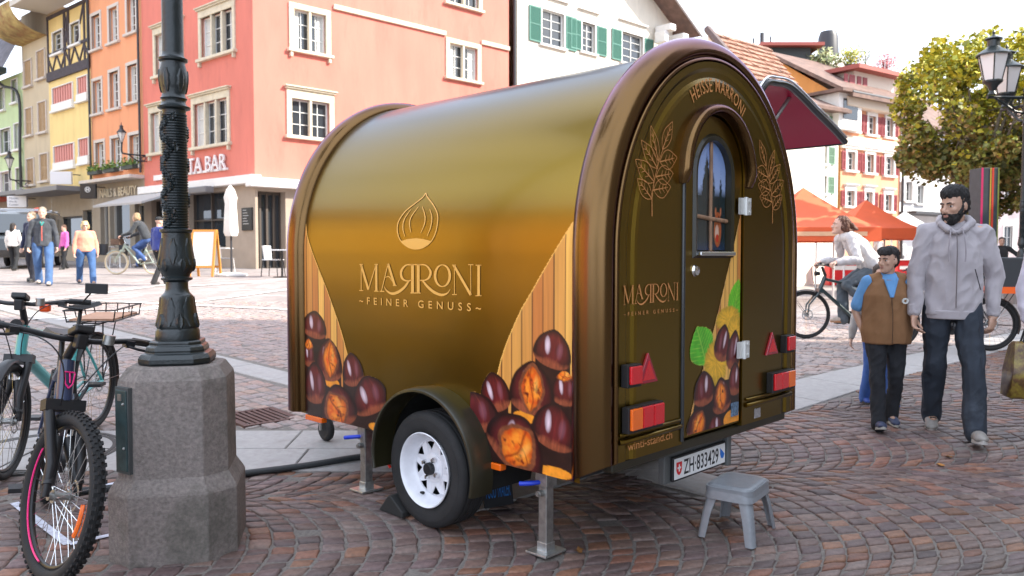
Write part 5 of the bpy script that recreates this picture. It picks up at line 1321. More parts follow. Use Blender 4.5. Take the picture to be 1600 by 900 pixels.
print_grid('chestnut_print', 1.55, 2.385, ZB, 1.82, 0.0045, side_art(side_nuts_l, cl_, [(519, 598, 12, 8), (590, 668, 14, 7)], 1, 1.5, 2.384), smap, TR, m_print)
def door_art(X, Z):
    pts = [t_rear(*p) for p in ((1158, 340), (1150, 378), (1140, 420), (1126, 480), (1110, 545), (1096, 592), (1083, 640), (1074, 690))]
    xs_, zs_ = zip(*pts); o_ = np.argsort(zs_); edge = np.interp(Z, np.array(zs_)[o_], np.array(xs_)[o_])
    c = planks(X, Z, 0.4, 0.04); c = mixc(c, lin((226, 176, 110)), np.clip((0.008 - np.abs(X - edge)) * 300, 0, 1))
    tot = np.zeros_like(X)
    low = (Z < t_rear(1110, 600)[1]) & (X > edge + 0.02); c = mixc(c, lin((30, 12, 10)), low.astype(float))
    def blade(c, px, py, rx, ry, rot, c1, c2, teeth=10):
        x, z, ra, rb = to_sz((px, py, rx, ry), t_rear); ca, sa = math.cos(rot), math.sin(rot)
        u = ((X - x) * ca + (Z - z) * sa) / ra; v = (-(X - x) * sa + (Z - z) * ca) / rb
        tw = 0.10 * (((v * teeth) % 1.0))
        m = np.clip((1 - v * v * 1.0 - np.abs(u) * (0.95 + tw)) * 12, 0, 1)
        vein = np.maximum(np.clip(1 - np.abs(u) * 22, 0, 1), np.clip(1 - np.abs(((v - 0.55 * np.abs(u)) * 5) % 1.0 - 0.5) * 9, 0, 1) * 0.8)
        b = mixc(lin(c1) * (0.6 + 0.7 * fbm(u * 3, v * 3))[..., None], lin(c2), vein * 0.55)
        return mixc(c, b, m), m
    def husk(c, px, py, rx, ry):
        x, z, ra, rb = to_sz((px, py, rx, ry), t_rear); u, v = (X - x) / ra, (Z - z) / rb; th = np.arctan2(v, u); r_ = np.hypot(u, v)
        m = np.clip((0.78 + 0.3 * fbm(th * 9, th * 0 + 2, 4) - r_) * 8, 0, 1)
        b = mixc(lin((226, 172, 44)) * (0.55 + 0.9 * fbm(th * 14, r_ * 3, 6))[..., None], lin((120, 110, 20)), np.clip(r_ - 0.5, 0, 1))
        return mixc(c, b, m), m
    for a in ((1152, 474, 12, 40, -0.25, (96, 186, 34), (206, 232, 96)), (1099, 541, 20, 36, 0.45, (80, 176, 36), (196, 232, 96))):
        c, m = blade(c, *a); tot = np.maximum(tot, m)
    for a in ((1141, 500, 21, 24), (1122, 566, 20, 40), (1150, 520, 12, 30)):
        c, m = husk(c, *a); tot = np.maximum(tot, m)
    for e, r_, k, sd in (((1132, 536, 12, 30), -0.25, None, 41), ((1149, 547, 10, 32), -0.2, None, 42), ((1151, 592, 10, 26), 0.0, None, 43), ((1103, 607, 16, 28), 0.1, None, 44), ((1130, 618, 14, 29), 0.12, (-0.05, -0.05, .62, .8, 0), 45), ((1093, 664, 16, 26), -0.3, (0.1, 0.0, .6, .82, -0.2), 46), ((1120, 668, 13, 20), 0.2, None, 47)):
        s, z, rs, rz = to_sz(e, t_rear); c, m = chestnut(c, X, Z, s, z, rs, rz, r_, k, hl=(0.2, 0.2), seed=sd); tot = np.maximum(tot, m)
    s, z, rs, rz = to_sz((1146, 655, 13, 15), t_rear); c, m = orange_bit(c, X, Z, s, z, rs, rz); tot = np.maximum(tot, m)
    keep = ((X > edge) | (tot > 0.15)) & (X < DX1 - 0.01) & (X > DX0 + 0.012) & (Z > 0.73)
    return c, keep
print_grid('door_print', DX0 + 0.01, DX1 - 0.01, 0.73, 1.83, 0.0045, door_art, lambda x, z: (x, YD - 0.0025, z), door, m_print)

# ---- gold lettering: strokes with swelling width, drawn in the plane of the side
def ribbon(mb, pts, w, mapf, closed=False, smooth=True):
    P = spline([(p[0], p[1], 0) for p in pts], 5) if (smooth and len(pts) > 2 and not closed) else [Vector((p[0], p[1], 0)) for p in pts]
    n = len(P)
    ws = [w] * n if isinstance(w, (int, float)) else [float(np.interp(i / (n - 1), np.linspace(0, 1, len(w)), w)) for i in range(n)]
    V = []
    for i, p in enumerate(P):
        a = P[(i - 1) % n] if (closed or i) else p; b = P[(i + 1) % n] if (closed or i < n - 1) else p
        t = (b - a).normalized(); q = Vector((-t.y, t.x, 0)) * ws[i] / 2
        V += [mapf(p.x + q.x, p.y + q.y), mapf(p.x - q.x, p.y - q.y)]
    m = n if closed else n - 1
    mb.add(V, [(2 * i, 2 * ((i + 1) % n), 2 * ((i + 1) % n) + 1, 2 * i + 1) for i in range(m)])
def ellipse_pts(cx, cy, rx, ry, n=36): return [(cx + rx * math.cos(2 * math.pi * k / n), cy + ry * math.sin(2 * math.pi * k / n)) for k in range(n)]
def stall_name(mb, mp):
    S_ = lambda pts, w, sm=True: ribbon(mb, pts, w, mp, smooth=sm)
    for x, y in ((98, 560), (190, 560)): S_([(x - 11, y), (x + 11, y)], 5)
    S_([(98, 562), (98, 720)], 4); S_([(87, 720), (111, 720)], 5); S_([(97, 562), (142, 714)], 13); S_([(142, 714), (188, 562)], 5); S_([(190, 560), (191, 722)], 13); S_([(177, 723), (204, 724)], 5)
    S_([(262, 556), (222, 722)], 5); S_([(262, 556), (303, 688)], 14); S_([(211, 724), (240, 725)], 5); S_([(291, 689), (315, 690)], 5); S_([(243, 640), (262, 634), (274, 640), (286, 662)], [3, 5, 5, 3])
    S_([(412, 560), (412, 733)], 17); S_([(412, 563), (372, 565), (344, 598), (346, 640), (374, 660), (412, 655)], [6, 8, 14, 14, 8, 5]); S_([(390, 660), (362, 700), (322, 730), (286, 738), (256, 722), (237, 694)], [10, 14, 17, 15, 8, 2])
    S_([(447, 560), (447, 734)], 17); S_([(398, 561), (466, 562)], 6); S_([(398, 734), (462, 735)], 6); S_([(447, 563), (492, 565), (521, 600), (516, 636), (490, 656), (447, 658)], [6, 8, 14, 14, 8, 5]); S_([(474, 660), (505, 697), (546, 731), (590, 746), (624, 736), (643, 711)], [10, 15, 17, 15, 8, 2])
    O = ellipse_pts(595, 629, 45, 66); ribbon(mb, O, [5 + 10 * abs(math.cos(2 * math.pi * k / 36)) for k in range(36)], mp, closed=True)
    S_([(668, 566), (668, 742)], 4); S_([(654, 744), (683, 744)], 5); S_([(655, 564), (678, 564)], 5); S_([(664, 565), (768, 747)], 15); S_([(768, 563), (768, 746)], 4); S_([(752, 562), (785, 562)], 5)
    S_([(816, 565), (816, 749)], 16); S_([(798, 565), (833, 565)], 5); S_([(797, 751), (834, 751)], 5)
def px7(x, y): return t_side(540 + x / 3.9125, 270 + y / 3.9125)
def side_map(x, y):
    s, z = px7(x, y); return (wall_x(z) - 0.003, s, z)
nm = MB(); stall_name(nm, side_map); nm.build('name_lettering', m_gold, TR)
def fit_text(mb, s, mapf, width, cap, spacing, thick=0.0, bold=0.0):
    V, _ = text_mesh(s, 1.0, 'LEFT', spacing, bold); x0, x1 = min(v[0] for v in V), max(v[0] for v in V)
    H_, _ = text_mesh('H', 1.0, 'LEFT'); ch = max(v[1] for v in H_)
    place_text(mb, s, lambda x, y, h: mapf((x - x0) / (x1 - x0) * width, y / ch * cap, h), 1.0, thick, align='LEFT', spacing=spacing, bold=bold)
tg = MB(); fit_text(tg, '~FEINER GENUSS~', lambda x, y, h: (-0.003, 1.795 - x, 1.316 + 0.004 * (x / 1.0) + y), 1.015, 0.038, 1.9, bold=0.008); tg.build('tagline_lettering', m_gold, TR, kind='stuff')
lg = MB()
out = [(450, 120), (437, 148), (400, 184), (352, 228), (320, 280), (310, 330), (321, 385), (345, 424), (385, 455), (432, 466), (478, 456), (520, 424), (546, 372), (554, 310), (548, 255), (520, 205), (480, 160), (463, 142), (450, 120)]
ribbon(lg, out, 6, side_map)
poly = [(340, 417), (380, 405), (430, 400), (475, 405), (522, 417), (500, 441), (470, 458), (432, 466), (390, 457), (360, 438)]
lg.add([side_map(431, 432)] + [side_map(*p) for p in poly], [(0, 1 + i, 1 + (i + 1) % len(poly)) for i in range(len(poly))])
for L_ in ([(378, 222), (347, 285), (345, 340), (361, 390)], [(422, 205), (388, 268), (383, 312), (396, 364)], [(446, 205), (470, 258), (475, 310), (457, 368)], [(495, 220), (515, 270), (515, 330), (498, 386)]): ribbon(lg, L_, [3, 6, 6, 3], side_map)
lg.build('chestnut_emblem', m_gold, TR)
# the same name, smaller, on the rear panel
def rear_map(x, y):
    s, z = px7(x, y); u = (1.786 - s) / 1.004; return (0.090 + u * 0.42, -0.003, 1.385 + (z - 1.393) * 0.42 * 1.28)
nm = MB(); stall_name(nm, rear_map); nm.build('name_lettering', m_gold_dim, TR)
tg = MB(); fit_text(tg, '~FEINER GENUSS~', lambda x, y, h: (0.09 + x, -0.003, 1.335 + y), 0.42, 0.016, 1.9, bold=0.004); tg.build('tagline_lettering', m_gold_dim, TR, kind='stuff')
tg = MB(); fit_text(tg, 'winti-stand.ch', lambda x, y, h: (0.126 + x, -0.003, 0.748 + y), 0.345, 0.036, 1.0, bold=0.006); tg.build('web_lettering', m_gold_dim, TR)
V, _ = text_mesh('HEISSE MARRONI', 1.0, 'LEFT', 1.12); tw_ = max(v[0] for v in V)
H_, _ = text_mesh('H', 1.0, 'LEFT'); ch_ = max(v[1] for v in H_)
def arc_map(x, y, h):
    t = R(128 - (128 - 50) * x / tw_); r_ = 0.36 + y / ch_ * 0.058
    return (0.852 + r_ * 1.02 * math.cos(t), -0.003, 2.0 + r_ * 1.08 * math.sin(t))
tg = MB(); place_text(tg, 'HEISSE MARRONI', arc_map, 1.0, align='LEFT', spacing=1.12, bold=0.006); tg.build('arched_lettering', m_gold_dim, TR)
def twig(mirror):
    mb = MB()
    def mp(x, z): return ((TW - 0.03 - x) if mirror else x, -0.003, z)
    PX = lambda p: t_rear(*p)
    ribbon(mb, [PX(p) for p in ((1018, 338), (1018, 310), (1021, 285), (1028, 255), (1036, 230))], [0.006, 0.005, 0.004, 0.003], mp)
    for tip, base, wd in (((1001, 219), (1027, 264), .2), ((1016, 196), (1028, 252), .17), ((1050, 190), (1034, 234), .2), ((1057, 246), (1030, 253), .3), ((992, 249), (1022, 285), .24), ((995, 279), (1018, 311), .24), ((1051, 271), (1024, 276), .3), ((1047, 292), (1020, 297), .3)):
        a, b = Vector(PX(base) + (0,)), Vector(PX(tip) + (0,)); d = b - a; q = Vector((-d.y, d.x, 0)) * wd
        L_ = [a, a + d * 0.25 + q * 0.8, a + d * 0.55 + q, a + d * 0.85 + q * 0.4, b]; R_ = [a, a + d * 0.25 - q * 0.8, a + d * 0.55 - q, a + d * 0.85 - q * 0.4, b]
        ribbon(mb, [(p.x, p.y) for p in L_], 0.003, mp); ribbon(mb, [(p.x, p.y) for p in R_], 0.003, mp); ribbon(mb, [(a.x, a.y), ((a + d * 0.5).x, (a + d * 0.5).y), ((a + d * 0.85).x, (a + d * 0.85).y)], [0.006, 0.004, 0.002], mp)
        for f in (0.3, 0.5, 0.68):
            c0 = a + d * f
            for sg in (1, -1): e_ = c0 + d * 0.13 + q * 0.55 * sg; ribbon(mb, [(c0.x, c0.y), (e_.x, e_.y)], [0.004, 0.0015], mp)
    mb.build('twig_print', m_gold_dim, TR)
twig(False); twig(True)

# ---- lamps, reflectors, mouldings at the rear
m_red = mat('red_lens', srgb(206, 16, 30), 0.18, spec=0.6, coat=0.6, bump=0.25, bscale=120); m_orange = mat('amber_lens', srgb(238, 104, 14), 0.18, spec=0.6, coat=0.6, bump=0.25, bscale=120)
m_dkred = mat('dark_red_lens', srgb(150, 12, 40), 0.2, coat=0.6)
def lamp_block(x0, x1, z0, z1, lenses, dpt=0.052):
    h = MB(); h.bx(x0, x1, -dpt + 0.014, 0.0, z0, z1); hb = h.build('tail_lamp', black_plastic, TR, bevel=0.003)
    n = len(lenses); w = (x1 - x0 - 0.012) / n
    for i, mm in enumerate(lenses):
        l = MB(); l.bx(x0 + 0.006 + i * w + 0.002, x0 + 0.006 + (i + 1) * w - 0.002, -dpt, -dpt + 0.016, z0 + 0.014, z1 - 0.006); l.build('lens', mm, hb, bevel=0.005)
lamp_block(0.085, 0.345, 0.832, 0.945, [m_orange, m_red, m_red])
lamp_block(1.395, 1.655, 0.845, 0.955, [m_red, m_red, m_orange])
lamp_block(0.078, 0.176, 1.03, 1.128, [m_red]); lamp_block(1.552, 1.65, 1.05, 1.148, [m_red])
for x0, x1, z0, z1 in ((0.188, 0.336, 1.03, 1.165), (1.365, 1.505, 1.052, 1.175)):
    t_ = MB(); t_.prism([(x0, z0), (x1, z0), ((x0 + x1) / 2, z1)], -0.016, 0.0); ro = t_.build('triangle_reflector', m_dkred, TR, bevel=0.004)
    f_ = MB(); k = 0.2; cxm = (x0 + x1) / 2; f_.prism([(x0 + 0.028, z0 + 0.015), (x1 - 0.028, z0 + 0.015), (cxm, z1 - 0.036)], -0.0185, -0.0155); f_.build('reflector_face', m_red, ro)
for x0, x1, z in ((0.07, 0.535, 0.795), (1.17, 1.68, 0.808)):
    b_ = MB()
    for dz, rr in ((0.0, 0.014), (0.03, 0.009)): b_.tube([(x0 - 0.004, -0.001, z + dz), (x0 + 0.012, -0.008, z + dz), (x1 - 0.012, -0.008, z + dz), (x1 + 0.004, -0.001, z + dz)], rr, 10, flat=0.9)
    b_.build('moulding', m_wrap, TR, smooth=60)
st = MB(); st.bx(1.262, 1.325, -0.004, 0.0, 0.724, 0.775); st.build('type_sticker', mat('grey_sticker', (0.28, 0.26, 0.26), 0.5, var=0.3, vscale=120), TR)
st = MB(); st.bx(1.03, 1.10, YD - 0.008, YD - 0.003, 0.765, 0.835); st.build('round_sticker', mat('blue_sticker', (0.10, 0.16, 0.24), 0.5, var=0.6, vscale=90), door)
# ---- number plate
hp = MB(); hp.bx(0.60, 1.19, 0.122, 0.16, 0.475, 0.66); hp.bx(1.15, 1.19, 0.09, 0.13, 0.47, 0.67); hp.build('plate_carrier', mat('grey_plate_carrier', (0.10, 0.105, 0.105), 0.5, var=0.15), TR, bevel=0.006)
pc = MB(); pc.bx(0.645, 1.150, 0.104, 0.118, 0.482, 0.606); plate = pc.build('number_plate', black_plastic, TR, bevel=0.004)
pp = MB(); pp.bx(0.656, 1.140, 0.100, 0.105, 0.492, 0.596); pp.build('plate_face', white_paint, plate, bevel=0.003)
pt = MB(); fit_text(pt, 'ZH\u00b7833429', lambda x, y, h: (0.735 + x, 0.0992 - h, 0.508 + y), 0.335, 0.072, 1.02, bold=0.012); pt.build('plate_number', black_plastic, plate)
def shield(x, z, w, h): return [(x - w, z + h), (x + w, z + h), (x + w, z - 0.2 * h), (x + 0.6 * w, z - 0.75 * h), (x, z - h), (x - 0.6 * w, z - 0.75 * h), (x - w, z - 0.2 * h)]
e1_ = MB(); sp = shield(0.694, 0.544, 0.025, 0.033); e1_.add([(x, 0.0992, z) for x, z in sp], [tuple(range(7))]); e1_.build('red_shield', mat('shield_red', srgb(206, 20, 30), 0.4), plate)
e2_ = MB(); e2_.add([(0.694 + a, 0.0986, 0.548 + b) for a, b in ((-.005, .018), (.005, .018), (.005, .005), (.016, .005), (.016, -.005), (.005, -.005), (.005, -.018), (-.005, -.018), (-.005, -.005), (-.016, -.005), (-.016, .005), (-.005, .005))], [tuple(range(12))]); e2_.build('white_cross', white_paint, plate)
e3_ = MB(); sp = shield(1.108, 0.548, 0.022, 0.03); e3_.add([(x, 0.0992, z) for x, z in (sp[0], sp[1], sp[2], sp[3], sp[4], sp[5], sp[6])], [tuple(range(7))]); e3_.build('white_shield', white_paint, plate)
e4_ = MB(); e4_.add([(x, 0.0986, z) for x, z in (sp[0], sp[2], sp[3], sp[4], sp[5], sp[6])], [tuple(range(6))]); e4_.build('blue_field', mat('shield_blue', srgb(30, 110, 200), 0.4), plate)

# ---- wheel, mudguard, well
RX = Matrix.Rotation(R(90), 3, 'Y')             # lathe axis to the trailer's x
WR = 0.30; WCZ = 0.2 + WR - 0.005; WCY = 1.118
wheel = bpy.data.objects.new('wheel', None); col.objects.link(wheel); wheel.parent = TR; wheel.location = (0.0, WCY, WCZ)
wheel.empty_display_size = 0.1
ty = MB(); OX = -0.085; IX = 0.105
def wheel_lathe(prof, n=48): 
    m = MB(); m.lathe([(r, -x) for r, x in prof], n, ax=Matrix.Rotation(R(-90), 3, 'Y'), cap=False); return m
# profile: radius, x (negative outwards)
tp = [(0.185, 0.09), (0.2, 0.1), (0.25, IX), (0.285, 0.098), (0.297, 0.08)]
for gx in (0.055, 0.02, -0.015, -0.05): tp += [(0.299, gx + 0.011), (0.290, gx + 0.007), (0.290, gx - 0.002), (0.300, gx - 0.006)]
tp += [(0.297, -0.066), (0.285, -0.08), (0.262, OX), (0.262, OX - 0.001), (0.235, OX - 0.003), (0.215, OX), (0.2, -0.08), (0.185, -0.07)]
wheel_lathe([(r, x) for r, x in tp], 64).build('tyre', black_rubber, wheel, smooth=40)
m_rim = mat('white_rim', (0.72, 0.72, 0.76), 0.35, var=0.06, vscale=20, coat=0.3)
rp_ = [(0.189, -0.085), (0.194, -0.090), (0.19, -0.094), (0.182, -0.088), (0.176, -0.07), (0.170, -0.03), (0.155, -0.012), (0.148, -0.012)]
rm = MB()
n = 64
def ringv(r, x): return [(x, r * math.cos(2 * math.pi * k / n), r * math.sin(2 * math.pi * k / n)) for k in range(n)]
V = []; Fc = []
for r, x in rp_: V += ringv(r, x)
for i in range(len(rp_) - 1):
    for k in range(n): Fc.append((i * n + k, i * n + (k + 1) % n, (i + 1) * n + (k + 1) % n, (i + 1) * n + k))
rm.add(V, Fc)
# disc with eight triangular openings
nseg = 8; r0, r1 = 0.072, 0.148
for k in range(nseg):
    a0 = 2 * math.pi * (k + 0.3) / nseg
    def pol(r, a, x=-0.018): return (x, r * math.cos(a), r * math.sin(a))
    da = 2 * math.pi / nseg
    hole = [(0.093, a0 + da * 0.50), (0.137, a0 + da * 0.20), (0.139, a0 + da * 0.5), (0.137, a0 + da * 0.80)]
    outer_ = [(r0, a0), (r1, a0), (r1, a0 + da * .25), (r1, a0 + da * .5), (r1, a0 + da * .75), (r1, a0 + da), (r0, a0 + da), (r0, a0 + da * .5)]
    xo = lambda r: -0.012 if r > 0.14 else -0.026 + (0.148 - r) * 0.05
    O_ = [(xo(r), r * math.cos(a), r * math.sin(a)) for r, a in outer_]; H_ = [(xo(r), r * math.cos(a), r * math.sin(a)) for r, a in hole]; HB = [(x + 0.006, y, z) for x, y, z in H_]
    rm.add(O_ + H_ + HB, [(0, 1, 9), (1, 2, 9), (2, 3, 10, 9), (3, 4, 11, 10), (4, 5, 11), (5, 6, 11), (6, 7, 8, 11), (7, 0, 9, 8), (8, 9, 13, 12), (9, 10, 14, 13), (10, 11, 15, 14), (11, 8, 12, 15)])
rm.build('rim', m_rim, wheel, smooth=35)
hb = MB(); hb.lathe([(0.074, 0.02), (0.074, 0.026), (0.055, 0.032), (0.05, 0.04), (0.036, 0.042), (0.0, 0.042)], 32, ax=Matrix.Rotation(R(-90), 3, 'Y')); hb.build('hub_plate', m_rim, wheel, smooth=40)
hb = MB(); hb.lathe([(0.033, 0.04), (0.033, 0.062), (0.028, 0.07), (0.0, 0.071)], 28, ax=Matrix.Rotation(R(-90), 3, 'Y')); hb.build('hub_cap', black_plastic, wheel, smooth=40)
for k in range(4):
    a = R(28 + 90 * k); nb = MB(); nb.lathe([(0.014, 0.036), (0.014, 0.048), (0.010, 0.058), (0.0, 0.06)], 6, (0, 0.054 * math.cos(a), 0.054 * math.sin(a)), ax=Matrix.Rotation(R(-90), 3, 'Y')); nb.build('wheel_nut', chrome, wheel)
vb = MB(); a = R(-118); vb.tube([(-0.03, -0.16 * math.cos(a), 0.165 * math.sin(a)), (-0.052, -0.148 * math.cos(a), 0.155 * math.sin(a))], [0.009, 0.006], 8); vb.build('valve', black_rubber, wheel, smooth=60)
bk = MB(); bk.lathe([(0.17, -0.02), (0.17, -0.024), (0.0, -0.024)], 32, ax=Matrix.Rotation(R(-90), 3, 'Y')); bk.build('brake_drum', m_dark_in, wheel)
mg = MB(); K = 36; prof = [(-0.03, 0.0), (0.0, 0.0), (0.004, -0.07), (0.0, -0.125), (-0.006, -0.136), (-0.016, -0.138), (-0.022, -0.13), (-0.02, -0.12), (-0.012, -0.07), (-0.016, 0.0)]
V = []; 
for k in range(K + 1):
    t = R(-14 + 208 * k / K)
    for dr_, x in prof: V.append((x, WS + (FRx + dr_) * math.cos(t), WZ + (FRz + dr_) * math.sin(t)))
m_ = len(prof)
Fc = [(i * m_ + k, i * m_ + (k + 1) % m_, (i + 1) * m_ + (k + 1) % m_, (i + 1) * m_ + k) for i in range(K) for k in range(m_)] + [tuple(range(m_)), tuple(K * m_ + k for k in range(m_))]
mg.add(V, Fc); mg.build('mudguard', m_guard, TR, smooth=50)
wl_ = MB(); V = []
for x in (0.001, 0.30):
    for k in range(K + 1): t = R(-14 + 208 * k / K); V.append((x, WS + (FRx - 0.022) * math.cos(t), WZ + (FRz - 0.022) * math.sin(t)))
wl_.add(V, [(k, k + 1, K + 2 + k, K + 1 + k) for k in range(K)] + [tuple(K + 1 + k for k in range(K + 1))]); wl_.build('wheel_well', m_dark_in, TR)
# ---- legs, jockey wheel, drawbar, markers
def jack(px, py, zt):
    s, w, zg = t_ground(px, py); w = max(w, 0.05)
    zg = float(gz(*(TO + TA * s + TB * w)[:2]))
    j = MB(); j.box((w, s, (zg + zt) / 2 + 0.01), (0.052, 0.052, zt - zg - 0.02)); j.box((w, s, zt - 0.06), (0.075, 0.075, 0.12))
    jo = j.build('corner_leg', steel, TR, bevel=0.004)
    p = MB(); p.box((w, s, zg + 0.006), (0.15, 0.13, 0.012)); p.box((w, s, zg + 0.03), (0.062, 0.062, 0.045)); p.build('foot_plate', mat('zinc_plate', (0.55, 0.57, 0.57), 0.35, 0.9, var=0.15, vscale=40), jo, bevel=0.003)
    h = MB(); h.tube([(w - 0.03, s + 0.01, zt - 0.10), (w - 0.075, s + 0.03, zt - 0.10), (w - 0.09, s + 0.085, zt - 0.11)], [0.011, 0.012, 0.012], 8); h.build('clamp_lever', mat('blue_plastic', srgb(30, 60, 190), 0.4), jo, smooth=60)
    b = MB(); b.cyl((w - 0.055, s - 0.0, zt - 0.15), (w - 0.02, s, zt - 0.15), 0.016, n=10); b.cyl((w - 0.065, s, zt - 0.15), (w - 0.055, s, zt - 0.15), 0.010, n=6); b.build('clamp_bolt', steel, jo)
    return s, w
jack(853, 862, 0.62); jack(563, 768, 0.64)
rc = MB(); s, w, zz = t_ground(563, 768)
rc.tube(spline([(0.16, 1.74, 0.60), (0.12, 1.70, 0.54), (0.10, 1.70, 0.44), (0.13, 1.69, 0.36)], 5), 0.009, 8); rc.build('breakaway_cable', mat('red_cable', srgb(230, 50, 34), 0.45), TR, smooth=60)
s, w, zz = t_ground(510, 689)
zg = float(gz(*(TO + TA * s + TB * w)[:2])); JW = MB(); JW.torus((w, s, zg + 0.085), 0.058, 0.027, 28, 10, ax=Matrix.Rotation(R(90), 3, 'Y')); JW.lathe([(0.05, -0.022), (0.05, 0.022), (0.0, 0.026)], 20, (w, s, zg + 0.085), Matrix.Rotation(R(90), 3, 'Y'))
jw = JW.build('jockey_wheel', black_rubber, TR, smooth=50)
f_ = MB()
for sx in (-1, 1): f_.tube([(w + sx * 0.045, s, zg + 0.085), (w + sx * 0.045, s, zg + 0.20), (w + sx * 0.03, s, zg + 0.22)], 0.011, 8)
f_.box((w, s, zg + 0.215), (0.10, 0.045, 0.02)); f_.cyl((w, s, zg + 0.22), (w, s, zg + 0.62), 0.024, n=12); f_.build('jockey_fork', steel, jw, smooth=40)
db = MB(); db.box((0.9, 2.0, 0.565), (0.08, 2.6, 0.07)); db.box((0.9, 3.3, 0.60), (0.1, 0.24, 0.06)); db.box((0.88, WCY, WCZ), (1.5, 0.07, 0.07)); db.cyl((1.64, WCY, WCZ), (1.80, WCY, WCZ), 0.297, n=32); db.box((0.9 - 0.2, s, zg + 0.42), (0.5, 0.05, 0.05)); db.build('drawbar', mat('chassis_grey', (0.12, 0.12, 0.12), 0.5, 0.6), TR)
for sc_, zc in ((2.29, 0.592), (0.74, 0.592)):
    a = MB(); a.bx(-0.012, 0.03, sc_ - 0.10, sc_ + 0.085, zc - 0.028, zc + 0.004); a.build('side_marker', m_orange, TR, bevel=0.005)
# ---- raised hatch on the far side
s0, s1 = 0.30, 1.95
pts = [(1.63, 2.22), (1.70, 2.42)] + [t_rear(px, py, s0) for px, py in ((1193, 129), (1212, 126), (1232, 131), (1252, 148), (1275, 172), (1300, 197), (1320, 219))]
pts = [(p.x, p.y) for p in spline([(p[0], p[1], 0) for p in pts], 4)]
def thick(pts, d):
    out = []
    for i, p in enumerate(pts):
        a = pts[max(0, i - 1)]; b = pts[min(len(pts) - 1, i + 1)]; t = Vector((b[0] - a[0], b[1] - a[1])).normalized(); out.append((p[0] + t.y * d, p[1] - t.x * d))
    return out
inn = thick(pts, 0.03)
hm = MB(); n = len(pts)
hm.add([(x, s, z) for s in (s0, s1) for x, z in pts], [(i, i + 1, n + i + 1, n + i) for i in range(n - 1)])
hat = hm.build('serving_hatch', m_wrap, TR, smooth=60)
hm = MB(); hm.add([(x, s, z) for s in (s0, s1) for x, z in inn], [(i, i + 1, n + i + 1, n + i) for i in range(n - 1)]); hm.build('hatch_lining', mat('burgundy_lining', srgb(200, 20, 80), 0.4, spec=0.25), hat, smooth=60)
mid = thick(pts, 0.015)
hm = MB(); hm.tube([(x, s0 - 0.004, z) for x, z in mid], 0.022, 8); hm.tube([(mid[-1][0], s0, mid[-1][1]), (mid[-1][0], s1, mid[-1][1])], 0.02, 8); hm.tube([(x, s1 + 0.004, z) for x, z in mid], 0.022, 8); hm.build('hatch_edge', mat('black_trim', (0.02, 0.022, 0.024), 0.3, coat=0.5), hat, smooth=60)
hm = MB(); hm.tube([(x, s0 - 0.012, z + 0.018) for x, z in pts], 0.008, 6); hm.build('hatch_piping', chrome, hat, smooth=60)
ax_, az_ = t_rear(1212, 188, s0 + 0.05); bx_, bz_ = t_rear(1237, 150, s0 + 0.05)
hm = MB(); hm.cyl((ax_, s0 + 0.06, az_), (bx_, s0 + 0.06, bz_), 0.013, n=10); hm.cyl((ax_ - 0.3, s0 + 0.06, az_ - 0.4), (ax_, s0 + 0.06, az_), 0.02, n=10); hm.build('gas_strut', steel, hat, smooth=40)

# ---- wheel chock and chalk board under the trailer
g1 = ground(622, 800)
ck = MB(); ck.prism([(-0.11, 0), (0.10, 0), (0.10, 0.03), (0.0, 0.10), (-0.02, 0.10)], -0.05, 0.05)
c_o = ck.build('wheel_chock', mat('black_chock', (0.02, 0.02, 0.02), 0.7), loc=tuple(g1), bevel=0.006); c_o.rotation_euler = (math.atan(SLOPE) * 0.7, 0, math.atan2(-TA[1], -TA[0])); tag(c_o, 'black rubber wedge set against the white-rimmed trailer wheel', 'wheel chock')
p0 = ground(757, 795); p1 = ground(802, 786)
bd = thing('board_sign', 'small dark board with blue chalk lettering leaning under the trailer behind the wheel', 'sign', tuple(p0), rz=math.atan2(p1[1] - p0[1], p1[0] - p0[0]))
BL = float(np.linalg.norm((p1 - p0)[:2])); RXm = Matrix.Rotation(R(-12), 3, 'X')
b_ = MB(); b_.prism([(0, 0), (BL, 0), (BL, 0.26), (BL * 0.85, 0.285), (BL * .15, 0.285), (0, 0.22)], -0.006, 0.006, RXm); b_.build('panel', mat('board_black', (0.012, 0.014, 0.02), 0.5), bd)
w_ = MB()
for s_, z in (('WE CARE', 0.15), ('FOOD TRAILER', 0.05)): fit_text(w_, s_, lambda x, y, h: tuple(RXm @ Vector((BL * 0.08 + x, -0.0075, z + y))), BL * 0.84, 0.075, 1.0)
w_.build('lettering', mat('blue_chalk', srgb(40, 120, 200), 0.7), bd)

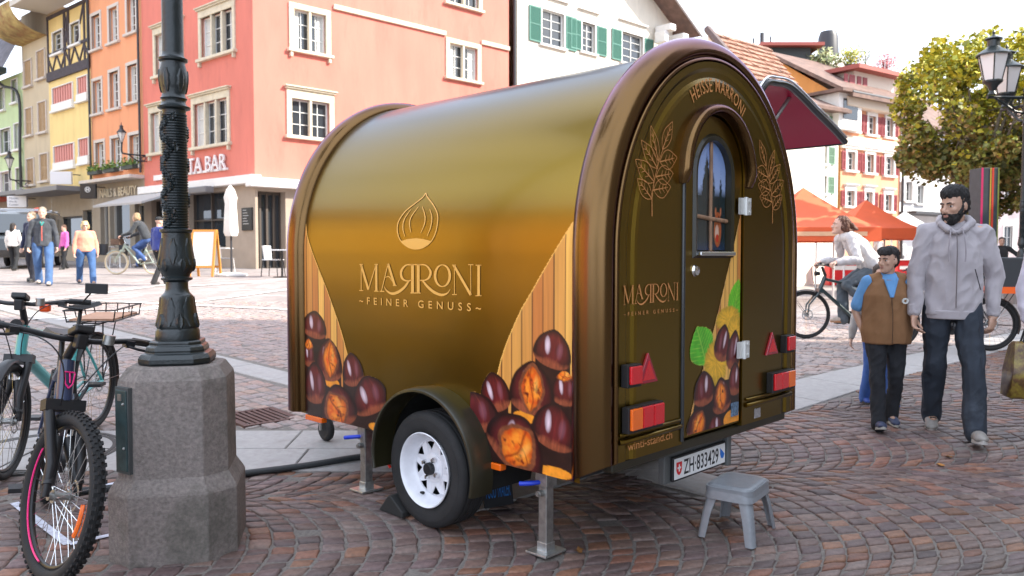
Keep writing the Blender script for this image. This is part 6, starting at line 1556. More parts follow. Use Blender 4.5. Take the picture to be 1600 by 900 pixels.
# ---- grey plastic step stool
def stool():
    cs = [ground(1168, 856), ground(1085, 836), ground(1136, 805), ground(1218, 826)]
    c = np.mean(cs, axis=0); e = (cs[0] - cs[1])[:2]; ang = math.atan2(e[1], e[0])
    L_ = float(np.linalg.norm(e)); D_ = float(np.linalg.norm((cs[3] - cs[0])[:2]))
    t = thing('step_stool', 'grey plastic step stool with four splayed legs under the trailer door', 'stool', (c[0], c[1], gz(c[0], c[1])), rz=ang, rot=None)
    h = 0.265; lx, ly = L_ / 2 - 0.005, D_ / 2 - 0.005; tx, ty = lx - 0.028, ly - 0.022
    m_st = mat('grey_stool_plastic', (0.21, 0.225, 0.245), 0.34, var=0.08, vscale=30, bump=0.12, bscale=260)
    s_ = MB()
    n = 10; V = []
    def rr(x, y, r, z, k=5):
        P = []
        for (sx, sy, a0) in ((1, 1, 0), (-1, 1, 90), (-1, -1, 180), (1, -1, 270)):
            for i in range(k + 1): a = R(a0 + 90 * i / k); P.append((sx * (x - r) + r * math.cos(a), sy * (y - r) + r * math.sin(a), z))
        return P
    rings = [rr(tx + 0.022, ty + 0.022, 0.05, h - 0.07), rr(tx + 0.016, ty + 0.016, 0.05, h - 0.03), rr(tx + 0.008, ty + 0.008, 0.045, h - 0.008), rr(tx - 0.006, ty - 0.006, 0.04, h), rr(tx - 0.03, ty - 0.03, 0.03, h - 0.002)]
    K = len(rings[0]); V = [p for r_ in rings for p in r_]
    Fc = [(i * K + k, i * K + (k + 1) % K, (i + 1) * K + (k + 1) % K, (i + 1) * K + k) for i in range(len(rings) - 1) for k in range(K)] + [tuple((len(rings) - 1) * K + k for k in range(K))]
    s_.add(V, Fc); inner = [(x * 0.97, y * 0.96, z) for x, y, z in rings[0]]; s_.add(rings[0] + inner + [(x, y, h - 0.012) for x, y, z in inner], [(k, (k + 1) % K, K + (k + 1) % K, K + k) for k in range(K)] + [(K + k, K + (k + 1) % K, 2 * K + (k + 1) % K, 2 * K + k) for k in range(K)] + [tuple(2 * K + k for k in range(K))])
    s_.build('seat', m_st, t, smooth=50)
    for sx, sy in ((1, 1), (-1, 1), (-1, -1), (1, -1)):
        l = MB(); V = []
        zg = SLOPE * (math.sin(ang) * sx * lx + math.cos(ang) * sy * ly)
        for z, cx_, cy_, w in ((zg, lx, ly, 0.038), (h * 0.45, lx - 0.018, ly - 0.014, 0.043), (h - 0.055, tx - 0.01, ty - 0.01, 0.05), (h - 0.02, tx - 0.03, ty - 0.03, 0.05)):
            a = cx_ * sx; b = cy_ * sy
            # hollow channel section: an L of two curved flanges round the corner
            P = [(-w * sx, 0.004 * sy), (-w * 0.35 * sx, 0.006 * sy), (-0.004 * sx, -0.006 * sy + 0.008 * sy), (0.006 * sx, -w * .35 * sy), (0.004 * sx, -w * sy), (-0.003 * sx, -w * sy), (-0.004 * sx, -w * .4 * sy), (-0.014 * sx, -0.012 * sy), (-w * .4 * sx, -0.004 * sy), (-w * sx, -0.004 * sy)]
            V += [(a + x + 0.01 * sx, b + y + 0.01 * sy, z) for x, y in P]
        k = 10; l.add(V, [(i * k + q, i * k + (q + 1) % k, (i + 1) * k + (q + 1) % k, (i + 1) * k + q) for i in range(3) for q in range(k)] + [tuple(range(k)), tuple(3 * k + q for q in range(k))])
        l.build('leg', m_st, t, smooth=60)
stool()
# ================================================================ street lamps on stone pedestals
m_iron = mat('painted_cast_iron', (0.011, 0.017, 0.019), 0.34, 0.0, spec=0.6, var=0.25, vscale=12, bump=0.25, bscale=60, wear=((0.03, 0.04, 0.04), 0.15, 9.0))
m_plinth = mat('weathered_limestone', (0.215, 0.185, 0.170), 0.9, var=0.28, vscale=60, bump=0.7, bscale=140, wear=((0.062, 0.064, 0.048), 0.5, 2.0))
def oct_ring(r, z, ch=0.40, ph=0.0):
    """octagon with flat radius r; ch: share of the side cut away"""
    c = r * (1 - ch * 1.0 + 0.0) 
    P = [(r, -c), (r, c), (c, r), (-c, r), (-r, c), (-r, -c), (-c, -r), (c, -r)]
    return [(x * math.cos(ph) - y * math.sin(ph), x * math.sin(ph) + y * math.cos(ph), z) for x, y in P]
def loft_rings(m, rings):
    n = len(rings[0]); m.add([p for r in rings for p in r], [(i * n + k, i * n + (k + 1) % n, (i + 1) * n + (k + 1) % n, (i + 1) * n + k) for i in range(len(rings) - 1) for k in range(n)] + [tuple(range(n)), tuple((len(rings) - 1) * n + k for k in range(n))])
def street_lamp(label, x, y, rz, arms):
    z0 = gz(x, y); t = thing('street_lamp', label, 'street lamp', (x, y, z0), rz=rz)
    b = 0.0
    p = MB(); loft_rings(p, [oct_ring(r, z) for r, z in ((0.287, -0.12), (0.287, 0.30), (0.282, 0.315), (0.254, 0.362), (0.247, 0.375), (0.244, 0.80), (0.240, 0.825), (0.205, 0.878), (0.19, 0.885))]); ped = p.build('pedestal', m_plinth, t, bevel=0.004, bseg=1)
    # service hatch in a shallow frame on one of the cut corners
    a = R(225); M = Matrix.Rotation(a + R(90), 4, 'Z')
    rf = 0.252 * 0.6 * math.sqrt(2) * 0.5 + 0.252 * math.sqrt(2) * 0.5
    d_ = (0.246 + 0.246 * 0.60) / math.sqrt(2)
    h = MB(); h.box((0, -d_ - 0.003, 0.60), (0.105, 0.03, 0.40)); h.v = [tuple(M @ Vector(q)) for q in h.v]; h.build('hatch_recess', mat('hatch_surround_grey', (0.06, 0.065, 0.065), 0.8), t)  # dark grey plate that shows as a rim round the hatch door
    h = MB(); h.box((0, -d_ - 0.012, 0.60), (0.086, 0.025, 0.375)); h.v = [tuple(M @ Vector(q)) for q in h.v]; ho = h.build('hatch_door', mat('hatch_green', (0.035, 0.062, 0.064), 0.5, 0.3, var=0.25, vscale=18, bump=0.1), t, bevel=0.004)
    h = MB()
    for zc in (0.725, 0.52): h.ball((0.024, -d_ - 0.026, zc), 0.007, 8, 6)
    h.box((0, -d_ - 0.027, 0.755), (0.03, 0.006, 0.03)); h.v = [tuple(M @ Vector(q)) for q in h.v]; h.build('lock', steel, ho)
    B = 0.885
    f = MB(); loft_rings(f, [oct_ring(r, B + z) for r, z in ((0.155, 0.0), (0.163, 0.012), (0.163, 0.03), (0.15, 0.05), (0.132, 0.056), (0.134, 0.068), (0.128, 0.085), (0.116, 0.092), (0.118, 0.104), (0.112, 0.112))]); f.build('foot', m_iron, t, bevel=0.004)
    def bark(r, z, a): return r
    prof = [(0.101, 0.105), (0.103, 0.118), (0.101, 0.155), (0.094, 0.168), (0.098, 0.176), (0.093, 0.20), (0.083, 0.25), (0.077, 0.30), (0.074, 0.325), (0.066, 0.333), (0.058, 0.342), (0.052, 0.36), (0.051, 0.392), (0.058, 0.398), (0.072, 0.404), (0.073, 0.412), (0.06, 0.42), (0.062, 0.43), (0.078, 0.452), (0.083, 0.475), (0.081, 0.505), (0.073, 0.55), (0.067, 0.60), (0.066, 0.63), (0.074, 0.636), (0.075, 0.648), (0.062, 0.653)]
    z = 0.655
    k = 0
    while z < 1.205:
        prof += [(0.054, z), (0.0595, z + 0.0035), (0.0595, z + 0.0085), (0.054, z + 0.012)]; z += 0.0128
    prof += [(0.054, 1.21), (0.056, 1.222), (0.074, 1.23), (0.076, 1.238), (0.06, 1.247), (0.054, 1.26), (0.057, 1.272), (0.062, 1.278), (0.056, 1.285), (0.052, 1.30), (0.06, 1.33), (0.065, 1.37), (0.063, 1.41), (0.055, 1.44), (0.054, 1.452), (0.066, 1.458), (0.068, 1.468), (0.056, 1.475), (0.05, 1.485), (0.049, 1.50), (0.044, 3.2), (0.05, 3.22), (0.062, 3.25), (0.05, 3.28), (0.045, 3.30), (0.045, 3.95), (0.065, 3.98), (0.05, 4.03), (0.02, 4.15)]
    s = MB(); s.lathe([(r, B + z) for r, z in prof], 40); s.build('shaft', m_iron, t, smooth=40)
    # cast leaves: acanthus on the bell and vase, a vine climbing the ribbed part
    v = MB(); rr = random.Random(3)
    def rad(z): return float(np.interp(z, [q[1] for q in prof], [q[0] for q in prof]))
    def leaf(a, z, w, h, out=0.012):
        pts = []
        for i in range(7):
            u = i / 6; zz = z + h * (u - 0.5); ww = w * math.sin(math.pi * (0.06 + 0.88 * u)) ** 0.8 * (1 - 0.22 * (i % 2))
            r_ = rad(zz); pts.append((zz, ww, r_))
        V = []
        for zz, ww, r_ in pts:
            for sx, o in ((-1, 0.0), (-0.45, out), (0, out * 0.55), (0.45, out), (1, 0.0)): an = a + sx * ww / r_; V.append(((r_ + o - 0.001) * math.cos(an), (r_ + o - 0.001) * math.sin(an), B + zz))
        v.add(V, [(i * 5 + k, i * 5 + k + 1, (i + 1) * 5 + k + 1, (i + 1) * 5 + k) for i in range(6) for k in range(4)])
    for i in range(6):
        leaf(i * 1.047 + 0.3, 0.25, 0.030, 0.14, 0.006); leaf(i * 1.047 + 0.82, 0.205, 0.026, 0.07, 0.010)
        leaf(i * 1.047 + 0.5, 0.54, 0.026, 0.13, 0.006); leaf(i * 1.047, 0.475, 0.028, 0.06, 0.007); leaf(i * 1.047 + 0.2, 1.36, 0.024, 0.11, 0.006)
    for i in range(58):
        zz = 0.67 + 0.53 * i / 58; an = -2.2 + 0.7 * math.sin(i * 0.35) + rr.uniform(-.25, .25); leaf(an, zz, 0.018, 0.035, 0.010)
        leaf(an + math.pi, zz, 0.016, 0.03, 0.009)
    v.build('cast_leaves', m_iron, t, smooth=50)
    # head: arms and lanterns
    for (a, L_, zz) in arms:
        ca, sa = math.cos(a), math.sin(a)
        h = MB(); P = lambda d, z: (ca * d, sa * d, z)
        h.tube([P(0.03, zz - 0.35), P(L_ * 0.3, zz - 0.32), P(L_ * 0.62, zz - 0.16), P(L_ - 0.08, zz - 0.02)], 0.03, 8); h.tube([P(0.0, zz), P(L_ + 0.12, zz)], 0.035, 8)
        for q, rr_ in ((0.3, 0.10), (0.55, 0.075), (0.75, 0.05)): h.torus(P(L_ * q, zz - 0.13 + 0.03 * q), rr_, 0.018, 18, 6, ax=Matrix.Rotation(a, 3, 'Z') @ Matrix.Rotation(R(90), 3, 'X'))
        ao = h.build('arm', m_iron, t, smooth=50)
        lz = zz + 0.36; c = Vector(P(L_, lz))
        l = MB(); l.lathe([(0.20, 0.0), (0.33, 0.57)], 6, c, cap=False); lo = l.build('lantern', mat('frosted_lantern_glass', (0.74, 0.71, 0.70), 0.3, spec=0.5, sss=0.0), t)
        l = MB(); l.lathe([(0.36, 0.57), (0.36, 0.60), (0.26, 0.68), (0.16, 0.74), (0.13, 0.78), (0.13, 0.92), (0.19, 0.95), (0.17, 0.97), (0.05, 1.02), (0.025, 1.06), (0.035, 1.10), (0.0, 1.18)], 24, c); l.lathe([(0.10, -0.30), (0.06, -0.22), (0.12, -0.1), (0.21, -0.02), (0.21, 0.015), (0.05, 0.02)], 12, c)
        for k in range(6): an = 2 * math.pi * k / 6; l.cyl(c + Vector((0.2 * math.cos(an), 0.2 * math.sin(an), 0)), c + Vector((0.335 * math.cos(an), 0.335 * math.sin(an), 0.58)), 0.014, n=5)
        l.build('lantern_frame', m_iron, lo, smooth=35)
    return t
p = atdist(281, 700, 3.93)
street_lamp('black cast iron street lamp with ribbed ornate shaft on a stone pedestal beside the bicycles', p[0], p[1], R(12), [(R(80), 0.8, 4.35), (R(260), 0.8, 4.35), (R(170), 0.8, 4.35)])
q = ground(1594, 474)
ql = street_lamp('black street lamp with milky lanterns on arms at the right edge of the picture', q[0], q[1], R(4), [(R(180), 0.80, 4.72), (R(100), 0.55, 4.55), (R(0), 0.8, 4.72), (R(290), 0.75, 4.72)])
n_ = MB(); n_.box((-0.13, -0.262, 0.62), (0.09, 0.012, 0.10)); n_.build('notice', white_paint, ql)
# ================================================================ bicycles (local x = riding direction, y = left, z = up)
def bicycle(label, rear, heading, wb=1.10, r=0.345, tw=0.022, frame=(0.2, 0.5, 0.5), step=False, steer=0.0, tyre=None, fork_susp=False, mud=False, rack=None, hbw=0.34, hbz=1.02, tread=False, name='bicycle', rimc=None, down=0.026, group=None, basket=False, display=False, crate=None, lamp=False, light_parts=False, spokes=24, cockpit=True, lean=0.0):
    z0 = gz(rear[0], rear[1]); fz = gz(rear[0] + wb * math.cos(heading), rear[1] + wb * math.sin(heading)); pitch = -math.atan2(fz - z0, wb)
    t = thing(name, label, 'bicycle', (rear[0], rear[1], z0), rot=(lean, pitch, heading), group=group)
    fm = mat('frame_' + '_'.join('%d' % int(c * 100) for c in frame), frame, 0.28, coat=0.5); tm = mat('tyre_' + ('dark' if tyre is None else 'cream'), tyre or (0.014, 0.014, 0.015), 0.8, bump=0.3, bscale=120); rm = mat('rim_' + ('dark' if rimc is None else 'pale'), rimc or (0.02, 0.02, 0.022), 0.35, 0.4)
    blk = black_plastic
    hub_w = 0.055
    X90 = Matrix.Rotation(R(90), 3, 'X')
    def wheel(parent, cx, M=None, rotor=True):
        w = MB(); w.torus((cx, 0, r), r - tw, tw, 48, 10, ax=X90)
        if tread:
            for k in range(64):
                a = 2 * math.pi * k / 64
                for j, yy in enumerate((-0.022, -0.008, 0.008, 0.022)):
                    aa = a + (0.049 if j % 2 else 0); rr = r - tw + math.sqrt(max(0, tw * tw - yy * yy)) + 0.002; rot = Matrix.Rotation(-aa, 3, 'Y')
                    w.box((cx + rr * math.cos(aa), yy, r + rr * math.sin(aa)), (0.009, 0.011, 0.017), rot)
        if M: w.v = [tuple(M @ Vector(p)) for p in w.v]
        wo = w.build('wheel', tm, parent, smooth=45)
        q = MB(); q.torus((cx, 0, r), r - 2 * tw - 0.004, 0.013, 48, 8, ax=X90, flat=0.85)
        if M: q.v = [tuple(M @ Vector(p)) for p in q.v]
        q.build('rim', rm, wo, smooth=45)
        s = MB()
        for k in range(spokes):
            a = 2 * math.pi * k / spokes; b = a + (0.5 if k % 2 else -0.5); side = 0.03 if k % 4 < 2 else -0.03
            s.cyl((cx + 0.022 * math.cos(b), side, r + 0.022 * math.sin(b)), (cx + (r - 2 * tw - 0.012) * math.cos(a), 0, r + (r - 2 * tw - 0.012) * math.sin(a)), 0.0016, n=4, cap=False)
        if M: s.v = [tuple(M @ Vector(p)) for p in s.v]
        s.build('spokes', chrome, wo)
        h = MB(); h.cyl((cx, -hub_w, r), (cx, hub_w, r), 0.018, n=12); h.cyl((cx, -0.036, r), (cx, -0.030, r), 0.03, n=14); h.cyl((cx, 0.030, r), (cx, 0.036, r), 0.03, n=14)
        if rotor: h.torus((cx, 0.042, r), 0.07, 0.007, 28, 4, ax=X90, flat=0.25); [h.cyl((cx, 0.042, r), (cx + 0.07 * math.cos(2.1 * k), 0.042, r + 0.07 * math.sin(2.1 * k)), 0.004, n=4) for k in range(3)]
        if M: h.v = [tuple(M @ Vector(p)) for p in h.v]
        h.build('hub', steel, wo, smooth=40)
        return wo
    wheel(t, 0.0)
    # steering: rotates about the head tube axis
    ha = R(21); hx, hz = wb - 0.045 - (r * 2 + 0.30 - r) * math.tan(ha) + 0.0, r * 2 + 0.02
    axis = Vector((-math.sin(ha), 0, math.cos(ha))); H0 = Vector((wb - 0.05 - (0.0), 0, r)) + axis * (r + 0.05); H1 = H0 + axis * 0.17
    M = Matrix.Translation(H0) @ Matrix.Rotation(steer, 4, axis) @ Matrix.Translation(-H0)
    wheel(t, wb, M)
    f = MB(); W = tw + 0.032
    crown = H0 - axis * 0.03
    for sy in (-1, 1):
        P = [crown + Vector((0, sy * W, 0)), Vector((wb - 0.02, sy * W, r + 0.14)), Vector((wb, sy * (W + 0.004), r))]
        f.tube(P, [0.023 if fork_susp else 0.016, 0.024 if fork_susp else 0.013, 0.016 if fork_susp else 0.009], 10)
    f.box(crown, (0.06, 2 * W + 0.05, 0.05), Matrix.Rotation(-ha, 3, 'Y')); f.cyl(crown, H0, 0.02, n=10)
    f.v = [tuple(M @ Vector(p)) for p in f.v]; fork = f.build('fork', blk if fork_susp else fm, t, smooth=45)
    if fork_susp:
        s = MB()
        for sy in (-1, 1): s.tube([crown + Vector((0.003, sy * W, -0.01)), crown.lerp(Vector((wb, sy * W, r)), 0.42) + Vector((0.003, 0, 0))], 0.0185, 10)
        s.v = [tuple(M @ Vector(p)) for p in s.v]; s.build('stanchion', chrome, fork, smooth=45)
        s = MB()
        for sy in (-1, 1): s.tube([crown.lerp(Vector((wb, sy * W, r)), 0.36) + Vector((0.003, 0, 0)), Vector((wb - 0.004, sy * W, r + 0.05))], 0.027, 10)
        s.v = [tuple(M @ Vector(p)) for p in s.v]; s.build('lower_leg', blk, fork, smooth=45)
    # handlebar
    if cockpit:
        S0 = H1 + axis * 0.03; S1 = S0 + Vector((0.05, 0, 0.03)); dz = hbz - S1.z
        b = MB(); b.cyl(H1, S0, 0.019, n=10); b.tube([S0, S1 + Vector((0, 0, dz * 0.8))], [0.022, 0.019], 10)
        C = S1 + Vector((0, 0, dz))
        bar = spline([(C.x - 0.09, -hbw, C.z + 0.01), (C.x - 0.045, -hbw * 0.72, C.z + 0.02), (C.x, -0.10, C.z), (C.x + 0.004, 0, C.z), (C.x, 0.10, C.z), (C.x - 0.045, hbw * 0.72, C.z + 0.02), (C.x - 0.09, hbw, C.z + 0.01)], 4)
        b.tube(bar, 0.0135, 10); b.v = [tuple(M @ Vector(p)) for p in b.v]; hb = b.build('handlebar', blk if not light_parts else chrome, t, smooth=45)
        for sy in (-1, 1):
            g = MB(); g.tube([(C.x - 0.094, sy * (hbw + 0.01), C.z + 0.01), (C.x - 0.058, sy * (hbw - 0.11), C.z + 0.018)], 0.0185, 10); g.v = [tuple(M @ Vector(p)) for p in g.v]; g.build('grip', black_rubber, hb, smooth=45)
            g = MB(); g.box((C.x - 0.03, sy * (hbw - 0.14), C.z + 0.005), (0.05, 0.04, 0.035)); g.tube([(C.x - 0.012, sy * (hbw - 0.15), C.z - 0.005), (C.x + 0.012, sy * (hbw - 0.11), C.z - 0.012), (C.x - 0.006, sy * (hbw - 0.01), C.z - 0.022)], 0.007, 6); g.v = [tuple(M @ Vector(p)) for p in g.v]; g.build('brake_lever', blk, hb, smooth=45)
        cb = MB(); cb.tube([(p.x, p.y, p.z) for p in bez((C.x - 0.02, hbw - 0.16, C.z), (C.x + 0.16, hbw * 0.4, C.z + 0.03), (C.x + 0.15, 0.04, C.z - 0.1), tuple(H0 + Vector((0.05, 0.02, 0))), 12)], 0.0035, 5); cb.tube([(p.x, p.y, p.z) for p in bez((C.x - 0.02, -hbw + 0.16, C.z), (C.x + 0.17, -hbw * 0.3, C.z + 0.02), (C.x + 0.13, -0.05, C.z - 0.12), tuple(H0 + Vector((0.05, -0.03, -0.02))), 12)], 0.0035, 5); cb.v = [tuple(M @ Vector(p)) for p in cb.v]; cb.build('cables', blk, hb, smooth=60)
        if display:
            d = MB(); d.box((C.x + 0.03, 0.0, C.z + 0.045), (0.09, 0.085, 0.035), Matrix.Rotation(R(-24), 3, 'Y')); d.box((C.x + 0.05, 0, C.z), (0.05, 0.05, 0.07)); d.v = [tuple(M @ Vector(p)) for p in d.v]; d.build('display', blk, hb, bevel=0.008)
            d = MB(); d.cyl((C.x + 0.06, 0.12, C.z + 0.0), (C.x + 0.06, 0.12, C.z + 0.045), 0.026, n=14); d.v = [tuple(M @ Vector(p)) for p in d.v]; d.build('bell', steel, hb, smooth=40)
        if lamp:
            d = MB(); d.cyl((C.x + 0.03, 0, C.z - 0.12), (C.x + 0.10, 0, C.z - 0.12), 0.025, 0.035, n=14); d.v = [tuple(M @ Vector(p)) for p in d.v]; d.build('front_lamp', blk, hb, smooth=40)
        if basket:
            d = MB(); bx_, bz_ = C.x + 0.17, C.z - 0.12
            for z_ in (0, 0.08, 0.16): d.tube([(bx_ - 0.13, -0.17, bz_ + z_ - .08), (bx_ + 0.13, -0.17, bz_ + z_ - .08), (bx_ + 0.13, 0.17, bz_ + z_ - .08), (bx_ - 0.13, 0.17, bz_ + z_ - .08), (bx_ - 0.13, -0.17, bz_ + z_ - .08)], 0.008, 5)
            d.box((bx_, 0, bz_), (0.24, 0.32, 0.15)); d.v = [tuple(M @ Vector(p)) for p in d.v]; d.build('basket', mat('wicker', (0.16, 0.10, 0.07), 0.9, var=0.4, vscale=60, bump=0.8, bscale=80), t)
    # frame
    BB = Vector((0.42, 0, r - 0.05)); ST = Vector((0.22, 0, r + 0.42)); 
    g = MB(); g.cyl(H0 - axis * 0.01, H1 + axis * 0.01, 0.024 + down * 0.25, n=12)
    if step:
        g.tube(spline([H1 - axis * 0.05, H1.lerp(BB, 0.45) + Vector((-0.03, 0, -0.06)), BB + Vector((0.02, 0, 0.02))], 5), down, 12)
        g.tube([H1 - axis * 0.03, ST.lerp(BB, 0.45)], down * 0.62, 10)
    else:
        g.tube([H0 + axis * 0.01, BB + Vector((0.03, 0, 0.03))], down, 12); g.tube([H1 - axis * 0.02, ST + Vector((0.02, 0, -0.05))], down * 0.8, 12)
    g.tube([BB, ST], 0.018, 10)
    for sy in (-1, 1):
        g.tube([BB + Vector((-0.02, sy * 0.035, 0)), Vector((0.05, sy * 0.06, r + 0.005)), Vector((0, sy * 0.062, r))], [0.013, 0.011, 0.012], 8); g.tube([ST + Vector((0, sy * 0.02, -0.06)), Vector((0.12, sy * 0.045, r + 0.2)), Vector((0, sy * 0.062, r))], [0.011, 0.010, 0.010], 8)
    g.build('frame', fm, t, smooth=45)
    m = MB(); m.cyl(BB + Vector((0, -0.06, 0)), BB + Vector((0, 0.06, 0)), 0.05 if display else 0.03, n=16); m.cyl(BB + Vector((0, -0.062, 0)), BB + Vector((0, -0.068, 0)), 0.095, n=24); cr = 0.17
    for sy, a in ((-1, -0.5), (1, math.pi - 0.5)):
        e = BB + Vector((cr * math.cos(a), sy * 0.085, cr * math.sin(a))); m.tube([BB + Vector((0, sy * 0.08, 0)), e], 0.012, 8); m.box(e + Vector((0, sy * 0.055, 0)), (0.09, 0.09, 0.022))
    m.tube([(0, -0.055, r + 0.045), tuple(BB + Vector((0, -0.065, 0.09)))], 0.005, 4); m.tube([(0, -0.055, r - 0.045), tuple(BB + Vector((0, -0.065, -0.09)))], 0.005, 4); m.torus((0, -0.05, r), 0.045, 0.006, 18, 4, ax=X90)
    m.build('crankset', blk, t, smooth=40)
    SD = ST + (ST - BB).normalized() * 0.16
    s = MB(); s.cyl(ST, SD, 0.0145, n=10); s.build('seat_post', chrome if light_parts else blk, t, smooth=40)
    s = MB(); V = []
    for i in range(7):
        u = i / 6; w_ = 0.075 * (1 - u) ** 1.3 + 0.022; x = SD.x - 0.13 + 0.27 * u; zt = SD.z + 0.045 - 0.012 * math.sin(math.pi * u)
        V += [(x, -w_, zt - 0.03), (x, -w_ * 0.8, zt), (x, 0, zt - 0.006), (x, w_ * 0.8, zt), (x, w_, zt - 0.03), (x, 0, zt - 0.045)]
    s.add(V, [(i * 6 + k, i * 6 + (k + 1) % 6, (i + 1) * 6 + (k + 1) % 6, (i + 1) * 6 + k) for i in range(6) for k in range(6)] + [tuple(range(6)), tuple(36 + k for k in range(6))]); s.build('saddle', blk, t, smooth=60)
    def guard(cx, a0, a1, MM=None):
        g = MB(); V = []; K = 18; rr = r + 0.018; w_ = tw + 0.012
        for i in range(K + 1):
            a = a0 + (a1 - a0) * i / K
            for yy, dr in ((-w_, -0.012), (-w_ * 0.6, 0), (w_ * 0.6, 0), (w_, -0.012)): V.append((cx + (rr + dr) * math.cos(a), yy, r + (rr + dr) * math.sin(a)))
        g.add(V, [(i * 4 + k, i * 4 + k + 1, (i + 1) * 4 + k + 1, (i + 1) * 4 + k) for i in range(K) for k in range(3)])
        for sy in (-1, 1):
            a = a0 + (a1 - a0) * (0.9 if cx < 0.1 else 0.15); g.cyl((cx, sy * 0.055, r), (cx + rr * math.cos(a), sy * w_, r + rr * math.sin(a)), 0.003, n=4)
        if MM: g.v = [tuple(MM @ Vector(p)) for p in g.v]
        g.build('mudguard', blk if not light_parts else fm, t, smooth=50)
    if mud: guard(0, R(35), R(200)); guard(wb, R(-25) if mud == 'long' else R(40), R(125), M)
    if rack:
        k = MB(); zt = r * 2 + 0.085
        for sy in (-1, 1):
            k.tube([(-0.42, sy * 0.075, zt), (0.12, sy * 0.075, zt)], 0.006, 6); k.tube([(-0.02, sy * 0.075, zt), (0.0, sy * 0.065, r)], 0.006, 6); k.tube([(-0.25, sy * 0.075, zt), (0.0, sy * 0.065, r)], 0.005, 6)
        for x in (-0.42, -0.2, 0.0, 0.12): k.tube([(x, -0.075, zt), (x, 0.075, zt)], 0.005, 6)
        ro = k.build('rack', blk, t, smooth=45)
        if rack == 'tray':
            k = MB(); zz = zt + 0.015
            for z_, e in ((zz, 0.0), (zz + 0.085, 0.015)):
                P = [(-0.46 - e, -0.17 - e, z_), (0.02 + e, -0.17 - e, z_), (0.02 + e, 0.17 + e, z_), (-0.46 - e, 0.17 + e, z_)]; k.tube(P, 0.0065, 6, closed=True)
            for x in (-0.46, -0.3, -0.14, 0.02):
                for sy in (-1, 1): k.tube([(x, sy * 0.17, zz), (x, sy * 0.185, zz + 0.085)], 0.005, 5)
            for y in (-0.09, 0, 0.09): k.tube([(-0.46, y, zz), (-0.475, y, zz + 0.085)], 0.005, 5)
            k.build('tray', blk, ro, smooth=45); k = MB(); k.bx(-0.45, 0.0, -0.16, 0.16, zz + 0.004, zz + 0.018); k.build('tray_board', mat('leather_board', (0.42, 0.22, 0.13), 0.6, var=0.15), ro)
        if rack == 'crate':
            k = MB(); k.bx(-0.50, 0.02, -0.2, 0.2, zt + 0.01, zt + 0.42); k.build('cargo_box', mat('dark_cargo', (0.035, 0.038, 0.042), 0.6), ro, bevel=0.02); k = MB(); k.bx(-0.508, 0.028, -0.208, 0.208, zt - 0.02, zt + 0.06); k.build('orange_band', mat('hi_vis_orange', srgb(245, 100, 20), 0.5), ro)
    return t, M, dict(H0=H0, H1=H1, BB=BB, SD=SD, hb=(C if cockpit else None), wb=wb, r=r, axis=axis)
# the two parked bicycles on the left
fg_ = ground(76, 905); hd_ = math.atan2(-0.86, 0.51)
WB1 = 1.16
mtb, M1, I1 = bicycle('dark electric mountain bike with knobbly tyres and pink accents, front wheel towards the viewer', (fg_[0] - WB1 * math.cos(hd_), fg_[1] - WB1 * math.sin(hd_)), hd_, wb=WB1, r=0.37, tw=0.031, frame=(0.022, 0.035, 0.085), fork_susp=True, hbw=0.40, hbz=1.04, tread=True, steer=R(20), lean=R(-6), down=0.042, display=True, spokes=32)
# pink emblem on the head tube, pink line on the rim, amber spoke reflector, legend on the fork
m_pink = mat('hot_pink', srgb(240, 40, 130), 0.4)
H0, H1, ax_ = I1['H0'], I1['H1'], I1['axis']; fwd = Vector((math.cos(R(21)), 0, math.sin(R(21)))); c_ = (H0 + H1) / 2 + fwd * 0.040
e = MB(); sy_ = Vector((0, 1, 0))
for a, b in (((-0.022, 0.035), (0.022, 0.035)), ((-0.024, 0.03), (-0.016, -0.02)), ((0.024, 0.03), (0.016, -0.02)), ((-0.016, -0.02), (0, -0.04)), ((0.016, -0.02), (0, -0.04)), ((0, 0.03), (0.004, -0.015))):
    P, Q = c_ + sy_ * a[0] + ax_ * a[1], c_ + sy_ * b[0] + ax_ * b[1]; e.tube([P, Q], 0.0035, 5)
e.v = [tuple(M1 @ Vector(p)) for p in e.v]; e.build('head_badge', m_pink, mtb)
e = MB(); r_ = 0.37
e.torus((WB1, -0.0155, r_), r_ - 0.072, 0.004, 30, 5, ax=Matrix.Rotation(R(90), 3, 'X'), a0=R(150), a1=R(265)); e.v = [tuple(M1 @ Vector(p)) for p in e.v]; e.build('rim_stripe', m_pink, mtb, smooth=40)
for sgn_ in (1, -1):
    e = MB(); e.torus((WB1, 0.013 * sgn_, r_), r_ - 0.115, 0.013, 10, 6, ax=Matrix.Rotation(R(90), 3, 'X'), a0=R(-24), a1=R(8), flat=0.6); e.v = [tuple(M1 @ Vector(p)) for p in e.v]; e.build('spoke_reflector', m_orange, mtb, smooth=40)
e = MB(); W_ = 0.031 + 0.032
for i, y in enumerate((-W_ - 0.0, W_)):
    base = Vector((WB1 - 0.0, y, r_ + 0.06)); d_ = (Vector((I1['H0'].x - 0.0, y, I1['H0'].z)) - base).normalized()
    if i == 0: fit_text2(e, 'SR SUNTOUR', lambda u, v, h: tuple(base + d_ * (0.05 + u) + fwd * (0.0265 - 0.0) + sy_ * (v - 0.008)), 0.16, 0.016, 1.1)
e.v = [tuple(M1 @ Vector(p)) for p in e.v]; e.build('fork_lettering', white_paint, mtb)
rear_t = ground(150, 668); front_t = ground(14, 747); hd2 = math.atan2(front_t[1] - rear_t[1], front_t[0] - rear_t[0])
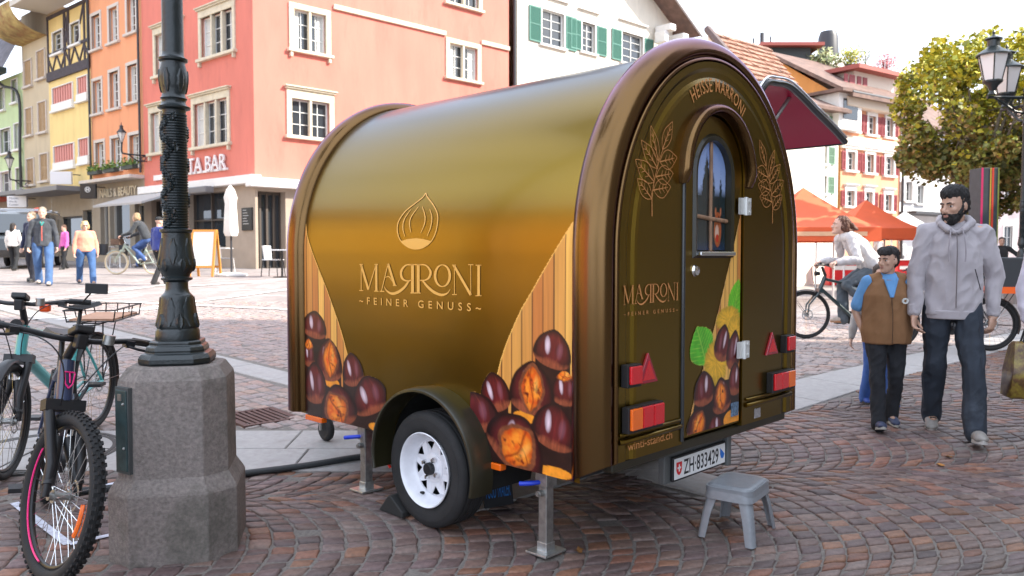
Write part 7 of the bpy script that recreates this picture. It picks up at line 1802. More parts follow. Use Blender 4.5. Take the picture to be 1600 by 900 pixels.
teal, M2, I2 = bicycle('teal e-bike with a wire tray over its rear wheel, behind the dark bike', (rear_t[0], rear_t[1]), hd2, wb=float(np.linalg.norm((front_t - rear_t)[:2])), r=0.355, tw=0.025, frame=(0.07, 0.36, 0.36), step=False, fork_susp=True, hbw=0.36, hbz=1.05, steer=R(10), mud=True, rack='tray', down=0.036, display=True, lamp=True, spokes=28)
C2 = I2['hb']; d = MB()
d.tube([(C2.x - 0.02, 0.34, C2.z + 0.02), (C2.x + 0.02, 0.40, C2.z + 0.09)], 0.006, 6); d.box((C2.x + 0.02, 0.43, C2.z + 0.115), (0.025, 0.13, 0.065)); d.v = [tuple(M2 @ Vector(p)) for p in d.v]; d.build('mirror', black_plastic, teal, bevel=0.012)
d = MB(); d.box((C2.x + 0.03, 0.14, C2.z - 0.02), (0.05, 0.06, 0.045)); d.v = [tuple(M2 @ Vector(p)) for p in d.v]; d.build('orange_bell', mat('orange_plastic', srgb(240, 84, 20), 0.4), teal, bevel=0.012)
# ================================================================ people
# local frame of a person: facing -y, own left = +x, z up
def fused(name, mb, m, parent, voxel, smooth=4, noise_amp=0.0, noise_f=9.0, zscale=0.6, seed=0.0):
    """one continuous skin over all the shapes in mb"""
    me = bpy.data.meshes.new('tmp'); me.from_pydata(mb.v, [], mb.f); fix_normals(me)
    o = bpy.data.objects.new('tmp', me); col.objects.link(o)
    r = o.modifiers.new('r', 'REMESH'); r.mode = 'VOXEL'; r.voxel_size = voxel; r.adaptivity = 0
    if smooth: s = o.modifiers.new('s', 'SMOOTH'); s.factor = 0.5; s.iterations = smooth
    dg = bpy.context.evaluated_depsgraph_get(); dg.update()
    nm = bpy.data.meshes.new_from_object(o.evaluated_get(dg)); bpy.data.objects.remove(o); bpy.data.meshes.remove(me)
    nm.name = name; nm.materials.clear(); nm.materials.append(m)
    if noise_amp:
        n = len(nm.vertices); co = np.empty(n * 3, np.float32); no = np.empty(n * 3, np.float32); nm.vertices.foreach_get('co', co); nm.vertices.foreach_get('normal', no); co = co.reshape(-1, 3); no = no.reshape(-1, 3)
        d = np.array([noise.noise(Vector((p[0] * noise_f + seed, p[1] * noise_f, p[2] * noise_f * zscale + 0.6 * noise_f * p[0]))) + 0.5 * (1 - abs(2 * noise.noise(Vector((p[0] * noise_f * 1.7, p[1] * noise_f * 1.7 + seed, p[2] * noise_f * 1.3 - p[0] * noise_f))))) for p in co], np.float32)
        co += no * ((d - 0.25) * noise_amp)[:, None]; nm.vertices.foreach_set('co', co.reshape(-1))
    nm.polygons.foreach_set('use_smooth', [True] * len(nm.polygons)); nm.update()
    ob = bpy.data.objects.new(name, nm); col.objects.link(ob); ob.parent = parent
    return ob
def limb(mb, pts, rs, n=12):
    pts = [Vector(p) for p in pts]; mb.tube(pts, rs, n)
    for p, r in zip(pts, rs): mb.ball(p, r * 0.995, n, 8)
def hand(mb, w, d, nrm, s=1.0, curl=0.5, thumb=1, detail=True):
    """palm and five bent fingers; w wrist, d along the hand, nrm palm normal (fingers bend that way)"""
    w, d, nrm = Vector(w), Vector(d).normalized(), Vector(nrm); nrm = (nrm - d * nrm.dot(d)).normalized(); sx = d.cross(nrm) * thumb
    c = w + d * 0.045 * s
    rot = Matrix((sx, d, nrm)).transposed()
    mb.ball(c, (0.040 * s, 0.052 * s, 0.017 * s), 12, 8, rot); mb.tube([w - d * 0.03 * s, w + d * 0.02 * s], [0.026 * s, 0.028 * s], 10)
    if not detail: s_f = 1
    for k, (off, L_) in enumerate(((0.030, 0.072), (0.010, 0.082), (-0.010, 0.076), (-0.029, 0.060))):
        b = w + d * 0.080 * s + sx * off * s; p = [b]; a = 0.25 + curl * 0.4
        for q in range(3):
            a += curl * (0.55 + 0.05 * k); b = b + (d * math.cos(a) + nrm * math.sin(a) + sx * off * 1.0) * (L_ * s * (0.45, 0.32, 0.25)[q]); p.append(b)
        mb.tube(p, [0.0105 * s, 0.010 * s, 0.009 * s, 0.0075 * s], 8); mb.ball(p[-1], 0.0076 * s, 8, 6)
    b = w + d * 0.03 * s + sx * 0.034 * s; mb.tube([b, b + (d * 0.6 + sx * 0.55 + nrm * 0.25) * 0.038 * s, b + (d * 1.25 + sx * 0.6 + nrm * 0.7) * 0.050 * s], [0.014 * s, 0.0115 * s, 0.009 * s], 8)
def stand(H, stride=0.0, lead=1, arms=(0.02, 0.02), fwd=(0.0, 0.0), wide=1.0, lift=0.0):
    """joints of a standing or walking figure; stride in metres, lead = +1 when the own left foot is in front"""
    J = dict(pelvis=(0, 0, .52 * H), waist=(0, 0.0, .61 * H), chest=(0, 0.0, .74 * H), neck=(0, 0.012, .835 * H), head=(0, -0.015 * H / 1.7, .922 * H))
    for s, k in ((1, 'L'), (-1, 'R')):
        f = stride / 2 * (-1 if s == lead else 1)
        J['hip' + k] = (s * .052 * H * wide, 0, .505 * H); J['knee' + k] = (s * .056 * H * wide, f * 0.42 - 0.025 - (0.03 if f > 0 else 0), .283 * H + (lift if f > 0 else 0) * .3)
        J['ank' + k] = (s * .055 * H * wide, f, .048 * H + (lift if f > 0 else 0))
        J['sh' + k] = (s * .108 * H, 0.008, .805 * H); sw = fwd[0 if s > 0 else 1]
        J['el' + k] = (s * (.135 * H + arms[0 if s > 0 else 1]), 0.02 - sw * 0.4, .625 * H); J['wr' + k] = (s * (.14 * H + arms[0 if s > 0 else 1] * 1.2), -0.02 - sw, .475 * H)
    return J
SKIN = dict(light=(0.60, 0.37, 0.28), tan=(0.50, 0.30, 0.215), olive=(0.36, 0.20, 0.13))
def person(label, pos, rz, H, J, skin, top, bottom, shoes, hair, look=(0.0, 0.0), near=False, sleeve='long', hem=0.0, vest=None, kind='short', beard=None, hands=None, fat=1.0, legw=1.0, group=None, cap=None, glasses=False, shoe_sole=None, skirt=False, foot=None, headgear=None, topw=1.0):
    t = thing('person', label, 'person', (pos[0], pos[1], pos[2] if len(pos) > 2 else gz(pos[0], pos[1])), rz=rz, group=group)
    S = H / 1.75; vx = 0.0075 if near else 0.014
    V3 = Vector; lat = V3(J['shL']) - V3(J['shR']); lat.normalize()
    sm = mat('skin_%d_%d_%d' % tuple(int(c * 100) for c in skin), skin, 0.5, var=0.08, vscale=14, sss=0.0, bump=0.08, bscale=180)
    # ---- body: one mesh from head to feet
    b = MB(); P = lambda k: V3(J[k])
    b.tube([P('pelvis') - V3((0, 0, .05 * S)), P('pelvis') + V3((0, 0, .04 * S)), P('waist'), P('chest'), P('neck') - (P('neck') - P('chest')) * 0.25, P('neck')], [r * S * fat for r in (.085, .095, .085, .10, .075, .05)], 16, flat=1.45, upv=lat)
    hd = MB(); h = S if not near else S
    k = 1.0
    def hp(x, y, z): return V3((x, y, z)) * S * k
    hd.ball(hp(0, .012, .045), (.076 * S, .096 * S, .084 * S), 20, 14)
    st = [(-.117, -.052, .020, .018), (-.105, -.046, .040, .038), (-.08, -.03, .053, .060), (-.045, -.014, .062, .074), (-.01, -.006, .069, .083), (.03, 0, .072, .088), (.06, .005, .068, .085)]
    V = []; n = 20
    for z, y, rx, ry in st: V += [hp(rx * math.cos(2 * math.pi * i / n), y + ry * math.sin(2 * math.pi * i / n), z) for i in range(n)]
    hd.add(V, [(i * n + q, i * n + (q + 1) % n, (i + 1) * n + (q + 1) % n, (i + 1) * n + q) for i in range(len(st) - 1) for q in range(n)] + [tuple(range(n)), tuple((len(st) - 1) * n + q for q in range(n))])
    hd.tube([hp(0, -.084, .018), hp(0, -.097, -.008), hp(0, -.112, -.030)], [.008 * S, .010 * S, .013 * S], 10); hd.ball(hp(0, -.108, -.032), .0125 * S, 10, 8)
    for s in (-1, 1):
        hd.ball(hp(s * .013, -.098, -.034), .009 * S, 8, 6); hd.ball(hp(s * .037, -.062, -.022), (.026 * S, .022 * S, .022 * S), 10, 8); hd.ball(hp(s * .031, -.078, .022), (.026 * S, .013 * S, .009 * S), 10, 8)
        hd.ball(hp(s * .076, .012, -.008), (.011 * S, .022 * S, .032 * S), 10, 8, Matrix.Rotation(R(12 * s), 3, 'Z'))
    hd.ball(hp(0, -.089, -.056), (.022 * S, .010 * S, .006 * S), 10, 6); hd.ball(hp(0, -.087, -.067), (.019 * S, .010 * S, .007 * S), 10, 6); hd.ball(hp(0, -.080, -.098), (.024 * S, .018 * S, .018 * S), 10, 8)
    HM = Matrix.Translation(P('head') + V3((0, 0, -0.012 * S))) @ Matrix.Rotation(look[0], 4, 'Z') @ Matrix.Rotation(look[1], 4, 'X')
    def onhead(m): m.v = [tuple(HM @ V3(p)) for p in m.v]; return m
    onhead(hd); b.add(hd.v, hd.f)
    b.tube([P('neck') - V3((0, 0, .04 * S)), P('neck'), HM @ hp(0, .022, -.06)], [.066 * S, .056 * S, .052 * S], 14)
    hands = hands or {}
    for s, q in ((1, 'L'), (-1, 'R')):
        b.tube([P('neck') - V3((0, 0, .02 * S)), P('sh' + q)], [.045 * S, .045 * S], 10)
        limb(b, [P('sh' + q), P('sh' + q).lerp(P('el' + q), .5), P('el' + q), P('el' + q).lerp(P('wr' + q), .4), P('wr' + q)], [r * S for r in (.048, .044, .037, .036, .026)])
        hk = hands.get(q, {}); d = V3(hk.get('d', P('wr' + q) - P('el' + q)))
        hand(b, P('wr' + q), d, V3(hk.get('n', (-s * 0.8, -0.4, 0))), S * hk.get('s', 1.0), hk.get('curl', 0.45), thumb=hk.get('thumb', 1 if s > 0 else -1))
        limb(b, [P('hip' + q), P('knee' + q), P('ank' + q)], [.078 * S, .052 * S, .036 * S]); b.ball(P('ank' + q) + V3((0, -.05 * S, -.035 * S)), (.032 * S, .08 * S, .022 * S), 10, 6)
    fused('body', b, sm, t, vx if not near else 0.0062, 3)
    # ---- face details
    if near or kind:
        dk = mat('hair_%d_%d_%d' % tuple(int(c * 100) for c in hair), hair, 0.6, var=0.45, vscale=90, bump=0.9, bscale=150, stretch=(1, 1, 0.25))
        e = MB()
        for s in (-1, 1): e.ball(hp(s * .031, -.0765, .003), (.0135 * S, .009 * S, .0075 * S), 10, 6)
        eo = onhead(e).build('eyes', mat('eye_white', (0.62, 0.58, 0.55), 0.25), t, smooth=60)
        e = MB()
        for s in (-1, 1): e.ball(hp(s * .031 + look[0] * -0.004, -.0825, .003), (.0068 * S, .005 * S, .0068 * S), 10, 6)
        onhead(e).build('irises', mat('iris_dark', (0.02, 0.012, 0.008), 0.15), t, smooth=60)
        e = MB()
        for s in (-1, 1): e.tube([hp(s * .012, -.0915, .022), hp(s * .032, -.091, .028), hp(s * .052, -.076, .021)], [.005 * S, .0058 * S, .003 * S], 8, flat=0.8)
        onhead(e).build('eyebrows', dk, t, smooth=60)
        e = MB(); e.ball(hp(0, -.0955, -.0565), (.022 * S, .006 * S, .0048 * S), 12, 6); e.ball(hp(0, -.0945, -.0662), (.019 * S, .0065 * S, .0058 * S), 12, 6)
        onhead(e).build('lips', mat('lips', (0.42, 0.20, 0.16), 0.5), t, smooth=60)
        if beard:
            e = MB(); st2 = [(-.128, -.050, .026, .024), (-.112, -.046, .046, .046), (-.082, -.030, .0585, .067), (-.05, -.012, .066, .077)]; V = []
            for z, y, rx, ry in st2: V += [hp(rx * math.cos(2 * math.pi * i / n), y + ry * math.sin(2 * math.pi * i / n), z) for i in range(n)]
            e.add(V, [(i * n + q, i * n + (q + 1) % n, (i + 1) * n + (q + 1) % n, (i + 1) * n + q) for i in range(len(st2) - 1) for q in range(n)] + [tuple(range(n)), tuple((len(st2) - 1) * n + q for q in range(n))])
            for s in (-1, 1):
                e.tube([hp(s * .004, -.099, -.047), hp(s * .026, -.090, -.053), hp(s * .036, -.076, -.072)], [.006 * S, .0065 * S, .009 * S], 8); e.tube([hp(s * .060, -.036, -.055), hp(s * .069, -.012, -.02), hp(s * .072, -.004, .02)], [.016 * S, .010 * S, .007 * S], 8)
            fused('beard', onhead(e), dk, t, .006, 2, 0.006, 60, 1.0)
        # hair by style
        e = MB()
        if kind != 'bald' and not cap:
            e.ball(hp(0, .024, .062), (.0815 * S, .096 * S, .082 * S), 20, 12); e.ball(hp(0, .062, .0), (.070 * S, .052 * S, .075 * S), 16, 10)
            for s in (-1, 1): e.ball(hp(s * .066, .028, .015), (.014 * S, .045 * S, .05 * S), 10, 8)
            if kind == 'fringe':
                for i in range(11): x = -.06 + .012 * i; e.tube([hp(x * .8, -.03, .118), hp(x, -.076 + abs(x) * .2, .095), hp(x * 1.05 + .004, -.091 + abs(x) * .45, .052 + .006 * math.sin(i * 2.3))], [.020 * S, .013 * S, .006 * S], 8)
            if kind == 'quiff': e.ball(hp(0, -.004, .088), (.074 * S, .088 * S, .062 * S), 18, 10)
            if kind in ('bob', 'curly'):
                for s in (-1, 1): e.ball(hp(s * .078, .02, -.01), (.03 * S, .06 * S, .085 * S), 12, 8)
                e.ball(hp(0, .075, -.02), (.085 * S, .05 * S, .09 * S), 14, 10)
            if kind == 'curly':
                for i in range(30): a = rnd.uniform(0, 6.28); zz = rnd.uniform(-.05, .12); rr = .088 * math.sqrt(max(.1, 1 - (zz / .16) ** 2)); y = .035 + rr * math.sin(a); e.ball(hp(rr * math.cos(a), max(y, -.055 if zz > .06 else .0), zz + .01), .026 * S, 8, 6)
            if kind == 'long': e.ball(hp(0, .07, -.08), (.09 * S, .055 * S, .19 * S), 14, 10)
            if kind == 'windblown':
                for s in (-1, 1): e.ball(hp(s * .07, .04, -.01), (.026 * S, .055 * S, .07 * S), 12, 8)
                for i in range(9): y0 = rnd.uniform(.03, .09); z0 = rnd.uniform(-.05, .09); e.tube([hp(rnd.uniform(-.06, .06), y0, z0), hp(rnd.uniform(-.06, .06), y0 + .06, z0 - .03), hp(rnd.uniform(-.05, .05), y0 + .12 + rnd.uniform(0, .03), z0 - .085)], [.034 * S, .028 * S, .012 * S], 8)
            fused('hair', onhead(e), dk, t, .0075 if near else .012, 2, (0.012 if kind in ('curly', 'windblown') else 0.009) * S, 45 if kind in ('curly', 'windblown') else 75, 0.35)
        if cap:
            e.ball(hp(0, .012, .07), (.083 * S, .103 * S, .072 * S), 18, 10); e.box(hp(0, -.115, .062), (.12 * S, .08 * S, .012 * S)); fused('cap', onhead(e), mat('cap_' + str(cap), cap, 0.8), t, .009, 2)
        if glasses:
            g = MB()
            for s in (-1, 1): g.ball(hp(s * .032, -.098, .004), (.024 * S, .006 * S, .017 * S), 12, 6); g.tube([hp(s * .054, -.09, .008), hp(s * .078, .0, .006)], .003 * S, 5)
            g.cyl(hp(-.01, -.1, .006), hp(.01, -.1, .006), .003 * S, n=5); onhead(g).build('sunglasses', mat('dark_lens', (0.01, 0.01, 0.012), 0.1), t, smooth=60)
    # ---- clothes
    fold = 0.021 * S if near else 0.012 * S
    tm = top if not isinstance(top, tuple) else mat('cloth_top_%d_%d_%d' % tuple(int(c * 255) for c in top), top, 0.9, var=0.10, vscale=10, bump=0.25, bscale=350, sheen=0.2)
    c = MB(); f2 = fat * topw; hz = P('pelvis') - V3((0, 0, (hem) * S)) - (P('waist') - P('pelvis')).normalized() * 0.02 * S
    c.tube([hz, hz.lerp(P('waist'), .35), P('waist'), P('chest') - (P('chest') - P('waist')) * 0.1, P('chest') + (P('neck') - P('chest')) * .45, P('neck') - (P('neck') - P('chest')) * .18, P('neck') + V3((0, 0, .012 * S))], [r * S * f2 for r in (.134, .137, .127, .130, .110, .080, .064)], 20, flat=1.42, upv=lat)
    for s, q in ((1, 'L'), (-1, 'R')):
        c.tube([P('neck') - V3((0, 0, .025 * S)), P('sh' + q)], [.066 * S, .062 * S], 12); c.ball(P('sh' + q), .064 * S, 12, 8)
        if sleeve == 'long': limb(c, [P('sh' + q), P('sh' + q).lerp(P('el' + q), .55), P('el' + q), P('el' + q).lerp(P('wr' + q), .55), P('wr' + q) - (P('wr' + q) - P('el' + q)).normalized() * 0.02 * S], [r * S * topw for r in (.066, .062, .057, .053, .040)])
        elif sleeve == 'short': limb(c, [P('sh' + q), P('sh' + q).lerp(P('el' + q), .45), P('sh' + q).lerp(P('el' + q), .8)], [r * S for r in (.066, .064, .066)])
    fused('top', c, tm, t, vx, 3, fold if vest is None else 0.004, 7.5 / S, 0.7, seed=pos[0] * 3.1)
    if vest is not None:
        c = MB(); f3 = f2 * 1.10
        c.tube([hz - V3((0, 0, .03 * S)), hz.lerp(P('waist'), .35), P('waist'), P('chest') - (P('chest') - P('waist')) * 0.1, P('chest') + (P('neck') - P('chest')) * .45, P('neck') - (P('neck') - P('chest')) * .30], [r * S * f3 for r in (.13, .137, .132, .135, .112, .092)], 20, flat=1.45, upv=lat)
        for s, q in ((1, 'L'), (-1, 'R')): c.tube([P('neck') - V3((-s * .05 * S, 0, .03 * S)), P('sh' + q) - V3((s * .02 * S, 0, 0))], [.070 * S, .072 * S], 12)
        fused('vest', c, vest, t, vx, 3, fold * 0.5, 7.5 / S, 0.7, seed=3.0)
    bm_ = bottom if not isinstance(bottom, tuple) else mat('cloth_bottom_%d_%d_%d' % tuple(int(c * 255) for c in bottom), bottom, 0.85, var=0.22, vscale=7, bump=0.3, bscale=300)
    c = MB(); c.tube([P('waist') - V3((0, 0, .03 * S)), P('pelvis') + (P('waist') - P('pelvis')) * .3, P('pelvis'), P('pelvis') - V3((0, 0, .045 * S))], [r * S * fat for r in (.098, .106, .112, .09)], 18, flat=1.4, upv=lat)
    for s, q in ((1, 'L'), (-1, 'R')):
        a = P('ank' + q) + V3((0, -.004, -.030 * S)); limb(c, [P('hip' + q), P('hip' + q).lerp(P('knee' + q), .5), P('knee' + q), P('knee' + q).lerp(a, .5), a], [r * S * legw for r in (.096 * fat, .086, .072, .068, .068)])
    fused('trousers', c, bm_, t, vx, 3, fold * 0.65, 8.5 / S, 0.8, seed=pos[1])
    sh_m = mat('shoe_%d_%d_%d' % tuple(int(c * 255) for c in shoes), shoes, 0.6, var=0.15, vscale=30); so_m = mat('sole_' + str(shoe_sole), shoe_sole or (0.05, 0.045, 0.04), 0.7)
    for s, q in ((1, 'L'), (-1, 'R')):
        A = P('ank' + q); K_ = P('knee' + q); fp = (foot or {}).get(q, (0.0, 0.0))       # pitch (toe down +), yaw
        FM = Matrix.Translation(A) @ Matrix.Rotation(fp[1] + s * 0.10, 4, 'Z') @ Matrix.Rotation(fp[0], 4, 'X')
        c = MB(); zf = -.082 * S + .035 * S
        c.ball((0, -.055 * S, -.042 * S), (.046 * S, .115 * S, .040 * S), 14, 8); c.ball((0, -.12 * S, -.052 * S), (.046 * S, .06 * S, .030 * S), 12, 8); c.ball((0, .03 * S, -.03 * S), (.038 * S, .045 * S, .045 * S), 12, 8); c.tube([(0, .01 * S, -.03 * S), (0, .01 * S, .03 * S)], [.042 * S, .040 * S], 12)
        c.v = [tuple(FM @ V3((p[0], p[1], max(p[2], -.072 * S)))) for p in c.v]; so = fused('shoe', c, sh_m, t, .008 if near else .012, 2)
        o_ = MB(); K = 16; pts = []
        for i in range(K): a = 2 * math.pi * i / K; w = .045 * (1 + 0.12 * math.sin(a)); pts.append((w * S * math.cos(a) * (1.05 if math.sin(a) < 0 else .9), (-.058 - .118 * -math.sin(a) * (1.0)) * S, 0))
        o_.add([(x, y, -.084 * S) for x, y, _ in pts] + [(x, y, -.060 * S) for x, y, _ in pts], [tuple(range(K)), tuple(range(2 * K - 1, K - 1, -1))] + [(i, (i + 1) % K, K + (i + 1) % K, K + i) for i in range(K)])
        o_.v = [tuple(FM @ V3(p)) for p in o_.v]; o_.build('sole', so_m, so, smooth=40)
    return t, HM, S
# ---------------------------------------------------------------- the man and the boy on the right
g_ = ground(1484, 677); H = 1.84; Jm = stand(H, 0.42, lead=1, arms=(0.02, 0.0), fwd=(0.02, 0.06), lift=0.03)
Jm['head'] = (-0.01, -0.035, .915 * H); Jm['wrL'] = (.262, 0.02, .475 * H); Jm['elL'] = (.272, 0.05, .625 * H)
for _s, _q in ((1, 'L'), (-1, 'R')): Jm['sh' + _q] = (_s * .100 * H, .008, .805 * H); Jm['ankL'] = (.13, -0.27, .052 * H); Jm['kneeL'] = (.115, -0.16, .285 * H)
m_hood = mat('lilac_grey_jersey', (0.40, 0.365, 0.385), 0.95, var=0.06, vscale=9, bump=0.25, bscale=420, sheen=0.3)
m_jean = mat('dark_denim', (0.020, 0.027, 0.040), 0.8, var=0.25, vscale=6, bump=0.35, bscale=420, wear=((0.055, 0.068, 0.09), 0.28, 4.0))
man, HMm, Sm = person('bearded man in a lilac grey hooded sweatshirt and dark jeans walking beside the boy', (g_[0], g_[1]), R(-22), H, Jm, SKIN['tan'], m_hood, m_jean, (0.26, 0.24, 0.22), (0.012, 0.010, 0.010), look=(R(-42), R(8)), near=True, kind='quiff', beard=True, hem=0.05, fat=0.97, legw=1.04, topw=0.98, shoe_sole=(0.42, 0.40, 0.38), foot={'R': (0.25, 0), 'L': (-0.12, 0.0)}, hands={'L': dict(d=(-0.12, -0.1, -1), n=(-0.8, 0.5, 0), curl=0.62, s=1.1), 'R': dict(curl=0.5)})
nk = V = Vector(Jm['neck']); c = MB()
c.tube([(-.10, -.05, nk.z + .01), (-.085, .04, nk.z + .035), (0, .10, nk.z + .03), (.085, .04, nk.z + .035), (.10, -.05, nk.z + .01), (.045, -.098, nk.z - .045), (0.0, -.105, nk.z - .065)], [.030, .04, .048, .04, .030, .022, .012], 12); c.tube([(-.10, -.05, nk.z + .01), (-.045, -.098, nk.z - .045), (0, -.105, nk.z - .065)], [.030, .022, .012], 12); c.ball((0, .13, nk.z - .03), (.11, .055, .09), 14, 10)
fused('hood', c, m_hood, man, .009, 3, .008, 9)
c = MB(); P1 = [(0.0, -.128, nk.z - .06), (0.002, -.166, nk.z - .20), (0.0, -.180, nk.z - .36), (0.0, -.178, nk.z - .52), (0, -.176, nk.z - .60)]
c.tube(spline(P1, 6), 0.006, 6, flat=0.7); c.build('zip', mat('zip_grey', (0.22, 0.20, 0.21), 0.5, 0.4), man, smooth=60)
for s in (-1, 1):
    c = MB(); c.tube(spline([(s * .035, -.118, nk.z - .03), (s * .046, -.158, nk.z - .10), (s * .055, -.172, nk.z - .19), (s * .052, -.178, nk.z - .27)], 5), 0.0045, 6); c.build('drawstring', mat('cord_grey', (0.30, 0.27, 0.29), 0.8), man, smooth=60)
c = MB(); c.tube([(.115, -.166, .66 * H), (.155, -.150, .58 * H)], 0.006, 6, flat=0.6); c.build('pocket_slit', mat('slit_dark', (0.05, 0.045, 0.05), 0.8), man)
for q in ('L', 'R'):
    a, b_ = Vector(Jm['el' + q]), Vector(Jm['wr' + q]); d = (b_ - a).normalized(); c = MB(); c.tube([b_ - d * .075, b_ - d * .065, b_ - d * .01, b_ + d * .002], [.050, .047, .044, .040], 14); c.ball(b_ - d * .05, .046, 12, 8); fused('cuff', c, m_hood, man, .007, 1, .004, 40)
c = MB(); hz_ = .52 * H - .05 * Sm - .02; c.tube([(0, 0, hz_ - .035), (0, 0, hz_ + .03)], [.136, .142], 32, flat=1.40, upv=(1, 0, 0)); fused('waistband', c, m_hood, man, .007, 1)
# shoe laces
for q in ('L', 'R'):
    A = Vector(Jm['ank' + q]); c = MB()
    for i in range(4): z = A.z - .005 - .008 * i; y = A.y - .055 - .022 * i; c.tube([(A.x - .022, y, z), (A.x, y - .004, z + .006), (A.x + .022, y, z)], .004, 5)
    c.build('laces', mat('lace_black', (0.02, 0.02, 0.02), 0.8), man)
g_ = ground(1382, 667); Hb = 1.38; Jb = stand(Hb, 0.24, lead=-1, arms=(0.05, 0.05), lift=0.02)
for s, q in ((1, 'L'), (-1, 'R')): Jb['sh' + q] = (s * .135, .008, .80 * Hb); Jb['el' + q] = (s * .212, 0.06, .635 * Hb); Jb['wr' + q] = (s * .140, -0.02, .48 * Hb)
m_vest = mat('tan_brown_vest', (0.235, 0.118, 0.052), 0.9, var=0.08, vscale=8, bump=0.25, bscale=300)
boy, HMb, Sb = person('boy in a tan brown vest over a light blue T-shirt, hands in his pockets', (g_[0], g_[1]), R(-10), Hb, Jb, SKIN['tan'], mat('light_blue_tshirt', (0.13, 0.31, 0.58), 0.9, var=0.07, vscale=10, bump=0.2, bscale=350), (0.012, 0.013, 0.017), (0.03, 0.04, 0.085), (0.014, 0.011, 0.010), look=(R(-52), R(2)), near=True, kind='fringe', sleeve='short', vest=m_vest, hem=0.05, fat=1.06, legw=1.02, shoe_sole=(0.34, 0.33, 0.30), foot={'L': (0.15, 0), 'R': (-0.25, 0.1)}, hands={'L': dict(d=(-0.7, 0.0, -0.7), n=(-.3, .9, 0), curl=.3), 'R': dict(d=(0.7, 0.0, -0.7), n=(.3, .9, 0), curl=.3)})
nz_ = Jb['neck'][2]; c = MB(); c.tube(spline([(0, -.120, nz_ - .155), (0, -.158, nz_ - .30), (0, -.162, nz_ - .44), (0, -.158, nz_ - .50)], 5), .005, 6, flat=.7); c.build('vest_zip', mat('brown_zip', (0.10, 0.05, 0.025), 0.6), boy, smooth=60)
c = MB(); c.add([(-.040, -.105, nz_ - .035), (.040, -.105, nz_ - .035), (.004, -.134, nz_ - .155), (-.004, -.134, nz_ - .155)], [(0, 1, 2, 3)]); c.tube([(-.042, -.098, nz_ - .03), (-.004, -.130, nz_ - .16)], .009, 8); c.tube([(.042, -.098, nz_ - .03), (.004, -.130, nz_ - .16)], .009, 8)
c.build('vest_neckline', MATS['light_blue_tshirt'], boy)
c = MB(); cx_, cy_, cz_ = .085, -.156, nz_ - .185
for k in range(9): a = 2 * math.pi * k / 9; c.tube([(cx_ + .010 * math.cos(a), cy_, cz_ + .010 * math.sin(a)), (cx_ + .026 * math.cos(a), cy_ + .006 * math.cos(a), cz_ + .022 * math.sin(a))], .0038, 5)
c.torus((cx_, cy_, cz_), .018, .004, 16, 5, ax=Matrix.Rotation(R(90), 3, 'X')); c.build('badge', mat('badge_white', (0.62, 0.64, 0.62), 0.5), boy)
g_ = ground(1384, 655); Jc = stand(1.2, 0.2, lead=1, arms=(0.02, 0.1)); Jc['wrR'] = (-.24, -0.02, .47 * 1.2); Jc['elR'] = (-.2, 0, .62 * 1.2)
person('child in a pale grey jumper and blue trousers, almost hidden behind the boy', (g_[0] + 0.16, g_[1] + 0.5), R(0), 1.2, Jc, SKIN['light'], (0.42, 0.40, 0.39), (0.05, 0.13, 0.42), (0.03, 0.07, 0.3), (0.05, 0.03, 0.02), kind='short', fat=1.0, legw=1.15)
# person cut by the right edge, only the hand with the bag shows
g_ = ground(1632, 690); Hq = 1.68; Jq = stand(Hq, 0.2, lead=-1, arms=(0.03, 0.03)); Jq['wrR'] = (-.26, -0.03, .50 * Hq); Jq['elR'] = (-.25, 0.02, .64 * Hq)
person('person in a pale lilac top at the right edge carrying a patterned bag', (g_[0] + 0.16, g_[1] + 0.1), R(0), Hq, Jq, SKIN['tan'], (0.55, 0.50, 0.56), (0.08, 0.08, 0.1), (0.05, 0.05, 0.05), (0.05, 0.03, 0.02), kind='bob', hands={'R': dict(d=(0, 0, -1), curl=1.0)})
Yb = g_[1] - 0.05; a_, b_ = atdist(1569, 621, Yb), atdist(1602, 533, Yb); bw, bh = 0.36, float(b_[2] - a_[2])
bag = thing('shopping_bag', 'brown and olive patterned shopping bag carried at the right edge', 'bag', (float(a_[0]) + 0.005, Yb, float(a_[2])), rz=R(-8))
c = MB(); V = []
for z, x0, x1, d in ((0, .02, bw - .04, .05), (.04 * bh, .0, bw - .02, .075), (.5 * bh, .015, bw, .085), (.92 * bh, .035, bw + .01, .05), (bh, .05, bw - .0, .02)): V += [(x0, -d, z), ((x0 + x1) / 2, -d * 1.15, z - .004), (x1, -d, z), (x1, d, z), ((x0 + x1) / 2, d * 1.15, z), (x0, d, z)]
c.add(V, [(i * 6 + k, i * 6 + (k + 1) % 6, (i + 1) * 6 + (k + 1) % 6, (i + 1) * 6 + k) for i in range(4) for k in range(6)] + [tuple(range(6)), tuple(24 + k for k in range(6))])
m_bag = mat('patterned_bag', (0.10, 0.045, 0.015), 0.35, var=0.6, vscale=14, wear=((0.30, 0.24, 0.03), 0.7, 13.0), coat=0.3); c.build('bag_body', m_bag, bag, smooth=60)
for s in (-1, 1):
    c = MB(); c.tube(spline([(.10, s * .02, bh - .01), (.13, s * .012, bh + .10), (.17, 0, bh + .19), (.20, s * .012, bh + .10), (.23, s * .02, bh - .01)], 5), .007, 6); c.build('handle', black_rubber, bag, smooth=60)
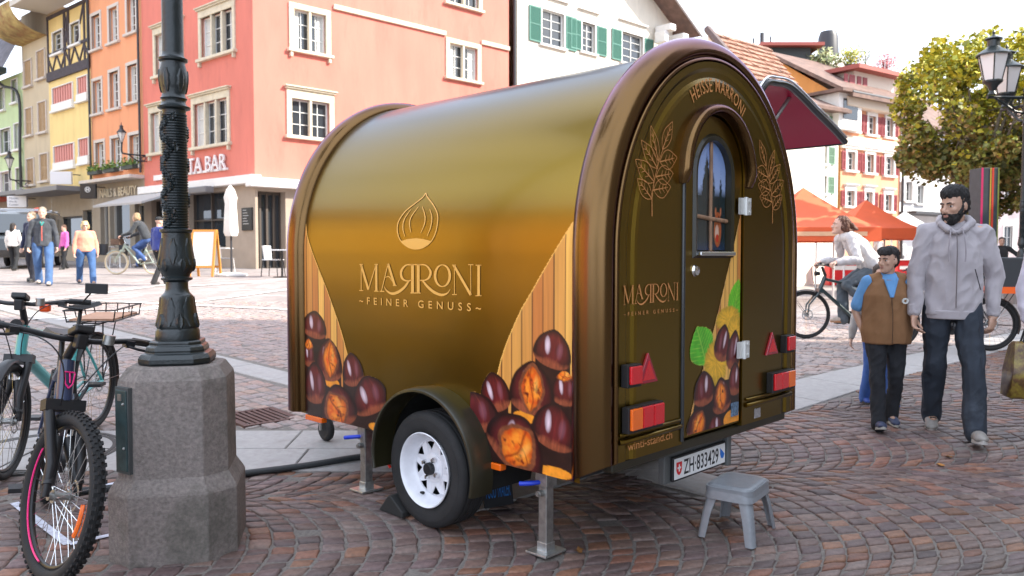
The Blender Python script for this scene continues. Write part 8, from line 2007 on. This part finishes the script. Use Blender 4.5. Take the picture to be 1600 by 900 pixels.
# ---------------------------------------------------------------- the rider on the right and her bicycle
gf = ground(1260, 529); wb = 1.08
rb, MR, IR = bicycle('dark city bicycle ridden to the left by the woman in the white pullover', (gf[0] + wb, gf[1] + 0.02), R(180), wb=wb, r=0.34, tw=0.019, frame=(0.02, 0.04, 0.045), hbw=0.30, hbz=1.04, mud=True, rack=True, lamp=True)
def rider(label, gp, wbv, I, H, skin, top, bottom, shoes, hair, kind, lean, rz=R(-90), **kw):
    """rider of a bicycle heading to the picture's left; local -y is the riding direction"""
    SDp, HB, BB = I['SD'], I['hb'], I['BB']; y = lambda x: -(x - 0.0)
    base = (gp[0] + wbv, gp[1])        # below the rear hub
    px_ = SDp.x; pel = Vector((0, -px_, SDp.z + 0.10)); L_ = .33 * H
    ch = pel + Vector((0, -math.sin(lean) * L_ * .62, math.cos(lean) * L_ * .62)); nk = pel + Vector((0, -math.sin(lean * 1.06) * L_, math.cos(lean * 1.06) * L_)); J = dict(pelvis=tuple(pel), waist=tuple(pel.lerp(ch, .45)), chest=tuple(ch), neck=tuple(nk), head=tuple(nk + Vector((0, -.065, .125 * H / 1.7))))
    for s, q in ((1, 'L'), (-1, 'R')):
        J['hip' + q] = (s * .09, pel.y, pel.z - .02); a = -0.5 if s < 0 else math.pi - 0.5
        ft = Vector((s * .12, -(BB.x + .17 * math.cos(a)) + 0.06, BB.z + .17 * math.sin(a) + .10)); J['ank' + q] = tuple(ft)
        hp_ = Vector(J['hip' + q]); d = ft - hp_; L1, L2 = .245 * H, .24 * H; D = min(d.length, (L1 + L2) * .995); a_ = (L1 * L1 - L2 * L2 + D * D) / (2 * D); hgt = math.sqrt(max(0, L1 * L1 - a_ * a_)); fwd_ = Vector((0, -1, 0)); dn = d.normalized(); perp = (fwd_ - dn * fwd_.dot(dn)).normalized(); J['knee' + q] = tuple(hp_ + dn * a_ + perp * hgt)
        J['sh' + q] = tuple(nk + Vector((s * .175 * H / 1.7, .02, -.05))); J['wr' + q] = (s * (I['hbw'] if 'hbw' in I else .28), -(HB.x - .09) , HB.z + .045)
        sh, wr = Vector(J['sh' + q]), Vector(J['wr' + q]); d = wr - sh; L1, L2 = .18 * H, .155 * H; D = min(d.length, (L1 + L2) * .99); J['wr' + q] = tuple(sh + d.normalized() * D); a_ = (L1 * L1 - L2 * L2 + D * D) / (2 * D); hgt = math.sqrt(max(0, L1 * L1 - a_ * a_)); dn = d.normalized(); o_ = Vector((s * .4, .2, -1)); perp = (o_ - dn * o_.dot(dn)).normalized(); J['el' + q] = tuple(sh + dn * a_ + perp * hgt)
    return person(label, (base[0], base[1], gz(*base)), rz, H, J, skin, top, bottom, shoes, hair, kind=kind, hands={'L': dict(d=(0, -1, -.3), n=(0, 0, -1), curl=1.0), 'R': dict(d=(0, -1, -.3), n=(0, 0, -1), curl=1.0)}, **kw)
rider('woman in a white pullover and grey jeans riding a bicycle behind the boy', gf, wb, IR, 1.86, SKIN['light'], mat('cream_pullover', (0.56, 0.53, 0.53), 0.95, var=0.06, vscale=8, bump=0.3, bscale=260, sheen=0.3), (0.085, 0.105, 0.125), (0.50, 0.40, 0.33), (0.10, 0.035, 0.018), 'windblown', R(39), look=(0, R(-8)), near=True, fat=1.0, topw=1.08, legw=1.1, shoe_sole=(0.4, 0.2, 0.1))
# cargo bicycle behind the man
gc = ground(1546, 548)
bicycle('dark cargo bicycle with an orange band round its box, half hidden behind the man', (gc[0], gc[1]), R(172), wb=1.15, r=0.33, tw=0.026, frame=(0.03, 0.03, 0.035), rack='crate', hbz=1.0, mud=True)
# ---------------------------------------------------------------- people across the square, left
gl = ground(182, 429); wbl = 1.08
lb, ML, IL = bicycle('pale mint city bicycle with cream tyres and a front basket, ridden across the square', (gl[0] + wbl, gl[1] + 0.02), R(180), wb=wbl, r=0.345, tw=0.026, frame=(0.42, 0.50, 0.42), tyre=(0.62, 0.52, 0.36), rimc=(0.6, 0.6, 0.58), step=True, hbw=0.28, hbz=1.06, basket=True, mud=True, light_parts=True)
rider('fair haired rider in a dark grey hooded jacket and blue jeans on the mint bicycle', gl, wbl, IL, 1.72, SKIN['light'], (0.032, 0.036, 0.042), (0.05, 0.10, 0.26), (0.5, 0.46, 0.44), (0.36, 0.24, 0.13), 'bob', R(26), fat=1.02)
def walker(label, px, py_foot, py_head, rz, skin, top, bottom, shoes, hair, **kw):
    g = ground(px, py_foot); H = float((py_foot - py_head) / F * g[1]) * kw.pop('hs', 1.0); J = stand(H, kw.pop('stride', 0.3), lead=kw.pop('lead', 1), arms=kw.pop('arms', (0.03, 0.03)), fwd=kw.pop('fwd', (0.05, 0.05)), lift=0.03, wide=kw.pop('wide', 1.2))
    print('walker', label[:30], round(H, 2), [round(float(v), 1) for v in g]); return person(label, (g[0], g[1]), R(rz), H, J, skin, top, bottom, shoes, hair, **kw), J, H, g
(w1_, J1, H1_, g1_) = walker('man in a dark grey fleece jacket and blue jeans carrying a lime green bag', 69, 445, 323, 22, SKIN['light'], mat('grey_fleece', (0.055, 0.06, 0.07), 0.95, var=0.3, vscale=5), (0.06, 0.125, 0.27), (0.60, 0.5, 0.42), (0.30, 0.24, 0.18), kind='short', legw=1.15, hem=0.03, stride=0.5, wide=1.3)
c = MB(); c.tube(spline([(0, -.12, .80 * H1_), (0, -.165, .70 * H1_), (0, -.17, .56 * H1_)], 5), .012, 6); c.build('jacket_zip', mat('zip_red', (0.5, 0.09, 0.07), 0.6), w1_[0])
c = MB(); c.tube([(-.03, -.115, .80 * H1_), (0, -.165, .755 * H1_), (.03, -.115, .80 * H1_)], .022, 8); c.build('collar_shirt', mat('teal_shirt', (0.03, 0.22, 0.2), 0.8), w1_[0])
gb = ground(54, 434); bg = thing('carrier_bag', 'lime green carrier bag held by the man in the grey fleece', 'bag', (float(gb[0]), float(g1_[1]) - 0.05, float(g1_[2]) + 0.16)); c = MB()
c.add([(x, y, z) for z, d, w in ((0, .06, .10), (.06, .085, .12), (.34, .07, .12), (.46, .02, .11)) for x, y in ((-w, -d), (w, -d), (w, d), (-w, d))], [(i * 4 + k, i * 4 + (k + 1) % 4, (i + 1) * 4 + (k + 1) % 4, (i + 1) * 4 + k) for i in range(3) for k in range(4)] + [(0, 1, 2, 3), (12, 13, 14, 15)]); c.build('bag_body', mat('lime_plastic', (0.36, 0.62, 0.02), 0.4), bg, smooth=60); c = MB(); c.tube([(-.06, 0, .45), (-.02, 0, .58), (.02, 0, .58), (.06, 0, .45)], .012, 6); c.build('handle', MATS['lime_plastic'], bg)
walker('curly blonde woman in a peach jacket and wide blue jeans with sunglasses', 135, 443, 345, 32, SKIN['light'], (0.66, 0.30, 0.20), (0.045, 0.105, 0.24), (0.35, 0.22, 0.16), (0.62, 0.46, 0.22), kind='curly', glasses=True, fat=1.2, legw=1.25, stride=0.55, lead=1, wide=1.5)
walker('dark haired woman in a white jacket seen from behind at the left edge', 22, 423, 348, 176, SKIN['light'], (0.70, 0.68, 0.66), (0.02, 0.022, 0.025), (0.02, 0.02, 0.02), (0.02, 0.016, 0.016), kind='long', stride=0.2, fat=1.05)
walker('woman in a bright pink top looking down, behind the walking pair', 102, 421, 351, -40, SKIN['light'], (0.66, 0.12, 0.42), (0.015, 0.015, 0.018), (0.03, 0.03, 0.03), (0.10, 0.05, 0.03), kind='short', look=(0.2, R(20)), stride=0.2)
walker('person in a navy coat mostly hidden behind the man in the grey fleece', 52, 440, 330, -20, SKIN['light'], (0.015, 0.02, 0.055), (0.02, 0.02, 0.03), (0.03, 0.03, 0.03), (0.2, 0.15, 0.1), kind='short', stride=0.2)
wj = walker('man in a navy tracksuit top and black cap walking away beside the lamp post', 250, 446, 338, 150, SKIN['light'], (0.025, 0.04, 0.20), (0.016, 0.016, 0.018), (0.04, 0.03, 0.03), (0.5, 0.5, 0.48), kind='short', cap=(0.012, 0.012, 0.013), stride=0.5, fat=1.08)
# people further right among the tents
walker('person with dark arms raised behind the rider under the orange tent', 1290, 432, 356, -60, SKIN['tan'], (0.02, 0.02, 0.022), (0.05, 0.03, 0.03), (0.03, 0.03, 0.03), (0.02, 0.015, 0.01), kind='short', hs=1.0)
walker('person standing behind the red counter between the boy and the rider', 1371, 430, 368, 10, SKIN['tan'], (0.45, 0.4, 0.38), (0.04, 0.04, 0.05), (0.03, 0.03, 0.03), (0.03, 0.02, 0.02), kind='short')
walker('person in a white top standing by the far white tent', 1407, 428, 372, 0, SKIN['light'], (0.66, 0.66, 0.66), (0.3, 0.3, 0.32), (0.05, 0.05, 0.05), (0.15, 0.1, 0.06), kind='short')
walker('person in a black top with an arm stretched out beside the far lamp', 1563, 462, 370, -20, SKIN['tan'], (0.016, 0.016, 0.018), (0.2, 0.2, 0.22), (0.03, 0.03, 0.03), (0.03, 0.02, 0.02), kind='short', arms=(0.28, 0.05), fwd=(0.1, 0.05))
# ================================================================ tents, café things, vehicles, trees
m_tent = mat('orange_canvas', (0.72, 0.115, 0.035), 0.7, var=0.06, vscale=3, bump=0.1, bscale=30); m_tentw = mat('pale_canvas', (0.74, 0.44, 0.26), 0.7, var=0.05)
def tent(label, peak, eave_l, eave_r, Y, print_=False):
    """pop-up tent: pyramid roof with valance on four legs; corner pixels give its size"""
    l, r_ = atdist(*eave_l, Y), atdist(*eave_r, Y); W_ = float(r_[0] - l[0]); cx = float(l[0] + r_[0]) / 2; ze = float((l[2] + r_[2]) / 2); zg = gz(cx, Y + W_ / 2); pk = float(atdist(*peak, Y + W_ / 2)[2])
    t = thing('market_tent', label, 'tent', (cx, Y + W_ / 2, zg), rz=R(0), group=None); h = W_ / 2; E = ze - zg; Pk = pk - zg
    c = MB(); n = 6
    for a, b in (((-h, -h), (h, -h)), ((h, -h), (h, h)), ((h, h), (-h, h)), ((-h, h), (-h, -h))):
        V = []
        for i in range(n + 1):
            u = i / n; zz = E + (Pk - E) * (u ** 1.25)
            V += [(a[0] * (1 - u), a[1] * (1 - u), zz), (b[0] * (1 - u), b[1] * (1 - u), zz)]
        c.add(V, [(2 * i, 2 * i + 1, 2 * i + 3, 2 * i + 2) for i in range(n)])
    roof = c.build('canopy', m_tent, t, smooth=40)
    c = MB()
    for a, b in (((-h, -h), (h, -h)), ((h, -h), (h, h)), ((h, h), (-h, h)), ((-h, h), (-h, -h))): c.quad((a[0], a[1], E), (b[0], b[1], E), (b[0], b[1], E - 0.32), (a[0], a[1], E - 0.32))
    c.build('valance', m_tent, roof)
    if print_:
        c = MB(); c.add([(x * h, -h - 0.012 + 0.0, E - z) for x, z in ((-.9, .10), (.75, .10), (.75, .2), (-.9, .2))], [(0, 1, 2, 3)]); c.build('valance_stripe', m_tentw, roof)
    for sx in (-1, 1):
        for sy in (-1, 1): l_ = MB(); l_.cyl((sx * (h - .05), sy * (h - .05), gz(cx + sx * h, Y + h + sy * h) - zg), (sx * (h - .05), sy * (h - .05), E), 0.03, n=8); l_.build('leg', m_whitetrim, t)
    return t
tent('orange market tent with a pointed roof, the nearer one behind the rider', (1286, 293), (1196, 356), (1378, 354), 18.5, True)
tent('orange market tent with a pointed roof, the farther one right of the rider', (1355, 312), (1318, 357), (1440, 356), 24.0)
tent('white topped market tent behind the orange ones', (1420, 330), (1392, 362), (1474, 360), 31.0).children[0].data.materials[0] = mat('white_canvas', (0.72, 0.70, 0.68), 0.7)
def counter(label, px0, px1, py0, py1, m, name='counter'):
    g = ground((px0 + px1) / 2, py1); a = atdist(px0, py1, g[1]); b = atdist(px1, py0, g[1]); t = thing(name, label, name.replace('_', ' '), (float(a[0]), float(g[1]), float(g[2]))); W_, H_ = float(b[0] - a[0]), float(b[2] - g[2])
    c = MB(); c.bx(0, W_, 0, 0.6, 0, H_ - 0.05); c.build('front', m, t, bevel=0.01); c = MB(); c.bx(-0.05, W_ + 0.05, -0.06, 0.66, H_ - 0.05, H_); c.build('top', m_whitetrim, t, bevel=0.008)
    c = MB(); c.bx(W_ * .1, W_ * .9, -0.008, -0.002, H_ * .55, H_ * .7); c.build('stripe', m_whitetrim, t)
    return t
m_redc = mat('red_panel', (0.60, 0.015, 0.02), 0.5)
counter('red counter with a white stripe under the nearer orange tent', 1296, 1345, 402, 446, m_redc); counter('red counter right of the boy under the farther tent', 1402, 1436, 405, 440, m_redc)
def pole_banner(label, px0, px1, pyt, pyb, m, nm='banner', cat='banner', d=0.05, stripes=None):
    g = ground((px0 + px1) / 2, pyb); a, b = atdist(px0, pyb, g[1]), atdist(px1, pyt, g[1]); t = thing(nm, label, cat, (float(a[0]), float(g[1]), float(g[2]))); W_, H_ = float(b[0] - a[0]), float(b[2] - g[2])
    c = MB(); c.bx(0, W_, 0, d, 0.1, H_); c.build('panel', m, t, bevel=0.01); c = MB(); c.bx(-0.02, W_ + 0.02, -0.1, d + 0.1, 0, 0.1); c.build('base', m_gut, t)
    for i, (x0, x1, col_) in enumerate(stripes or []):
        c = MB(); c.bx(W_ * x0, W_ * x1, -0.006, -0.001, 0.3, H_ - 0.002); c.build('stripe', mat('stripe_%d' % i, col_, 0.6), t)
    return t
pole_banner('dark striped column banner standing behind the man', 1528, 1562, 262, 470, mat('banner_grey', (0.045, 0.055, 0.065), 0.6, var=0.15, vscale=6), nm='striped_column', d=0.5, stripes=[(0.02, 0.13, (0.60, 0.02, 0.12)), (0.50, 0.56, (0.55, 0.36, 0.03)), (0.60, 0.70, (0.62, 0.05, 0.02)), (0.92, 0.99, (0.2, 0.24, 0.04))])
fl_g = ground(1424, 446); ft = thing('feather_flag', 'tall orange feather flag standing left of the man', 'flag', tuple(fl_g)); s_ = fl_g[1] / F
c = MB(); pts = [(0.0, 5), (0.9, 92), (0.55, 97), (0.1, 100), (-0.15, 96), (-0.35, 70), (-0.48, 40), (-0.5, 6)]
c.prism([((x * 13 - 2) * s_ + 0.14 * z * s_, z * s_) for x, z in pts], -0.01, 0.01); c.build('flag_cloth', mat('flag_orange', (0.75, 0.16, 0.04), 0.7), ft); c = MB(); c.tube([(0.13, 0, 0), (0.2 + 0.0, 0, 60 * s_), (0.28, 0, 98 * s_)], 0.02, 6); c.build('flag_pole', m_gut, ft)
c = MB(); c.bx(-0.02, 0.1, -0.016, -0.011, 18 * s_, 76 * s_); c.v = [(x + 0.14 * z * 0.9 - 0.08, y, z) for x, y, z in c.v]; c.build('flag_print', m_tentw, ft)
pole_banner('purple post standing under the orange tent', 1258, 1278, 352, 440, mat('purple_panel', (0.16, 0.07, 0.24), 0.6), nm='purple_post', cat='post', d=0.2)
# ---- left: shop front furniture
gA = ground(321, 432); at = thing('sidewalk_board', 'white A-frame menu board with an orange wooden frame on the pavement', 'sign', tuple(gA), rz=R(-6)); s_ = gA[1] / F; W_, H_ = 40 * s_, 74 * s_
RXa = Matrix.Rotation(R(-9), 4, 'X'); m_of = mat('orange_wood', (0.60, 0.25, 0.045), 0.6)
for sg in (1, -1):
    M_ = Matrix.Translation((0, sg * -0.25, 0)) @ Matrix.Rotation(R(-10 * sg), 4, 'X'); c = MB()
    for x in (-W_ / 2, W_ / 2 - 0.06): c.bx(x, x + 0.06, -0.02, 0.02, 0, H_)
    c.bx(-W_ / 2 + .06, W_ / 2 - .06, -0.018, 0.018, H_ - 0.06, H_); c.bx(-W_ / 2 + .06, W_ / 2 - .06, -0.018, 0.018, 0.24, 0.30); c.v = [tuple(M_ @ Vector(p)) for p in c.v]; fo_ = c.build('board_frame', m_of, at)
    c = MB(); c.bx(-W_ / 2 + .06, W_ / 2 - .06, -0.008, 0.008, 0.30, H_ - .06); c.v = [tuple(M_ @ Vector(p)) for p in c.v]; c.build('board_face', mat('whiteboard', (0.78, 0.77, 0.75), 0.5), fo_)
gU = ground(362, 431); ut = thing('closed_parasol', 'furled white parasol on a stand in front of the beige shop pier', 'parasol', tuple(gU)); s_ = gU[1] / F
c = MB(); c.cyl((0, 0, 0), (0, 0, 138 * s_), 0.03, n=8); c.build('pole', m_gut, ut); c = MB(); c.lathe([(0.42, 0), (0.42, 0.05), (0.1, 0.1)], 20); c.build('base', m_whitetrim, ut)
c = MB(); n = 18; c.lathe([(r_ * s_, z * s_) for r_, z in ((9, 62), (11, 68), (9.5, 90), (8, 112), (9.5, 122), (6, 134), (1, 141))], n, wob=lambda r_, z, a: r_ * (1 + 0.14 * math.cos(a * 6 + z))); c.build('canopy', mat('parasol_white', (0.72, 0.69, 0.64), 0.8, var=0.06), ut, smooth=60)
def on_facade(px0, px1, py0, py1, off, fac, name, label, cat, m):
    x0, z1 = fac.px(px0, py0, -off); x1, _ = fac.px(px1, py0, -off); _, z0 = fac.px((px0 + px1) / 2, py1, -off); p = fac.at(x0, -off); t = thing(name, label, cat, (p[0], p[1], z0), rz=fac.rz); c = MB(); c.bx(0, x1 - x0, 0, 0.05, 0, z1 - z0); c.build('panel', m, t, bevel=0.008); return t, x1 - x0, z1 - z0
mt, W_, H_ = on_facade(377, 393, 325, 360, 0.06, FL, 'menu_board', 'black menu board with chalk lines on the beige pier', 'sign', mat('menu_black', (0.015, 0.016, 0.018), 0.5))
c = MB()
for i in range(6): c.bx(W_ * .15, W_ * (.5 + .3 * ((i * 7) % 3) / 3), -0.006, -0.001, H_ * (.88 - .12 * i), H_ * (.905 - .12 * i))
c.build('chalk_lines', mat('chalk', (0.5, 0.5, 0.5), 0.9), mt, kind='stuff')
bt, W_, H_ = on_facade(253, 268, 298, 336, 0.9, FL, 'advert_panel', 'white panel with a bright blue field half hidden by the lamp post', 'sign', white_paint)
c = MB(); c.bx(W_ * .2, W_, -0.008, -0.002, H_ * .35, H_ * .9); c.build('blue_field', mat('cyan_print', (0.02, 0.45, 0.75), 0.5), bt); c = MB(); c.cyl((W_ / 2, 0.02, -2.4), (W_ / 2, 0.02, 0), 0.04, n=8); c.build('post', m_gut, bt)
def chair(label, px, py, rz, m, frame):
    g = ground(px, py); t = thing('cafe_chair', label, 'chair', tuple(g), rz=R(rz), group='café chairs'); c = MB(); c.bx(-.22, .22, -.22, .22, .44, .47); c.build('seat', m, t, bevel=0.01); c = MB(); V = []
    for i in range(7): a = R(-60 + 20 * i); V += [(.23 * math.sin(a) * 1.0, .22 * math.cos(a) + 0.02, .47), (.25 * math.sin(a), .26 * math.cos(a) + 0.04, .84)]
    c.add(V, [(2 * i, 2 * i + 2, 2 * i + 3, 2 * i + 1) for i in range(6)]); c.build('backrest', m, t, smooth=60)
    for sx in (-1, 1):
        for sy in (-1, 1): l_ = MB(); l_.cyl((sx * .23, sy * .24, 0), (sx * .20, sy * .20, .45), .014, n=6); l_.build('leg', frame, t)
    return t
def table(label, px, py, m, frame):
    g = ground(px, py); t = thing('cafe_table', label, 'table', tuple(g), group='café tables'); c = MB(); c.bx(-.35, .35, -.35, .35, .71, .74); c.build('table_top', m, t, bevel=0.008); c = MB(); c.cyl((0, 0, .02), (0, 0, .71), .03, n=8); c.build('column', frame, t); c = MB(); c.lathe([(.24, 0), (.24, .015), (.04, .03)], 16); c.build('foot', frame, t)
m_alu = mat('aluminium', (0.55, 0.56, 0.58), 0.35, 0.8); m_wc = mat('white_chair', (0.62, 0.62, 0.63), 0.5)
chair('black café chair with metal legs left of the mint bicycle', 160, 418, 30, black_plastic, m_alu); chair('black café chair standing behind the mint bicycle wheel', 188, 419, -20, black_plastic, m_alu)
table('pale topped café table left of the mint bicycle', 172, 417, m_alu, m_alu); chair('grey café chair right of the A-frame board', 352, 428, 100, mat('grey_weave', (0.2, 0.2, 0.21), 0.6), m_wc); table('pale café table behind the A-frame board', 342, 424, m_wc, m_alu)
chair('white backed café chair beside the trailer by the glass entrance', 427, 432, 80, m_wc, black_plastic); table('white topped café table with a dark foot next to the trailer', 441, 433, m_wc, black_plastic)
# ---- dark van parked at the left edge
gv = ground(38, 417); vt = thing('dark_van', 'dark van with a roof rack parked in the street at the left edge', 'van', tuple(gv), rz=R(-90 + 20)); 
m_van = mat('black_car_paint', (0.012, 0.014, 0.016), 0.2, coat=0.8)
c = MB(); prof = [(-2.4, .35), (2.3, .35), (2.42, .6), (2.35, 1.0), (1.75, 1.15), (1.15, 1.85), (.9, 1.95), (-2.2, 1.95), (-2.42, 1.8), (-2.48, .9)]
c.prism(prof, -0.92, 0.92); c.build('body', m_van, vt, bevel=0.06, bseg=3)
for side in (-1, 1):
    c = MB()
    for x0, x1 in ((-2.2, -1.2), (-1.1, -.1), (0.0, .95)): c.add([(x0, side * .926, 1.2), (x1, side * .926, 1.2), (x1 - (.25 if x1 > .9 else .03), side * .926, 1.78), (x0 + .05, side * .926, 1.78)], [(0, 1, 2, 3)])
    c.build('side_window', glass_dark, vt)
c = MB(); c.add([(1.78, -.78, 1.18), (1.78, .78, 1.18), (1.2, .72, 1.84), (1.2, -.72, 1.84)], [(0, 1, 2, 3)]); c.v = [(x + .02, y, z + .02) for x, y, z in c.v]; c.build('windscreen', glass_dark, vt)
c = MB(); c.add([(-2.475, -.78, 1.15), (-2.475, .78, 1.15), (-2.445, .74, 1.75), (-2.445, -.74, 1.75)], [(0, 1, 2, 3)]); c.v = [(x - .015, y, z) for x, y, z in c.v]; c.build('rear_window', glass_dark, vt)
for x in (-1.5, 1.5):
    for sy in (-1, 1): c = MB(); c.torus((x, sy * .84, .33), .25, .085, 24, 8, ax=Matrix.Rotation(R(90), 3, 'X')); w_ = c.build('wheel', black_rubber, vt, smooth=50); c = MB(); c.lathe([(.2, -.03), (.2, .03), (0, .05)], 16, (x, sy * .88, .33), Matrix.Rotation(R(90), 3, 'X')); c.build('rim', m_alu, w_, smooth=40)
c = MB()
for sy in (-.8, .8): c.tube([(-2.2, sy, 1.96), (-2.1, sy, 2.04), (.7, sy, 2.04), (.8, sy, 1.96)], .022, 6)
for x in (-1.6, -.5, .5): c.tube([(x, -.85, 2.06), (x, .85, 2.06)], .025, 6)
c.build('roof_rack', m_alu, vt)
for sy in (-1, 1):
    c = MB(); c.box((2.38, sy * .7, .85), (.06, .3, .16)); c.build('headlight', m_whitetrim, vt, bevel=.02); c = MB(); c.box((-2.47, sy * .82, 1.0), (.05, .12, .5)); c.build('tail_light', m_dkred, vt, bevel=.02)
# ---------------------------------------------------------------- trees
m_leaf = attr_mat('leaf_tint', 0.6)
def plane_tree(label, x, y, trunk_h, cz, rx, rz_, n, seed, cols_low, cols_top, leaf=0.19):
    rr = random.Random(seed); z0 = gz(x, y); t = thing('plane_tree', label, 'tree', (x, y, z0)); m_bark = mat('plane_bark', (0.17, 0.14, 0.10), 0.9, var=0.35, vscale=5, bump=0.7, bscale=25)
    tk = MB(); tk.tube([(0, 0, -.2), (.05, 0, trunk_h * .5), (0, .05, trunk_h), (.1, 0, cz)], [.26, .2, .17, .08], 12)
    tips = []
    for k in range(11):
        a = 2 * math.pi * k / 11 + rr.uniform(-.3, .3); e = rr.uniform(.1, 1.1); L_ = rx * rr.uniform(.6, .95)
        p0 = Vector((0, 0, trunk_h * rr.uniform(.85, 1.15))); p2 = Vector((L_ * math.cos(a) * math.cos(e), L_ * math.sin(a) * math.cos(e), cz - z0 * 0 + (rz_ * .8) * math.sin(e) - rz_ * .25)); p1 = p0.lerp(p2, .5) + Vector((0, 0, .25 * rr.random()))
        tk.tube([p0, p1, p2], [.085, .055, .02], 7); tips.append(p2)
        for q in range(3): d = Vector((rr.gauss(0, 1), rr.gauss(0, 1), rr.gauss(0, .7))) * rx * .18; s_ = p1.lerp(p2, rr.uniform(.2, .9)); tk.tube([s_, s_ + d], [.03, .01], 5); tips.append(s_ + d)
    tk.build('trunk', m_bark, t, smooth=60)
    cl = [(Vector((rr.gauss(0, 1), rr.gauss(0, 1), rr.gauss(0, 1))).normalized() * rr.random() ** .34 * 1.04, rr.uniform(.13, .32)) for _ in range(54)]
    V, Fc, C4 = [], [], []
    for i in range(n):
        c, cr = cl[rr.randrange(len(cl))]; d = Vector((rr.gauss(0, 1), rr.gauss(0, 1), rr.gauss(0, 1))).normalized() * rr.random() ** .4 * cr; q = c + d; p = Vector((q.x * rx, q.y * rx, cz + q.z * rz_))
        u = Vector((rr.gauss(0, 1), rr.gauss(0, 1), rr.gauss(0, .6))).normalized(); w = u.orthogonal().normalized(); w = Matrix.Rotation(rr.random() * 6.28, 3, u) @ w; s = leaf * rr.uniform(.6, 1.15); k = len(V)
        V += [p - u * s * .5, p - u * s * .15 + w * s * .42, p + u * s * .12 + w * s * .22 + u.cross(w) * s * .08, p + u * s * .55, p + u * s * .12 - w * s * .22 + u.cross(w) * s * .08, p - u * s * .15 - w * s * .42]; Fc.append((k, k + 1, k + 2, k + 3, k + 4, k + 5))
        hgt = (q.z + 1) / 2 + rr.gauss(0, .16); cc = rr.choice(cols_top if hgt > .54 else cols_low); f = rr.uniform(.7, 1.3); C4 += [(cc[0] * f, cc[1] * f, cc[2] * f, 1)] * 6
    me = bpy.data.meshes.new('crown'); me.from_pydata(V, [], Fc); me.materials.append(m_leaf); me.update(); set_tint(me, C4); o = bpy.data.objects.new('crown', me); col.objects.link(o); o.parent = t; o['kind'] = 'stuff'
    return t
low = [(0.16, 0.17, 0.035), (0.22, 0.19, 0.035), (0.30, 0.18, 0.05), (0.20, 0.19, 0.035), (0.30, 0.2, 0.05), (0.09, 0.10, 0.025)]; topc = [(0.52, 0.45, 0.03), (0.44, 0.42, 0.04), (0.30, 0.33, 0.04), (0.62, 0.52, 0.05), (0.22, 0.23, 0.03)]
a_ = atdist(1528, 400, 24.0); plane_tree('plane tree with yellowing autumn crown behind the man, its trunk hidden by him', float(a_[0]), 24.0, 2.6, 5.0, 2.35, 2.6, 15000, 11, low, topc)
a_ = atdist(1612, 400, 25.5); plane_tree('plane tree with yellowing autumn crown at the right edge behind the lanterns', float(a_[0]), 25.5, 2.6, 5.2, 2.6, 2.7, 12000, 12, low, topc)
plane_tree('plane tree on the right of the square, outside the picture', 17.5, 12.5, 2.6, 5.4, 3.4, 3.2, 5000, 13, low, topc, 0.3); plane_tree('second plane tree on the right of the square, outside the picture', 22.0, 17.5, 2.6, 5.4, 3.2, 3.2, 4500, 14, low, topc, 0.3)  # two unseen trees added to darken what the trailer's rear reflects
